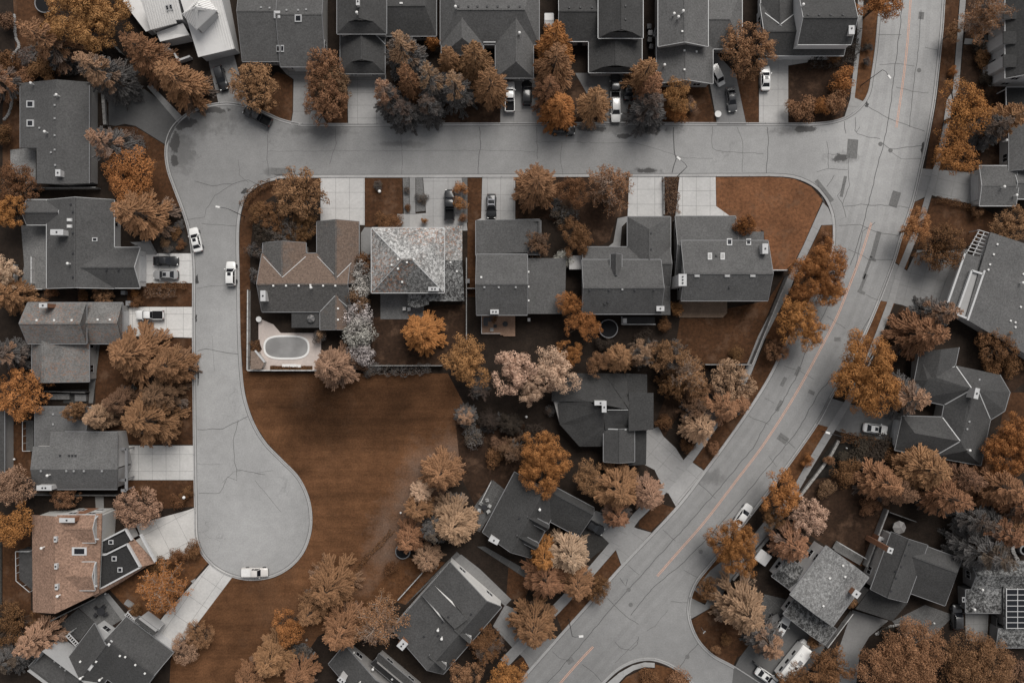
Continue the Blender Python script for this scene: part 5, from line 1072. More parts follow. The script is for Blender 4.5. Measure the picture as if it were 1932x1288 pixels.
for row in (
 # north-west corner
 ('B',178,34,78,11,'y','huge golden crowned tree left of the white metal roofed house'),
 ('F',95,82,46,10,'x','grey and copper spruce above the plain grey gabled house'),
 ('F',202,143,47,11,'g','blue grey spruce with copper tip at the corner of the skylight house'),
 ('F',278,106,44,10,'c','copper spruce below the white metal roofed house, upper one of two'),
 ('F',342,157,50,10,'c','broad copper spruce on the grass beside the parked black estate car'),
 ('R',480,163,44,7,'c','round clipped ball tree at the top of the turning circle'),
 ('S',213,277,44,9,'g','blue grey spruce at the right wall of the skylight house'),
 ('L',247,332,58,8,'o','wide bright orange tree hanging over the close kerb'),
 ('R',30,350,42,5,'d','dark rusty round tree at the left edge beside the terrace'),
 ('M',18,400,34,7,'o','orange tree at the left edge above the big house terrace'),
 ('U',12,118,22,3,'d','rusty bush at the left edge beside the winding stone edging'), ('U',14,40,18,3,'b','brown bush in the top left corner garden frame'),
 ('U',78,132,26,2.2,'d','rusty low bush directly above the skylight house roof'), ('U',48,150,18,1.8,'c','small copper bush at the upper left corner of the skylight house roof'),
 ('U',6,255,20,3,'d','rusty bush at the left edge halfway down the skylight house'), ('S',-4,150,36,9,'x','half seen greyish spruce on the left frame edge'),
 ('U',60,108,22,2,'k','dark grey bush beneath the grey and copper spruce'),('U',130,120,24,2.4,'k','dark bush right of the grey and copper spruce foot'),('U',252,270,24,1.6,'k','dark low bush inside the curved bed by the dark driveway'),
 # north row
 ('R',611,132,37,8,'c','upper bushy ball of the tall clump between two driveways'), ('R',624,160,36,6.5,'b','middle brown ball of the tall clump between two driveways'), ('R',614,192,41,8,'c','lower bushy ball of the tall clump between two driveways'),
 ('F',765,106,46,11,'g','large grey spruce with copper top beside the stacked hip roofs'), ('U',817,84,14,3.4,'o','small orange bush in the shade gap beside the wide grey house'),
 ('F',732,184,34,10,'g','grey spruce with copper top nearest the pale driveway'), ('F',774,158,30,11,'c','copper topped spruce in the middle of the front row clump'),
 ('S',816,158,34,11,'g','grey blue spruce just right of the copper topped middle one'), ('S',862,172,36,10,'g','grey spruce with pale tip standing above the street lawn'),
 ('F',848,116,28,9,'c','small copper spruce against the left wing of the wide grey house'), ('F',898,118,40,10,'c','broad copper spruce in front of the wide grey house gap'),
 ('S',926,166,38,10,'c','copper spruce beside the pickup with the white cab'), ('F',762,212,34,7,'k','low dark grey spruce at the street end of the clump'), ('F',810,205,34,7,'k','low dark grey spruce above the white yard lamp'),
 ('F',1046,86,42,11,'o','orange fir, topmost of the tall column beside the black car'), ('S',1046,128,44,11,'c','copper spruce, second from the top of the tall column'), ('S',1036,176,32,9,'c','small copper spruce, third from the top of the tall column'),
 ('F',1054,208,42,8,'o','orange fir at the street end of the tall column'), ('S',1120,200,38,9,'c','copper spruce by itself left of the white parked car'),
 ('F',1216,144,36,9,'c','copper fir beside the dark lower wing of the near black house'), ('F',1222,206,40,8,'k','dark grey spruce leaning over the street kerb'), ('F',1226,172,30,10,'x','grey brown spruce between the white car and the golden shrub'),
 ('L',1278,180,34,7,'y','bright golden tree in front of the three gable house'), ('U',1278,214,20,2.4,'o','low orange shrub at the street edge of the golden tree'), ('U',1300,200,14,2,'g','pale grey shrub beside the golden tree on the lawn'),
 ('R',1410,98,48,10,'c','tall dense copper tree beside the dark corner house driveway'),
 ('U',1588,154,24,3.4,'o','orange shrub by the pavement at the corner house lawn'), ('U',1580,194,24,3,'c','copper shrub at the lower pavement side of the corner lawn'), ('U',1548,202,17,2.4,'o','small orange shrub in the middle of the corner lawn street side'),
 ('U',1512,206,27,3,'c','wide copper shrub at the driveway corner of the corner lawn'), ('U',1573,112,13,2,'d','small rusty shrub under the eave of the corner house'),
 ('M',1658,6,42,9,'o','orange maple overhanging the top edge of the avenue'), ('U',1636,90,9,1.2,'k','upper dark little shrub on the verge below the top maple'), ('U',1634,118,8,1.2,'k','lower dark little shrub on the verge below the top maple'),
 # east side, top
 ('L',1796,62,19,4.5,'c','small round copper tree on the avenue verge opposite the dormers'), ('U',1797,135,9,1.4,'o','tiny orange bush beside the east pavement'),
 ('L',1822,210,54,10,'o','big ragged orange tree over the east pavement, upper of two'), ('F',1892,228,42,9,'c','copper spruce with grey foot beside the black carport'), ('L',1798,290,48,9,'o','ragged orange tree above the low grey garage, lower of two'),
 ('F',1862,248,36,8,'k','dark grey spruce between the two ragged orange trees'),
 ('A',1858,34,42,9,'c','bare branched birch in front of the dormer windows'), ('R',1875,132,12,2,'d','clipped rusty ball bush by the dormer house door'), ('U',1850,112,18,1.6,'d','dark rusty bush in the dormer house bed'), ('U',1862,150,16,1.5,'n','nearly black bush at the foot of the dormer house'), ('U',1845,85,14,1.5,'n','nearly black bush next to the dormer house path'),
 ('L',1727,430,33,8,'y','golden tree on the verge by the east pavement'), ('R',1774,468,44,7,'d','dark rust coloured tree between golden tree and white pergola'), ('U',1842,402,11,2,'c','tiny copper bush on the lawn below the low grey garage'),
 ('R',1906,424,34,5,'c','copper bush tree cut by the right edge above the bordered roof'), ('F',1764,590,38,9,'g','grey spruce with pale tip below the wide east driveway'), ('F',1738,630,50,9,'c','wide copper spruce below the grey tipped one'),
 ('R',1880,648,38,5,'d','dark rusty bush tree behind the sprawling dark house'), ('U',1905,690,22,2.4,'d','dark rusty bush at the right edge near the sprawling house'),
 ('B',1630,712,76,11,'o','biggest round orange maple beside the avenue, in front of the dark house'), ('F',1706,748,46,9,'g','grey spruce with pale top tucked behind the biggest maple'),
 ('B',1908,838,58,10,'o','big orange tree cut by the right edge below the sprawling house'), ('F',1738,880,54,9,'c','copper spruce below the lower edge of the sprawling dark house'),
 ('F',1660,908,46,8,'c','copper spruce above the dark brown back lawn'), ('S',1690,925,36,8,'b','brown spruce touching the dark back lawn'), ('U',1595,890,26,2.4,'d','dark rusty bush in the bed behind the stone wall'), ('U',1555,920,18,1.8,'b','brown bush near the end of the stone wall'),
 ('S',1776,934,46,10,'c','copper spruce above the striped umbrella house'), ('F',1815,900,34,8,'b','brown spruce right of the copper one below the dark house'), ('F',1874,915,52,9,'c','broad copper spruce near the right edge, middle of a row'), ('F',1920,950,44,9,'x','greyish copper spruce cut by the right edge'),
 ('S',1846,1035,52,10,'k','dark grey spruce beside the charcoal hip roof'), ('F',1880,1000,44,9,'h','grey and copper spruce above the mossy roofed house'), ('U',1870,1055,24,3,'o','orange bush at the upper left of the mossy roof'),
 ('U',1622,856,34,1.5,'n','sprawling dark juniper bush below the white car driveway'), ('U',1660,858,34,1.8,'n','dark juniper bush next to the garage wing corner'), ('U',1690,865,24,2.2,'d','dark rusty bush under the garage wing corner'),
 ('U',1523,868,12,2.2,'o','small orange bush on the verge above the stone wall'), ('U',1563,866,10,1.8,'c','tiny copper bush at the head of the stone wall'), ('M',1476,930,42,9,'o','orange maple over the avenue edge left of the pale tree'),
 ('R',1522,974,36,7,'p','pale pinkish tree at the corner of the dark back lawn'), ('S',1490,1024,42,8,'x','star shaped copper spruce above the small dark wing'), ('M',1455,975,24,6,'d','dark orange tree standing over the white street car'),
 # middle block, upper
 ('R',567,366,48,8,'c','big round copper tree left of the brown house driveway'), ('R',512,412,30,4.5,'d','dark rusty shrub tree in the brown house front garden'), ('R',536,436,34,4,'k','dark grey bush tree before the brown house west gable'), ('R',505,440,28,4,'n','almost black bush tree left of the brown house'),
 ('R',576,424,28,4,'d','dark rusty bush close to the brown house garage wall'), ('R',556,448,22,3.5,'d','dark rusty bush under the brown house valley'), ('U',488,405,20,2.5,'d','dark rusty bush at the close verge of the brown house'), ('U',484,470,18,2.5,'k','grey bush at the left wall of the brown house'), ('U',486,520,15,2.2,'k','small grey bush at the lower left wall of the brown house'),
 ('U',868,356,14,2.4,'y','upper golden bush beside the black pickup'), ('U',868,387,14,2.4,'y','lower golden bush beside the black pickup'), ('U',873,411,9,1.8,'c','small copper bush behind the black pickup tail'), ('U',801,417,6,1.5,'o','tiny orange bush by the lichen house door'),
 ('U',767,360,7,.8,'k','round dark plant in the gravel bed by the path, upper one'), ('U',769,392,7,.8,'d','rusty plant in the gravel bed by the path'), ('U',796,375,12,.9,'k','spreading dark plant in the wider gravel bed'), ('U',712,352,10,1.2,'k','small dark plant on the lawn next to the lantern post'), ('U',728,418,20,1.2,'d','low rusty border bush above the lichen house roof, left'), ('U',748,418,15,1.2,'d','low rusty border bush above the lichen house roof, right'),
 ('F',795,628,44,7,'o','round orange tree on the lawn behind the lichen roof house'),
 ('S',1010,352,48,10,'c','large star shaped copper spruce right of the black car with roof bars'), ('L',1080,362,34,7,'d','dark orange tree between the star spruce and the pale branched birch'), ('A',1150,350,48,9,'c','pale branched birch beside the left double driveway'),
 ('T',1012,460,27,6,'b','fuzzy brown tree over the dark roof notch'), ('M',1088,448,36,6,'d','dark orange tree at the lawn before the narrow dormer house'), ('U',1060,487,20,2.6,'w','white flowering shrub beside the flat roofed shed'), ('U',1105,462,14,2,'d','small dark rusty bush left of the curved path'), ('U',1060,400,26,2.4,'k','dark grey bush in the shade below the star spruce'),
 ('R',1403,426,19,8,'o','round orange tree overlapping the long grey roof corner'), ('U',1424,436,12,1.5,'c','low copper bush at the right of the round orange tree'), ('U',1557,450,14,2.4,'c','round copper bush on the corner verge triangle'),
 ('L',1072,572,27,8,'o','ragged orange tree between the two middle houses, top part of a chain'), ('L',1102,612,34,7,'o','ragged orange tree beside the garden trampoline ring'), ('M',1074,665,27,7,'o','orange tree at the foot of the chain, above the pale tree'),
 ('U',1276,580,14,2.6,'y','small golden bush at the corner of the brown rear deck'), ('U',1254,612,14,1.8,'d','dark rusty bush in the strip left of the brown rear deck'),
 ('B',1545,512,58,10,'o','wide orange maple spreading over the avenue kerb'), ('M',1562,548,32,8,'o','hanging orange side crown over the avenue lane'), ('M',1500,602,42,9,'o','orange maple over the west pavement, upper lump'), ('M',1526,630,32,8,'o','orange maple over the avenue edge, lower lump'), ('R',1464,662,21,4,'c','round copper bush tree on the west verge'),
 ('U',1388,668,15,1.4,'d','dark rusty bush by the fence corner of the long garden'),
 # middle block, lower
 ('F',630,692,46,8,'t','tan spruce with grey foot at the pool corner'), ('U',682,690,12,2,'b','brown bush right of the tan pool corner spruce'), ('U',602,634,14,2.4,'g','grey bush between the pool and the brown house'), ('U',700,695,16,1.5,'k','grey bush at the left end of the field fence'),
 ('M',882,682,48,9,'y','golden tree at the field corner, left of two pale ones'), ('A',905,730,24,5,'k','small bare grey bush tree under the golden field tree'), ('F',878,785,26,5,'g','small grey tree with pale tip on the field edge'),
 ('F',925,795,24,4,'n','nearly black low conifer right of the small grey tree'), ('S',962,800,26,4.5,'n','nearly black low conifer left of the maple by the faceted house'), ('U',945,838,18,2,'b','brown bush in the shaded garden above the patio chairs'), ('U',895,820,22,2,'k','dark grey bush on the shaded field edge'),
 ('M',968,702,46,10,'p','pale pinkish tree, left one of the pale pair'), ('M',1048,700,46,10,'p','pale pinkish tree, right one of the pale pair'), ('M',1006,735,30,9,'p','pale pinkish low crown hanging between the pale pair'),
 ('L',1130,684,26,7,'c','copper tree at the upper left eave of the faceted house'), ('S',1168,676,32,8,'c','copper spruce above the faceted house ridge'), ('T',1208,668,28,8,'t','tan feathery tree right of the ridge spruce'), ('U',1232,660,16,3,'g','grey bush behind the tan feathery tree'),
 ('T',1264,672,38,8,'c','fuzzy copper tree at the fence corner'), ('A',1296,704,44,9,'c','white branched birch below the fence corner'), ('L',1318,738,28,6,'c','copper tree below the white branched birch'), ('T',1272,725,30,6,'d','dark rusty tree left of the white branched birch foot'),
 ('R',1382,722,40,7,'t','tan round tree near the west pavement'), ('S',1360,766,40,8,'x','greyish copper spruce along the west pavement, middle one'), ('S',1318,805,38,8,'t','tan star shaped spruce at the driveway fan'), ('T',1310,770,26,6,'b','brown feathery tree left of the pavement spruces'), ('U',1252,795,16,2.4,'d','dark rusty bush at the right eave of the faceted house'), ('U',1296,842,14,1.8,'d','dark rusty bush at the edge of the driveway fan'), ('U',1344,846,13,1.8,'c','copper bush on the west verge beside the driveway fan'), ('F',1390,760,28,7,'x','grey spruce nearest the avenue below the tan round tree'),
 ('B',1026,868,58,10,'o','big orange maple at the lower left of the faceted house'), ('T',966,850,24,6,'b','thin brown tree left of the big orange maple'), ('L',1110,900,34,7,'c','copper tree between the big orange maple and the star spruce'),
 ('S',1164,918,50,9,'c','copper star spruce in front of the garage of the faceted house'), ('S',1222,930,36,8,'t','tan spruce beside the pavement apron'), ('S',1164,970,32,7,'x','greyish copper spruce right behind the half hidden dark car'),
 ('F',834,890,44,8,'c','copper spruce on the field edge beside the patio'), ('F',794,930,24,6,'p','pale grey pink tree below the copper field edge spruce'), ('F',856,986,56,8,'t','large tan tree at the field edge left of the dark dormer house'), ('S',790,958,32,7,'c','copper spruce on the field side of the large tan tree'),
 ('F',772,1015,32,7,'c','copper tree next to the buried trampoline ring'), ('F',806,1052,30,6,'t','small tan fir above the dark house with white slivers'), ('F',820,1000,34,6,'k','dark grey spruce in the middle of the tan group'),
 # south-west
 ('F',255,668,62,8,'c','broad copper tree over the grey house corner, upper left of the lawn group'), ('F',322,690,44,8,'c','copper tree near the close kerb, right of the broad one'), ('F',305,745,42,7,'b','brown tree in the middle of the lawn group'), ('F',228,758,36,6,'b','brown tree on the left of the lawn group'),
 ('S',285,792,60,9,'c','large drooping copper spruce above the pale driveway'), ('F',190,785,32,6,'t','tan spruce at the roof edge of the ridge vent house'), ('R',146,776,17,9,'c','round copper tree against the roof of the ridge vent house'),
 ('F',12,668,36,9,'g','grey spruce cut by the left edge beside the leaf speckled house'), ('R',46,742,48,7,'o','orange brown tree at the left edge above the ridge vent house'), ('M',8,512,32,8,'p','pale pink tree cut by the left edge'), ('F',18,558,38,8,'c','copper spruce cut by the left edge below the pale pink tree'),
 ('R',195,556,20,3,'c','small round copper bush between the two western houses'), ('U',97,549,13,2,'d','small rusty bush under the terrace house lower eave'), ('U',255,553,8,1.2,'o','tiny orange bush by the garage wing corner'), ('U',258,570,12,1.2,'d','dark rusty bush left of the clipped hedge'),
 ('U',330,440,12,.9,'d','rusty plant in the flower bed by the close, upper'), ('U',312,458,10,.8,'b','brown plant in the flower bed by the close, middle'), ('U',342,462,10,.8,'d','rusty plant in the flower bed next to the white sedan'), ('U',318,472,9,.7,'k','grey plant in the flower bed next to the pale path'),('U',340,425,10,.8,'k','grey plant at the top of the flower bed'),
 ('S',270,404,56,10,'c','large long armed copper spruce over the flower bed'),
 ('L',25,915,44,9,'t','tan orange tree at the left edge, upper of two beside the terracotta house'), ('L',20,990,46,9,'o','orange tree at the left edge, lower of two beside the terracotta house'), ('R',124,935,25,4,'c','round copper bush above the terracotta roof'), ('R',263,956,40,6,'t','greyish tan dome tree above the terracotta house driveway'),
 ('U',336,944,15,2,'d','dark rusty shrub at the kerb above the cracked driveway'), ('U',352,930,12,1.6,'d','small dark rusty shrub beside the garden light'),
 ('A',305,1112,50,7,'o','orange birch on the lawn between the two driveways'), ('U',257,1150,13,1.8,'d','rusty bush near the louvred trellis'), ('R',18,1176,42,6,'d','dark rusty dome tree at the left edge'), ('F',70,1206,40,7,'t','tan spruce at the upper left of the charcoal house'), ('F',20,1240,40,5,'k','dark grey spruce in the bottom left corner'), ('U',100,1225,20,2,'k','dark bush beside the charcoal house left wing'),
 ('R',378,1196,26,4,'c','long copper shrub, upper end of the row beside the pale driveway'), ('R',352,1220,28,4,'t','tan shrub, lower end of the row beside the pale driveway'),
 ('U',335,1048,16,2.4,'d','dark rusty bush at the end of the terracotta garage wall'), ('U',368,1036,18,2.2,'d','dark rusty bush next to the turning circle kerb'), ('U',300,1066,20,1.8,'d','dark rusty bush along the brown roof skirt'),
 # south
 ('F',625,1106,52,8,'c','copper tree on the field, upper of the southern clump'), ('F',590,1150,38,7,'c','copper tree on the field, lower left of the southern clump'), ('M',546,1180,36,6,'o','small orange tree on the field edge'), ('F',648,1184,48,9,'c','copper spruce left of the pale branched birch by the southern houses'),
 ('A',712,1172,54,9,'c','pale branched copper birch at the left eave of the dark sliver house'), ('F',515,1240,46,7,'c','copper spruce at the bottom edge of the field'), ('F',565,1274,36,6,'c','copper spruce at the bottom edge left of the cut off house'), ('U',570,1225,20,2,'k','dark grey bush beside the fire ring'), ('F',470,1278,32,6,'c','copper spruce in the bottom field corner'),
 ('T',918,1216,36,6,'d','dark feathery tree at the right eave of the dark sliver house'), ('M',880,1272,32,7,'c','copper tree at the bottom edge, left of the orange one'), ('M',955,1278,38,8,'o','orange tree at the bottom edge beside the avenue'),
 ('F',1072,1042,46,8,'p','pale pink fir, top of the clump beside the dormer house'), ('S',1030,1088,48,8,'c','copper spruce, left of the clump beside the dormer house'), ('S',1088,1098,38,7,'c','copper spruce, lower right of the clump beside the dormer house'), ('F',1026,1048,32,8,'o','orange fir at the dormer house side of the clump'), ('R',1127,1112,24,4,'d','rusty round bush on the avenue verge'),
 ('S',1008,1176,50,9,'c','long copper spruce beside the southern driveway apron'), ('B',1382,1030,53,9,'o','dark orange maple over the avenue, left of the white street car'), ('R',1335,1110,20,3.5,'d','rusty round bush at the junction corner'),
 ('F',1402,1146,54,9,'t','tall tan spruce on the junction lawn'), ('F',1446,1208,42,7,'g','grey spruce with pale tip beside the dark driveway'), ('U',1350,1222,9,1.5,'c','small copper bush on the junction lawn corner'), ('U',1370,1205,12,1.4,'d','rusty bush on the junction lawn'),
 ('M',1562,1258,44,7,'d','dark orange maple right of the motorhome'), ('U',1535,1212,13,2.2,'c','small copper bush at the dark wing corner'), ('U',1606,1136,10,2.4,'c','small copper bush under the brick chimney'), ('M',1500,1290,36,6,'d','dark orange bush tree in front of the motorhome at the bottom edge'),
 ('G',1700,1252,84,10,'c','enormous copper tree at the bottom edge, left of two'), ('G',1832,1262,80,10,'c','enormous copper tree at the bottom edge, right of two'), ('U',1910,1262,30,2.5,'b','brown bush in the bottom right corner'),
 ('U',1228,1278,22,1.6,'d','rusty shrub on the round traffic island, left'), ('U',1280,1284,24,1.6,'c','copper shrub on the round traffic island, right'),
 ('F',1908,1000,38,9,'h','grey and copper spruce at the right edge above the white stones'), ('S',1832,978,34,9,'k','dark grey spruce between the copper row and the charcoal hip roof'), ('U',1720,905,22,2.4,'b','brown bush between copper spruces below the dark house'), ('U',1640,955,18,1.8,'c','copper bush at the lower edge of the brown back lawn'),
 ('U',1870,690,18,2.2,'d','dark rusty bush right of the faceted roof end'), ('U',1040,775,12,1.8,'k','dark bush at the left wall of the faceted house'), ('U',1000,820,24,2.2,'n','nearly black bush above the big orange maple'), ('U',930,860,20,1.8,'d','dark rusty bush in the shaded garden by the patio railing'), ('U',1090,990,18,2,'d','dark rusty bush by the dormer house entrance'),
 ('U',1415,1110,16,1.4,'n','nearly black bush in the dark yard above the tall tan spruce'), ('U',735,1070,14,1.4,'d','dark rusty bush at the terrace end of the field'), ('U',930,600,9,1,'d','small rusty bush below the deck house wall'), ('U',1140,650,16,1.6,'n','nearly black bush below the garden trampoline ring'), ('U',1215,640,18,1.6,'n','nearly black bush behind the dark narrow deck'), ('U',40,180,18,1.6,'d','rusty bush beside the stones at the skylight house corner'),
 ('U',225,325,12,1.4,'k','dark bush at the wall by the bright orange tree'), ('U',160,556,12,1.6,'d','dark rusty bush in the gap below the big grey house'), ('U',60,165+0,10,1.2,'b','brown bush on the roof line corner of the skylight house'), ('U',175,795,14,2,'b','brown bush beside the tan spruce at the ridge vent house'),
 ('U',1700,1186,12,1,'k','dark plant in the stone edged bed, middle'), ('U',1672,1192,14,1,'n','dark plant in the stone edged bed, left')):
    tree(*row)
for row in (
 ([(1603,62),(1606,95),(1598,125)], 2.0, 2.6, 'n', 'tall dark clipped hedge between corner house and pavement'),
 ([(1526,118),(1586,118)], 1.9, 1.5, 'n', 'dark low hedge under the corner house front eave'),
 ([(276,552),(332,552)], 1.7, 1.3, 'b', 'clipped brown hedge below the two car driveway'),
 ([(284,541),(352,538)], 1.1, 1.1, 'd', 'thin rusty hedge touching the driveway of the black and silver sedans'),
 ([(1265,336),(1267,372),(1270,404)], 2.2, 1.5, 'b', 'brown ornamental hedge between the two double driveways'),
 ([(480,642),(483,664),(479,690)], 1.3, 1.1, 'd', 'rusty border hedge along the pool fence'),
 ([(512,693),(586,694)], .6, .6, 'd', 'low rusty edging hedge below the swimming pool'),
 ([(700,696),(760,700),(812,694)], 1.8, 1.2, 'k', 'grey loose hedge along the field fence'),
 ([(458,390),(472,368),(492,352),(512,344)], 1.4, .9, 'd', 'dark rusty hedge following the inner kerb corner'),
 ([(740,1000),(718,1026),(690,1052),(668,1082)], .7, .7, 'd', 'thin ragged hedge line crossing the field'),
 ([(1766,376),(1800,382),(1832,392)], 1.0, .8, 'd', 'dark low hedge along the lower edge of the garage driveway'),
 ([(1584,822),(1640,834),(1690,848)], 2.0, 1.1, 'd', 'rusty dark hedge below the white car driveway'),
 ([(694,300+0),(694,300.1)], .01, .01, 'd', '')):
    if row[4]: hedge(*row)
# the long hedge of white blossom between brown house and lichen house
for i, (x, y, r, h, c) in enumerate(((690,496,21,4,'d'),(684,518,23,4.4,'w'),(682,542,24,4.4,'w'),(677,566,24,4.6,'b'),(673,590,27,4.6,'w'),(675,614,27,4.6,'w'),(679,638,27,4.6,'w'),(684,664,24,4.2,'w'))):
    tree('U', x, y, r, h, c, ('topmost rusty', 'second from top white', 'third from top white', 'fourth from top brown', 'fifth from top white', 'sixth from top white', 'seventh from top white', 'lowest white')[i]+' blossom bush of the flowering row by the brown house', 'flowering bushes between brown house and lichen house')
# ------------------------------------------------------------------ vehicles (x forward, y left, origin on the ground)
def loft(mb, secs, m=0):
    # secs: (x, half width, z bottom, z shoulder, z top at the middle); rounded cross-section, closed ends
    n = 12; rings = []
    for x, w, zb, zs, zt in secs:
        rings.append([(x, w*.86, zb), (x, w*.98, zb+.12), (x, w, zb+(zs-zb)*.55), (x, w*.97, zs-.05), (x, w*.90, zs+.005), (x, w*.5, zt), (x, -w*.5, zt), (x, -w*.90, zs+.005), (x, -w*.97, zs-.05), (x, -w, zb+(zs-zb)*.55), (x, -w*.98, zb+.12), (x, -w*.86, zb)])
    vs = [p for r in rings for p in r]; k = len(rings)
    fs = [[i*n+j, i*n+(j+1) % n, (i+1)*n+(j+1) % n, (i+1)*n+j] for i in range(k-1) for j in range(n)]
    mb.add(vs, fs+[list(range(n))[::-1], [(k-1)*n+j for j in range(n)]], m)
def cabin(mb, gl, x0, x1, x2, x3, wb, wr, zb, zr, split):
    # greenhouse from rear base x0, rear roof x1, front roof x2, front base x3; returns glass quads as separate parts
    wm = wb*.985
    def ring(x, w, z): return [(x, w, z), (x, -w, z)]
    B = [(x0, wm, zb), (x0, -wm, zb), (x3, -wm*.96, zb), (x3, wm*.96, zb)]
    mid = (x1+x2)/2
    T = [(x1, wr, zr-.03), (x1, -wr, zr-.03), (mid, -wr*1.02, zr), (x2, -wr*.97, zr-.03), (x2, wr*.97, zr-.03), (mid, wr*1.02, zr)]
    C = [(x1+.12, wr*.55, zr+.03), (x1+.12, -wr*.55, zr+.03), (mid, -wr*.55, zr+.055), (x2-.1, -wr*.55, zr+.03), (x2-.1, wr*.55, zr+.03), (mid, wr*.55, zr+.055)]
    vs = B+T+C; o = 4
    mb.add(vs, [[0, 1, 5, 4], [2, 3, 8, 7], [1, 2, 7, 6, 5], [3, 0, 4, 9, 8]]+[[o+i, o+(i+1) % 6, o+6+(i+1) % 6, o+6+i] for i in range(6)]+[[10, 11, 12, 15], [12, 13, 14, 15]])
    V = [Vector(v) for v in vs]
    def pane(name, q, f=.1, lift=.012):
        c = sum(q, Vector())/len(q); n = (q[1]-q[0]).cross(q[2]-q[0]).normalized()
        if n.dot(c-Vector(((x0+x3)/2, 0, (zb+zr)/2-.3))) < 0: n = -n
        g = MB(); g.slab([p+(c-p)*f+n*lift for p in q], .008); gl.append((name, g))
    pane('windshield', [V[2], V[3], V[8], V[7]], .09); pane('rear_window', [V[1], V[0], V[4], V[5]], .13)
    for s_ in (1, -1):
        y = lambda x, z: s_*(wm+(wr*1.0-wm)*(z-zb)/(zr-zb))
        lo, hi = zb+.05, zr-.09
        def X(xa, xb, z): return xa+(xb-xa)*(z-zb)/(zr-zb)
        fr = [(split+.04, lo), (X(x3, x2, lo)-.14, lo), (X(x3, x2, hi)-.07, hi), (split+.04, hi)]
        re = [(X(x0, x1, lo)+.2, lo), (split-.04, lo), (split-.04, hi), (X(x0, x1, hi)+.12, hi)]
        for q in (fr, re):
            if abs(q[0][0]-q[1][0]) < .2: continue
            g = MB(); g.slab([Vector((x, y(x, z)+s_*.012, z)) for x, z in q], .008); gl.append(('side_window', g))
def wheel(t, x, y, r=.33, w=.22):
    a = MB(); n = 18
    def disc(mb, r0, r1, y0, y1):
        vs = []
        for rr2, yy in ((r0, y0), (r1, y0), (r1, y1), (r0, y1)):
            vs += [(x+rr2*math.cos(6.2832*k/n), yy, r+rr2*math.sin(6.2832*k/n)) for k in range(n)]
        mb.add(vs, [[q*n+k, q*n+(k+1) % n, ((q+1) % 4)*n+(k+1) % n, ((q+1) % 4)*n+k] for q in range(4) for k in range(n)])
    disc(a, .01, r*.62, y-w*.32, y+w*.32); o = a.build('wheel', M['dark'], t, local=True, smooth=.7)
    b = MB(); disc(b, r*.63, r, y-w/2, y+w/2); b.build('tyre', M['rubber'], o, local=True, smooth=.7)
    c = MB(); s_ = 1 if y > 0 else -1
    for k in range(5):
        q = 6.2832*k/5; c.bar((x+.05*math.cos(q), y+s_*w*.42, r+.05*math.sin(q)), (x+r*.6*math.cos(q), y+s_*w*.42, r+r*.6*math.sin(q)), .05, .05)
    c.build('rim', M['chrome'], o, local=True)
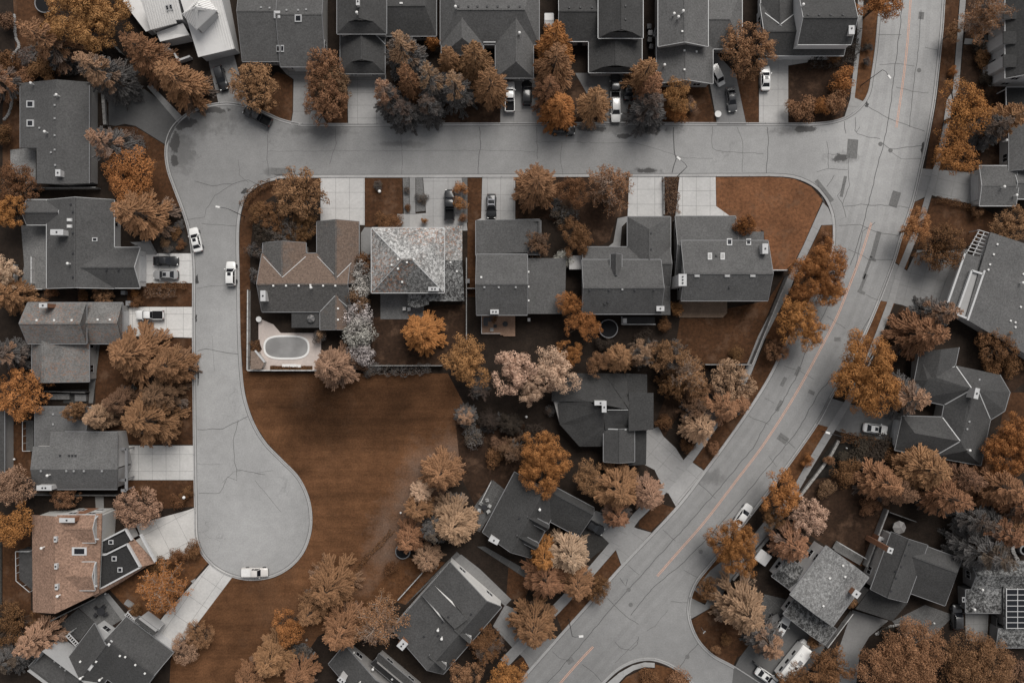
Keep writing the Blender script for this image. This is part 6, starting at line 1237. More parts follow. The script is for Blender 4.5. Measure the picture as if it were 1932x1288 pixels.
def car(kind, px, py, ang, col, label, name=None, sun=False, bars=False, cover=None, scale=1.0, cat=None):
    body = MB(); gl = []; L2 = 2.3
    if kind == 'sedan':
        loft(body, [(-2.32,.62,.45,.72,.74),(-2.2,.80,.32,.86,.9),(-1.7,.88,.25,.93,.97),(-.6,.91,.22,.93,.95),(.8,.91,.22,.9,.93),(1.6,.89,.24,.84,.9),(2.1,.8,.3,.72,.78),(2.32,.58,.38,.6,.63)])
        cabin(body, gl, -1.75, -1.05, .25, 1.05, .80, .6, .9, 1.42, -.25); ax = (-1.4, 1.4); zl = .62
    elif kind == 'suv':
        loft(body, [(-2.3,.70,.5,.95,.97),(-2.2,.84,.36,1.02,1.04),(-1.6,.91,.3,1.04,1.06),(0,.93,.28,1.03,1.05),(1.2,.92,.28,1.0,1.06),(2.0,.86,.34,.9,.98),(2.28,.66,.45,.74,.78)])
        cabin(body, gl, -2.2, -1.85, .2, .95, .83, .66, 1.01, 1.66, -.5); ax = (-1.4, 1.42); zl = .78
    elif kind == 'van':
        loft(body, [(-2.5,.86,.45,1.2,1.2),(-2.4,.95,.35,1.22,1.22),(0,.97,.3,1.22,1.22),(1.6,.95,.32,1.15,1.2),(2.3,.88,.4,.95,1.0),(2.5,.7,.5,.8,.82)])
        cabin(body, gl, -2.45, -2.25, .95, 1.7, .92, .78, 1.2, 2.1, -.2); ax = (-1.6, 1.6); zl = .8
    else:
        loft(body, [(-.75,.93,.4,1.08,1.08),(.9,.94,.36,1.08,1.12),(2.2,.92,.38,1.02,1.1),(2.62,.86,.45,.92,.98),(2.78,.68,.5,.82,.85)])
        cabin(body, gl, -.72, -.5, .75, 1.35, .84, .68, 1.08, 1.8, .05); ax = (-1.75, 1.85); zl = .85; L2 = 2.75
        for sg in (1, -1): body.box((-1.78, sg*.86), 2.1, .13, .45, 1.12)
        body.box((-2.78, 0), .1, 1.86, .45, 1.12); body.box((-1.78, 0), 2.05, 1.6, .45, .62); body.box((-.79, 0), .06, 1.6, .5, 1.1)
    p = P(px, py, 1.0)
    t = thing(name or {'sedan': 'parked_car', 'suv': 'parked_suv', 'van': 'parked_van', 'pickup': 'pickup_truck'}[kind], label, cat or {'pickup': 'pickup truck', 'van': 'van'}.get(kind, 'car'), (p.x, p.y, .03), -math.radians(ang), 'vehicles parked on streets and driveways')
    t.scale = (scale,)*3
    body.build('body', M['paint'], t, color=col, local=True, smooth=.55)
    for nm, g in gl: g.build(nm, M['glass'], t, local=True)
    wy = .8 if kind == 'sedan' else .84
    for x in ax:
        for sg in (1, -1): wheel(t, x, sg*wy, .33 if kind == 'sedan' else .38)
    fx = {'sedan': 2.16, 'suv': 2.12, 'van': 2.36, 'pickup': 2.66}[kind]; rx = {'sedan': -2.24, 'suv': -2.25, 'van': -2.48, 'pickup': -2.83}[kind]
    for sg in (1, -1):
        a = MB(); a.box((fx, sg*.62), .2, .3, zl-.06, zl+.09); a.build('headlight', M['lamp'], t, local=True)
        b = MB(); b.box((rx, sg*.66), .1, .24, zl+.02, zl+.2); b.build('taillight', M['taillight'], t, local=True)
        c = MB(); c.box((.85 if kind != 'pickup' else 1.1, sg*1.02), .16, .2, (zl+.28), (zl+.44)); c.build('mirror', M['paint'], t, color=col, local=True)
    f = MB(); f.box((L2-.03, 0), .14, 1.3, .32, .5); f.build('bumper', M['black'], t, local=True)
    f = MB(); f.box((-L2-.0, 0), .14, 1.4, .36, .54); f.build('bumper', M['black'], t, local=True)
    if sun:
        zt = {'sedan': 1.475, 'suv': 1.715}.get(kind, 1.9); s_ = MB(); s_.box((-.15, 0), .62, .66, zt-.03, zt+.008); s_.build('sunroof', M['glass'], t, local=True)
    if bars:
        r = MB()
        for sg in (1, -1): r.bar((-1.7, sg*.6, 1.76), (.1, sg*.6, 1.76), .06, .1)
        for x in (-.2, -1.1): r.bar((x, -.62, 1.82), (x, .62, 1.82), .18, .06)
        r.build('roof_rack', M['chrome'], t, local=True)
    if cover:
        c = MB(); c.box((-1.76, 0), 2.02, 1.6, 1.06, 1.15); c.build('bed_cover', cover, t, local=True)
    elif kind == 'pickup':
        c = MB(); c.box((-1.78, 0), 1.9, 1.55, .622, .64); c.build('bed_liner', M['black'], t, local=True)
    return t
WH, BK, SV, DG = (.74,.735,.72), (.012,.012,.013), (.3,.3,.3), (.07,.07,.072)
car('suv', 416, 147, 73, BK, 'black estate car on the driveway below the white metal roofed house', bars=False, name='parked_suv')
car('pickup', 485, 219, 208, (.02,.02,.021), 'dark pickup with open bed parked on the curve of the turning circle')
car('pickup', 962, 182, 270, WH, 'white cab pickup with dark bed beside the lone black car below the wide grey house')
car('suv', 994, 174, 270, BK, 'black car parked alone between white cab pickup and tall copper tree column')
car('suv', 1062, 245, 0, (.02,.02,.021), 'dark car parked along the north kerb half under the orange fir')
car('suv', 1162, 207, 90, WH, 'white car at the street end of the shaded driveway, nose to the street')
car('pickup', 1161, 166, 270, (.025,.025,.026), 'dark pickup with empty bed behind the shaded white car')
car('sedan', 1186, 165, 270, BK, 'black car almost hidden by the copper fir, next to the dark pickup')
car('van', 1354, 142, 62, (.55,.54,.52), 'pale boxy camper van with roof panes tucked under the grey eave', scale=.82)
car('sedan', 1381, 187, 83, DG, 'dark grey sedan on the slanted driveway next to the camper van')
car('sedan', 1445, 147, 270, WH, 'white sedan on the corner house driveway facing the garage', sun=True)
car('sedan', 368, 452, 256.5, WH, 'white sedan parked half over the kerb by the flower bed', sun=True)
car('suv', 435, 516, 270, WH, 'white estate car parked along the inner kerb of the west street', sun=True)
car('sedan', 311, 492, 0, BK, 'black sedan on the western double driveway, beside the silver one')
car('sedan', 311, 518, 180, SV, 'silver sedan on the western double driveway, beside the black one', sun=True)
car('pickup', 281, 594, 180, WH, 'white pickup with black bed cover on the bright western driveway', cover=M['black'], scale=.93)
car('pickup', 848, 386, 270, (.016,.016,.017), 'black pickup on the driveway beside the two golden bushes', scale=1.02)
car('suv', 927, 389, 90, BK, 'black car with two silver roof bars on the driveway left of the star spruce', bars=True)
car('pickup', 480, 1080, 0, (.62,.59,.56), 'white pickup with pale canopy parked at the bottom of the close', cover=M['white'], scale=.88)
car('sedan', 1119, 993, 30, BK, 'black car half under the eave of the dormer house, nose to the avenue')
car('sedan', 1403, 972, 305, WH, 'white car at the avenue kerb partly hidden under dark orange branches')
car('sedan', 1653, 809, 8, WH, 'white sedan with sunroof on the driveway of the sprawling dark house', sun=True)
car('sedan', 1447, 1277, 35, WH, 'white car cut by the bottom edge next to the motorhome', sun=True)
car('sedan', 1475, 1186, 303, (.6,.6,.59), 'white car squeezed between dark lower wing and grey spruce')
car('suv', 1807, 1164, 270, (.04,.04,.042), 'dark grey car in the narrow drive left of the mossy roofed house')
def motorhome():
    p = P(1498, 1246, 1.5); t = thing('motorhome', 'long white motorhome with roof hatches beside the dark lower wing', 'motorhome', (p.x, p.y, .03), math.radians(51.5), 'vehicles parked on streets and driveways')
    b = MB(); n = 10; sec = [(-3.9,1.1,.5,2.7),(-3.8,1.2,.45,2.85),(2.6,1.2,.45,2.85),(3.3,1.18,.5,2.75),(3.55,1.05,1.6,2.5)]
    vs = []; 
    for x, w, z0, z1 in sec: vs += [(x, w, z0), (x, w, z1-.18), (x, w-.15, z1), (x, -w+.15, z1), (x, -w, z1-.18), (x, -w, z0)]
    b.add(vs, [[i*6+j, i*6+(j+1) % 6, (i+1)*6+(j+1) % 6, (i+1)*6+j] for i in range(4) for j in range(6)]+[[0,1,2,3,4,5], [24+k for k in range(6)][::-1]])
    loft(b, [(2.4,1.0,.45,1.3,1.34),(3.6,1.0,.45,1.2,1.25),(4.2,.85,.5,1.0,1.05),(4.35,.65,.55,.9,.92)])
    b.build('body', M['paint'], t, color=(.76,.75,.73), local=True, smooth=.5)
    for nm, x, y, w, h, mt in (('roof_hatch',-1.9,.1,.75,.75,'white'),('roof_hatch',-.7,-.35,.5,.5,'dark'),('roof_hatch',.5,-.35,.9,.8,'gutter'),('roof_hatch',1.9,.4,.55,.5,'white'),('air_conditioner',-.9,.5,.9,.8,'white')):
        q = MB(); q.box((x, y), w, h, 2.84, 2.84+(.25 if nm[0] == 'a' else .1), taper=.9); q.build(nm, M[mt], t, local=True)
    for x in (-2.6, -.8, 1.2):
        for sg in (1, -1): q = MB(); q.box((x, sg*1.205), .95, .04, 1.5, 2.1); q.build('side_window', M['glass'], t, local=True)
    q = MB(); q.slab([Vector(v) for v in ((3.55,.9,1.32),(3.55,-.9,1.32),(3.62,-.85,1.7),(3.62,.85,1.7))], .03); q.build('windshield', M['glass'], t, local=True)
    q = MB(); q.tube([(-2.8,1.28,2.6),(1.2,1.28,2.6)], .09, 8); q.build('awning', M['gutter'], t, local=True)
    for x in (-2.3, 3.2):
        for sg in (1, -1): wheel(t, x, sg*1.0, .4, .28)
    for sg in (1, -1): q = MB(); q.box((4.3, sg*.55), .15, .3, .78, .92); q.build('headlight', M['lamp'], t, local=True)
motorhome()
p = P(1461, 1167, .8); t = thing('cargo_trailer', 'grey tarp covered trailer beside the small white car and round patio', 'trailer', (p.x, p.y, .03), math.radians(28))
q = MB(); q.box((0, 0), 2.2, 1.3, .45, .7); q.box((1.5, 0), .9, .08, .45, .52); q.build('frame', M['dark'], t, local=True)
q = MB(); q.box((0, 0), 2.1, 1.25, .701, 1.05, taper=.75); q.build('tarp', M['wall'], t, color=(.14,.137,.135), local=True)
for sg in (1, -1): wheel(t, 0, sg*.72, .28, .16)
# ------------------------------------------------------------------ street furniture, fences, garden things
def street_lamp(base, head, label, h=7.6):
    b = P(*base, 0); hd = P(*head, h+.35); t = thing('street_lamp', label, 'street lamp', (b.x, b.y, 0), 0, 'street lamps')
    m = MB(); m.tube([b, (b.x, b.y, h*.5), (b.x, b.y, h)], [.085, .065, .05], 8); m.build('pole', M['dark'], t, smooth=.7)
    a = MB(); top = Vector((b.x, b.y, h)); mid = top.lerp(hd, .4)+Vector((0, 0, .35)); a.tube([top, mid, hd], [.045, .04, .035], 6); a.build('arm', M['dark'], t, smooth=.7)
    d = (hd-top); d.z = 0; d.normalize(); l = MB(); l.box((hd.x+d.x*.3, hd.y+d.y*.3), .85, .36, h+.28, h+.44, math.atan2(d.y, d.x), taper=.85); o = l.build('lamp_head', M['white'], t)
    g = MB(); g.box((hd.x+d.x*.3, hd.y+d.y*.3), .6, .26, h+.24, h+.28, math.atan2(d.y, d.x)); g.build('lens', M['lamp'], o)
street_lamp((462,409), (414,391), 'tall street lamp arching over the west street near the inner corner')
street_lamp((1277,334), (1283,301), 'street lamp beside the brown ornamental hedge, leaning over the north street')
street_lamp((1624,162), (1676,143), 'dark curved street lamp reaching over the avenue near the north corner')
street_lamp((1552,813), (1565,817), 'street lamp on the verge beside the stone wall and white car driveway')
street_lamp((1073,1167), (1093,1200), 'street lamp over the lower avenue beside the southern spruce')
def fence(pts, label, h=1.5, col=(.2,.195,.19), w=.07, cap=True, mat='wood', group='garden fences', name='fence', cat='fence'):
    wp = [P(*p, 0) for p in pts]; o = wp[0]; t = thing(name, label, cat, o, 0, group)
    pn = MB(); ps = MB(); cp = MB()
    for a, b in zip(wp, wp[1:]):
        n = max(1, round((b-a).length/2.4))
        for k in range(n+1): q = a.lerp(b, k/n); ps = MB(); ps.box(q, .13, .13, 0, h+.08, math.atan2(b.y-a.y, b.x-a.x)); ps.build('post', M[mat], t, color=tuple(c*.8 for c in col))
        m = max(1, int((b-a).length/.16)); d = (b-a)/m; dn_ = d.normalized()
        up = Vector((0, 0, h))
        pn.bar(a+up, b+up, w, h-.06)
        cp.bar(a+up+Vector((0, 0, .06)), b+up+Vector((0, 0, .06)), .16, .055)
    pn.build('panel', M[mat], t, color=col)
    if cap: cp.build('rail', M[mat], t, color=tuple(min(.55, c*1.5) for c in col))
def wallrun(pts, label, h=.6, w=.4, col=(.3,.29,.275), mat='paving'):
    wp = [P(*p, 0) for p in pts]; t = thing('stone_wall', label, 'wall', wp[0], 0, 'low stone walls'); m = MB(); c = MB()
    for a, b in zip(wp, wp[1:]):
        up = Vector((0, 0, h)); m.bar(a+up, b+up, w, h); n = max(1, int((b-a).length/.9))
        for k in range(n): c.bar(a.lerp(b, (k+.03)/n)+up+Vector((0, 0, .09)), a.lerp(b, (k+.97)/n)+up+Vector((0, 0, .09)), w+.08, .088)
    m.build('wall_body', M[mat], t, color=tuple(x*.8 for x in col)); c.build('coping', M[mat], t, color=col)
fence([(473,548),(472,698),(606,698)], 'pale picket fence round two sides of the swimming pool terrace', col=(.4,.38,.36))
fence([(700,689),(836,689)], 'grey fence at the field edge behind the lichen house', col=(.16,.155,.15))
fence([(881,488),(881,640)], 'long straight grey fence between lichen house and deck house', col=(.2,.197,.193)); fence([(882,545),(897,545)], 'short grey cross fence beside the deck house', col=(.2,.197,.193))
fence([(1481,522),(1413,687),(1326,687)], 'pale topped fence along the west pavement and garden bottom', col=(.2,.195,.19), h=1.7); fence([(1449,511),(1479,511)], 'short white fence joining the long grey house to the corner lawn', col=(.45,.44,.43))
fence([(62,358),(190,357)], 'grey fence between skylight house and terrace house', col=(.17,.167,.163)); fence([(36,546),(88,546)], 'pale terrace fence below the western terrace', h=1.1, col=(.3,.29,.28)); fence([(34,500),(34,546)], 'short terrace railing on the outer side of the western terrace', h=1.0, col=(.3,.29,.28)); fence([(66,485),(66,535)], 'white ramp railing in the middle of the western terrace', h=1.0, col=(.45,.44,.43))
fence([(135,42),(200,104)], 'dark diagonal fence under the huge golden tree', col=(.06,.055,.05)); fence([(214,82),(236,106)], 'short dark fence near the white house courtyard', col=(.12,.115,.11))
fence([(1668,958),(1628,1064)], 'wide grey fence between back lawn and charcoal hip house', w=.3, col=(.22,.215,.21)); fence([(1556,1216),(1604,1152)], 'pale fence on the right of the dark lower wing', h=1.2, col=(.3,.295,.29))
fence([(927,906),(907,946)], 'pale railing round the patio with four chairs', h=1.0, col=(.3,.295,.29)); fence([(752,1128),(798,1077)], 'pale railing of the terrace behind the sliver gable house', h=1.0, col=(.3,.295,.29))
fence([(3,1005),(3,1185)], 'grey fence at the left frame edge beside the terracotta house', col=(.14,.137,.133)); fence([(55,930),(228,931)], 'dark fence right below the ridge vent house', col=(.09,.087,.085))
fence([(90,737),(170,739)], 'dark fence above the two garden boxes', col=(.1,.097,.095)); fence([(1932,672),(1890,655),(1850,600)], 'dark back fence behind the bordered roof house', col=(.1,.097,.095)); fence([(760,420),(748,430)], 'tiny white fence by the lichen house step', h=.8, col=(.4,.39,.38))
fence([(0,1222),(40,1203)], 'dark fence in the bottom left corner', col=(.07,.068,.066)); fence([(105,1165),(190,1122)], 'grey fence between terracotta and charcoal houses', col=(.14,.137,.133)); fence([(1670,962),(1720,980)], 'dark cross fence above the striped umbrella', col=(.08,.078,.076))
fence([(1020,95),(1020,140)], 'dark side fence by the orange column', col=(.05,.048,.046)); fence([(1870,1158),(1868,1216)], 'dark fence beside the narrow concrete drive', col=(.08,.078,.076))
fence([(1483,1300),(1420,1245)], 'low dark fence behind the motorhome', h=.9, col=(.05,.05,.05)); fence([(1412,85),(1412,118),(1436,106)], 'grey gate fence at the corner house driveway', h=1.4, col=(.25,.245,.24))
wallrun([(1580,830),(1566,856),(1552,876),(1506,936)], 'pale stone retaining wall along the east pavement'); wallrun([(197,179),(201,237)], 'pale stone wall beside the dark close driveway', .5, .5); wallrun([(1448,1013),(1381,1092)], 'grey retaining wall behind the dark orange maple', .5, .35, (.22,.215,.21))
wallrun([(1251,333),(1252,406)], 'thin concrete wall on the edge of the left double driveway', .4, .22, (.24,.235,.23)); wallrun([(268,457),(283,455),(296,479)], 'low stone edge of the flower bed by the close', .25, .3, (.2,.196,.192))
def stones(pts, label, r=.28, col=(.33,.315,.3), name='stone_edging'):       # a run of separate edging stones: one thing
    rr3 = random.Random(3); wp = [P(*p) for p in spline(pts, 3.6)]; t = thing(name, label, 'stone edging', wp[0], 0, 'garden stone edgings')
    m = MB()
    for q in wp: m.lathe((q.x+rr3.uniform(-.06, .06), q.y+rr3.uniform(-.06, .06), .0), [(r*rr3.uniform(.7, 1), -.02), (r*rr3.uniform(.85, 1.1), .16), (r*.6, .28)], 6)
    m.build('stones', M['stone'], t, color=col, smooth=.9)
stones([(28,30),(30,68),(36,90),(23,108),(25,140),(16,162),(23,190),(18,212),(9,226)], 'winding line of pale stones at the left edge above the skylight house', .3)
stones([(1653,1195),(1672,1184),(1692,1178),(1712,1184),(1726,1194)], 'stone ring in front of the charcoal hip house', .3, (.16,.155,.15)); stones([(1919,1055),(1910,1035),(1920,1016),(1936,1008)], 'white stones round the dark tank at the right edge', .4)
# swimming pool
def pool():
    c = P(541, 655); t = thing('swimming_pool', 'oval covered swimming pool with white rim in the pink paved terrace', 'swimming pool', (c.x, c.y, 0))
    def oval(rx, ry, n=48): return [(c.x+math.copysign(abs(math.cos(a))**.62, math.cos(a))*rx, c.y+math.copysign(abs(math.sin(a))**.75, math.sin(a))*ry) for a in (6.2832*k/n for k in range(n))]
    o_, i_ = oval(4.35, 2.3), oval(4.0, 1.95); m = MB(); n = 48
    m.add([(*p, .07) for p in o_]+[(*p, .16) for p in o_]+[(*p, .16) for p in i_]+[(*p, .05) for p in i_], [[q*n+k, q*n+(k+1) % n, (q+1)*n+(k+1) % n, (q+1)*n+k] for q in range(3) for k in range(n)])
    m.build('rim', M['white'], t, smooth=.6); w = MB(); w.poly([(*p, .115) for p in i_]); w.build('pool_cover', POOLM, t, color=(.24,.235,.23))
    b = MB(); b.box((c.x+.6, c.y-3.4), 2.6, .5, .5, .56); b.build('diving_board', M['white'], t); b = MB(); b.box((c.x+1.2, c.y-3.4), .5, .5, .08, .5); b.build('board_base', M['gutter'], t)
tq = NT('pool_cover'); cq = tq.ocol(); cq = tq.mix(1.0, cq, tq.ramp(tq.noise(.35, 3, .5), [(.35, .85), (.65, 1.2)]), 'MULTIPLY'); POOLM = tq.done(cq, .35, .5)
pool()
h = House('little brown roofed pool hut with white edge in the terrace corner', (.2,.15,.12), (484, 680), (.4,.38,.36), name='pool_hut', cat='hut', gut='trim'); h.slab([(473,662,2.3),(482,662,2.3),(499,684,2.0),(493,696,2.0),(473,696,2.2)], .14, inset=.2); h.g.bar(P(481,661,2.4), P(499,683,2.1), .3, .16); h.done(False)
def parasol(px, py, r, cols, label, h=2.5, n=8, gr='garden parasols'):
    p = P(px, py, h-.3); t = thing('parasol', label, 'parasol', (p.x, p.y, .1), 0, gr)
    m = MB(); m.tube([(p.x, p.y, .1), (p.x, p.y, h+.1)], .035, 6); m.build('pole', M['chrome'], t); b = MB(); b.lathe((p.x, p.y, .1), [(.3, 0), (.28, .08), (.06, .12)], 10); b.build('base', M['dark'], t)
    vs = [(p.x, p.y, h)]+[(p.x+r*math.cos(6.2832*k/n), p.y+r*math.sin(6.2832*k/n), h-.5) for k in range(n)]
    c = MB()
    for k in range(n): c.add([vs[0], vs[1+k], vs[1+(k+1) % n]], [[0, 1, 2]], k % 2)
    c.build('canopy', [cols[0], cols[1]], t, fix=False)
ST1, ST2 = plain('canvas_grey', (.2,.19,.185), .9), plain('canvas_light', (.27,.26,.25), .9)
parasol(1698, 995, 1.25, (ST1, ST2), 'striped grey garden parasol behind the charcoal hip house'); parasol(586, 601, .75, (plain('canvas_dark', (.1,.1,.1), .9), ST1), 'small grey parasol on the flat dark roofed terrace of the brown house', h=3.6)
def table(px, py, r, mat, label, h=.74, grp='round garden tables'):
    p = P(px, py, h); t = thing('garden_table', label, 'table', (p.x, p.y, .09), 0, grp)
    m = MB(); m.lathe((p.x, p.y, h-.05), [(r, 0), (r, .05)], 20); m.build('table_top', mat, t); q = MB(); q.lathe((p.x, p.y, .09), [(.3, 0), (.05, .06), (.05, h-.14)], 8); q.build('pedestal', M['dark'], t)
table(488, 602, .52, M['white'], 'round white table on the pool terrace by the chimney wall'); table(1355, 215, .62, M['white'], 'round white table top at the foot of the slanted driveway'); table(953, 611, .5, M['dark'], 'dark round table on the small wooden deck'); table(914, 957, .55, M['dark'], 'dark round table among the four patio chairs'); table(190, 1153, .75, M['dark'], 'dark round table on the grey patio of the charcoal house')
def chair(px, py, a, mat, label, w=.6, grp='garden chairs'):
    p = P(px, py, .45); t = thing('garden_chair', label, 'chair', (p.x, p.y, .1), math.radians(a), grp)
    s_ = MB(); s_.box((0, 0), w, w, .38, .46); s_.build('seat', mat, t, local=True); b = MB(); b.box((0, -w*.5), w, .07, .465, .9); b.build('backrest', mat, t, local=True)
    for sx in (-1, 1):
        for sy in (-1, 1): l = MB(); l.box((sx*w*.42, sy*w*.42), .05, .05, 0, .379); l.build('leg', M['dark'], t, local=True)
LC = plain('pale_cushion', (.42,.42,.41), .9); DC = plain('grey_cushion', (.1,.1,.105), .9)
for i, (x, y, a) in enumerate(((907,949,150),(919,943,190),(924,954,240),(922,964,300),(904,962,80))): chair(x, y, a, LC, 'pale patio chair in the row by the dark dormer house, '+('first from the west', 'topmost', 'nearest the roof eave', 'lowest', 'beside the patio corner')[i])
for i, (x, y, a) in enumerate(((181,1146,130),(196,1144,220),(200,1158,300),(180,1160,50))): chair(x, y, a, M['dark'], 'dark chair at the round dark table, '+('upper left one', 'upper right one', 'lower right one', 'lower left one')[i])
chair(763, 582, 0, M['white'], 'white round backed chair on the square paved patio, left of two'); chair(772, 583, 10, M['white'], 'white round backed chair on the square paved patio, right of two'); chair(928, 622, 180, LC, 'pale chair at the lower edge of the small wooden deck'); chair(934, 615, 90, M['dark'], 'dark chair in the middle of the small wooden deck')
def sofa(px, py, w, d, a, label):
    p = P(px, py, .5); t = thing('garden_sofa', label, 'sofa', (p.x, p.y, .36), math.radians(a)); m = MB(); m.box((0, 0), w, d, .02, .42); m.build('seat', DC, t, local=True); m = MB(); m.box((0, d*.5+.07), w, .14, .02, .8); m.build('backrest', DC, t, local=True)
    for sg in (1, -1): m = MB(); m.box((sg*(w*.5+.07), 0), .13, d, .02, .6); m.build('armrest', DC, t, local=True)
sofa(917, 607, 1.3, .7, 90, 'long grey outdoor sofa on the small wooden deck'); sofa(926, 603, .7, .65, 0, 'grey outdoor armchair next to the long deck sofa')
def deck(pts, z, col, label, d=(1, 0), rail=None):
    w = [P(*p, z) for p in pts]; c = sum(w, Vector())/len(w); t = thing('wooden_deck', label, 'deck', (c.x, c.y, 0)); m = MB(); poly = [(p.x, p.y) for p in w]
    n = (-d[1], d[0]); rr4 = random.Random(9)
    for i in range(-60, 61):
        q = (c.x+n[0]*i*.2, c.y+n[1]*i*.2)
        for a, b in clip_line(poly, q, d): m.bar((q[0]+d[0]*a, q[1]+d[1]*a, z-rr4.random()*.012), (q[0]+d[0]*b, q[1]+d[1]*b, z-rr4.random()*.012), .18, .05)
    m.build('deck_boards', M['wood'], t, color=col); s_ = MB()
    s_.prism([(p.x+(c.x-p.x)*.06, p.y+(c.y-p.y)*.06) for p in w], 0, z-.08); s_.build('deck_base', M['wood'], t, color=tuple(x*.5 for x in col))
    if rail:
        r = MB()
        for a, b in zip(rail, rail[1:]):
            A, B = P(*a, z), P(*b, z); r.bar(A+Vector((0, 0, .95)), B+Vector((0, 0, .95)), .1, .06); k = max(1, int((B-A).length/1.3))
            for j in range(k+1): r.box(A.lerp(B, j/k), .08, .08, z, z+.9)
        r.build('railing', M['trim'], t)
deck([(908,594),(972,594),(972,634),(944,633),(944,630),(908,630)], .35, (.33,.21,.145), 'small wooden deck with grey seating behind the grey house', rail=[(909,597),(909,629),(944,629)])
deck([(1281,566),(1372,566),(1372,590),(1364,599),(1281,599)], .4, (.2,.14,.1), 'brown rear deck of the long grey house')
deck([(1171,597),(1236,597),(1236,613),(1171,613)], .5, (.05,.048,.047), 'dark narrow deck behind the narrow dormer house', rail=[(1172,598),(1172,612),(1235,612)])
deck([(35,1036),(62,1036),(62,1114),(36,1092)], 2.4, (.06,.058,.057), 'dark balcony deck with white railing on the terracotta house', rail=[(62,1037),(36,1037),(37,1092),(62,1113)])
deck([(1578,1020),(1631,1050),(1622,1066),(1570,1034)], .5, (.14,.137,.133), 'grey board deck behind the pale lichen roof', (.86, -.5), rail=[(1579,1021),(1630,1051)])
deck([(48,793),(64,793),(64,850),(48,850)], .4, (.09,.088,.086), 'grey side deck of the ridge vent house', (0, 1), rail=[(49,794),(49,849),(63,849)])
deck([(552,1212),(588,1238),(570,1256),(546,1236)], .2, (.02,.02,.02), 'dark sitting platform above the cut off southern house')
def trampoline(px, py, r, label, h=.85):
    p = P(px, py, h); t = thing('trampoline', label, 'trampoline', (p.x, p.y, 0), 0, 'round trampolines'); n = 28
    f = MB(); f.tube([(p.x+r*math.cos(6.2832*k/n), p.y+r*math.sin(6.2832*k/n), h) for k in range(n+1)], .1, 6); f.build('frame', M['gutter'], t, smooth=.7)
    m = MB(); m.lathe((p.x, p.y, h-.06), [(r*.94, 0), (r*.94, .02)], n); m.build('mat', M['black'], t)
    for k in range(6): q = MB(); q.tube([(p.x+r*math.cos(k*1.047), p.y+r*math.sin(k*1.047), 0), (p.x+r*math.cos(k*1.047), p.y+r*math.sin(k*1.047), h)], .035, 5); q.build('leg', M['gutter'], t)
trampoline(1148, 620, 1.7, 'round trampoline with pale ring behind the narrow dormer house'); trampoline(760, 1040, 1.35, 'round trampoline half under the copper tree at the field edge'); trampoline(84, 6, 1.8, 'round trampoline cut by the top edge left of the golden tree')
def pergola():
    c = [P(1846,434,2.6), P(1869,441,2.6), P(1851,487,2.6), P(1820,479,2.6)]; o = sum(c, Vector())/4; t = thing('pergola', 'white open lattice pergola beside the bordered roof house', 'pergola', (o.x, o.y, 0))
    for k in range(4): m = MB(); m.box(c[k], .16, .16, 0, 2.5); m.build('post', M['trim'], t)
    m = MB()
    for k in range(8): f = k/7; m.bar(c[0].lerp(c[3], f)+Vector((0, 0, .12)), c[1].lerp(c[2], f)+Vector((0, 0, .12)), .12, .14)
    m.build('rafters', M['trim'], t); m = MB()
    for f in (.08, .5, .94): m.bar(c[0].lerp(c[1], f), c[3].lerp(c[2], f), .14, .18)
    m.build('beam', M['trim'], t)
pergola()
def trellis(a, b, label, w=1.1):
    A, B = P(*a, 2.4), P(*b, 2.4); n = (B-A).cross(UP).normalized()*w; o = (A+B)/2; t = thing('trellis', label, 'trellis', (o.x, o.y, 0), 0, 'white louvred trellises'); m = MB()
    for s_ in (0, 1): m.bar(A+n*s_, B+n*s_, .12, .14)
    m.build('beam', M['trim'], t); m = MB()
    for k in range(6): q = A.lerp(B, (k+.5)/6)+Vector((0, 0, .07)); m.bar(q, q+n, .14, .06)
    m.build('slats', M['trim'], t)
    for q in (A, B, A+n, B+n): p_ = MB(); p_.box(q, .1, .1, 0, 2.26); p_.build('post', M['trim'], t)
trellis((240,1154), (256,1171), 'white louvred trellis by the entrance of the charcoal house', .7); trellis((129,1194), (148,1214), 'white louvred trellis at the courtyard of the charcoal house', .7)
def lantern(px, py, label, h=1.1, head=.22, grp='small garden lamps'):
    p = P(px, py, h); t = thing('garden_lamp', label, 'garden lamp', (p.x, p.y, 0), 0, grp); m = MB(); m.tube([(p.x, p.y, 0), (p.x, p.y, h-.1)], .04, 6); m.build('pole', M['dark'], t); m = MB(); m.lathe((p.x, p.y, h-.1), [(head*.6, 0), (head, .12), (head*.8, .3), (.05, .4)], 10); m.build('lamp_shade', M['white'], t, smooth=.6)
for x, y, lb, hh, hd in ((821,227,'small white yard lamp on the street lawn below the spruce clump',.7,.2),(347,938,'white garden lamp on the kerbside lawn by the dark rusty shrubs',1.6,.3),(338,949,'pale garden lamp among the dark rusty shrubs at the kerb',.9,.26),(27,866,'white garden lamp on the small lawn at the left edge',.8,.2),(756,967,'white post lamp at the field edge beside the large tan tree',1.2,.2),(716,361,'square topped lantern on the lawn above the lichen house',1.4,.3),(1597,845,'tiny white lamp in the bed behind the stone wall',.5,.16),(993,786,'white lamp in the dark garden left of the faceted house',.9,.25),(1762,1175,'white lamp in the yard of the charcoal hip house',.6,.18),(199,1119,'pale lamp on the corner of the terracotta path',.6,.2)): lantern(x, y, lb, hh, hd)
p = P(1323, 1183); t = thing('sign_post', 'thin pale sign post on the junction lawn', 'sign post', (p.x, p.y, 0)); m = MB(); m.tube([p, (p.x, p.y, 2.3)], .035, 6); m.build('pole', M['gutter'], t); m = MB(); m.box(p, .6, .04, 1.9, 2.25, .8); m.build('sign_plate', M['trim'], t)
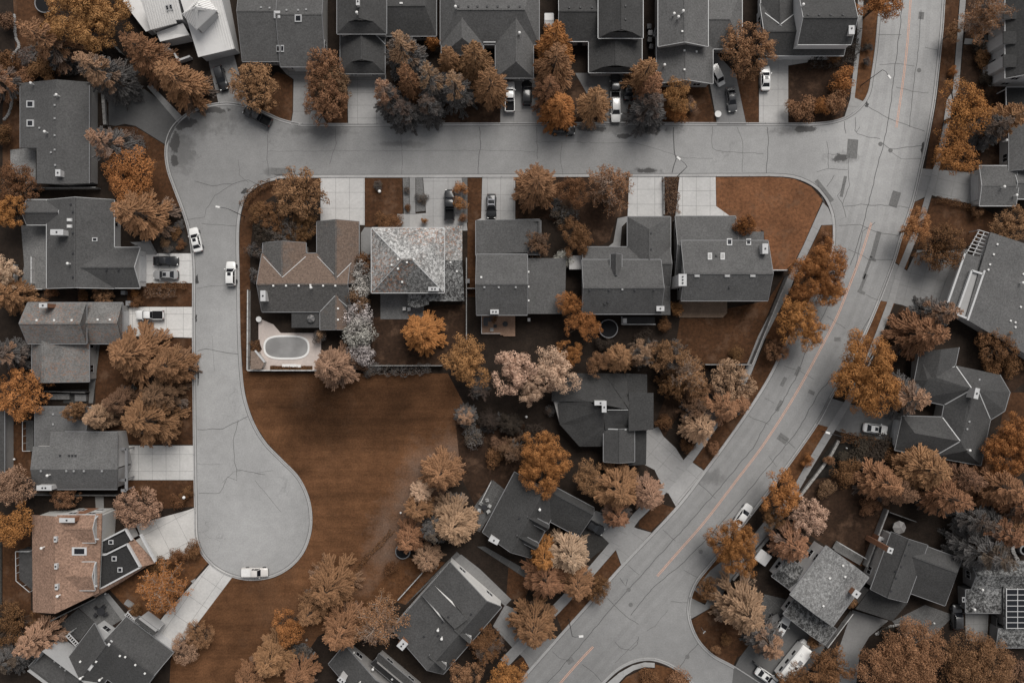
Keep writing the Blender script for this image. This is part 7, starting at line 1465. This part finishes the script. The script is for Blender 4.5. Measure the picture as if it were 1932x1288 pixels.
# boxes, benches, bins, fire ring
def boxthing(name, px, py, w, d, h, a, mat, label, cat, col=None, lid=None, grp=None, slats=0):
    p = P(px, py, h); t = thing(name, label, cat, (p.x, p.y, .03), -math.radians(a), grp); m = MB()
    if slats:
        for k in range(slats): m.box((0, -d/2+(k+.5)*d/slats), w, d/slats*.7, h-.06, h)
    m.box((0, 0), w*.96, d*.94, 0, h-.062); m.build('box_body', mat, t, color=col, local=True); l = MB(); l.box((0, 0), w*1.02, d*1.02, h+.003, h+.07, taper=.97)
    if not slats: l.build('lid', lid or mat, t, color=col, local=True)
    else: l = MB(); l.box((0, 0), .12, d, h+.003, h+.03); l.build('batten', mat, t, color=col, local=True)
boxthing('garden_box', 112, 748, 3.8, 1.1, .6, 0, M['wood'], 'long slatted garden box below the leaf speckled house', 'garden box', (.2,.195,.19), slats=6); boxthing('garden_box', 152, 750, 2.1, 1.3, .6, 0, M['wood'], 'plain grey garden box beside the long slatted one', 'garden box', (.15,.147,.145))
boxthing('storage_bin', 1179, 605, .7, .9, 1.0, 0, M['white'], 'white upright bin on the dark narrow deck', 'bin'); boxthing('storage_bin', 998, 603, .5, .6, .9, 0, M['white'], 'white upright bin on the grass right of the small deck', 'bin'); boxthing('storage_bin', 232, 552, .7, .7, 1.0, 0, M['gutter'], 'grey bin in the gap beside the garage wing', 'bin'); boxthing('storage_bin', 242, 572, .9, .9, .9, 0, M['gutter'], 'grey bin at the top of the bright western driveway', 'bin')
for i, (x, y) in enumerate(((1225,50),(1227,62),(1226,75),(1229,88),(1238,60))): boxthing('storage_bin', x, y, .8, .9 if i != 4 else 2.0, 1.0, 3*i, M['gutter'] if i in (1, 4) else M['dark'], 'bin in the alley left of the three gable house, '+('topmost dark one', 'upper grey one', 'middle dark one', 'lowest dark one', 'long grey one')[i], 'bin', grp='bins in the alley')
for i, (x, y) in enumerate(((742,540),(880,530),(1252,540),(1258,556),(1252,520))): boxthing('air_conditioner', x+2, y, .8, .8, .8, 0, M['gutter'], 'grey air conditioner box beside a house wall, '+('by the flowering row', 'by the straight fence', 'middle of the eastern alley', 'lowest in the eastern alley', 'topmost in the eastern alley')[i], 'air conditioner', grp='air conditioners')
boxthing('bench', 243, 1139, 1.6, .9, .45, 35, M['concrete'], 'grey stone bench on the path to the charcoal house', 'bench', (.2,.197,.193)); boxthing('bench', 583, 1242, 3.2, .35, .45, -48, M['wood'], 'long grey plank bench beside the fire ring', 'bench', (.2,.195,.19)); boxthing('bench', 560, 690, 1.6, .5, .45, 3, M['white'], 'white bench at the lower edge of the pool terrace', 'bench')
boxthing('hot_tub', 1480, 1052, 1.6, 1.6, .8, 36, M['white'], 'pale square hot tub lid beside the star shaped spruce', 'hot tub') if False else None
p = P(572, 1218); t = thing('fire_ring', 'round stone fire ring beside the grey plank bench', 'fire ring', (p.x, p.y, 0)); m = MB()
for k in range(12): m.box((p.x+.5*math.cos(k*.5236), p.y+.5*math.sin(k*.5236)), .26, .2, 0, .3, k*.5236+1.57)
m.build('stones', M['stone'], t); m = MB(); m.lathe((p.x, p.y, 0), [(.36, .02), (.36, .06)], 12); m.build('ashes', M['dark'], t)
for i, (x, y) in enumerate(((562,1210),(578,1207),(561,1219),(580,1230),(567,1231))):
    p = P(x, y, .4); t = thing('stool', 'tree stump stool round the stone fire ring, '+('upper left', 'upper right', 'left', 'lower right', 'lower left')[i], 'stool', (p.x, p.y, 0), 0, 'stump stools'); m = MB(); m.lathe((p.x, p.y, 0), [(.26, 0), (.22, .36)], 10); m.build('stump', M['bark'], t); m = MB(); m.lathe((p.x, p.y, .361), [(.22, 0), (.2, .04)], 10); m.build('seat', M['palebark'], t)
p = P(1926, 1034); t = thing('water_tank', 'dark oval ribbed tank inside the white stones at the right edge', 'tank', (p.x, p.y, 0)); m = MB(); m.lathe((p.x, p.y, 0), [(1.0, 0), (1.05, .5), (1.0, 1.0)], 20); m.build('tank_wall', M['dark'], t, smooth=.5); m = MB()
for k in range(4): m.lathe((p.x, p.y, 1.0), [(.95-.24*k, .01+.01*k), (.9-.24*k, .06)], 20)
m.build('lid', M['gutter'], t)
t = thing('courtyard_wall', 'white low wall round the dark courtyard of the metal roofed house', 'wall', P(345, 109)); m = MB()
for a, b in (((328,100),(336,114)),((336,114),(358,106)),((306,82),(328,100))): m.bar(P(*a, 1.2), P(*b, 1.2), .35, 1.2)
m.build('wall_body', M['trim'], t)
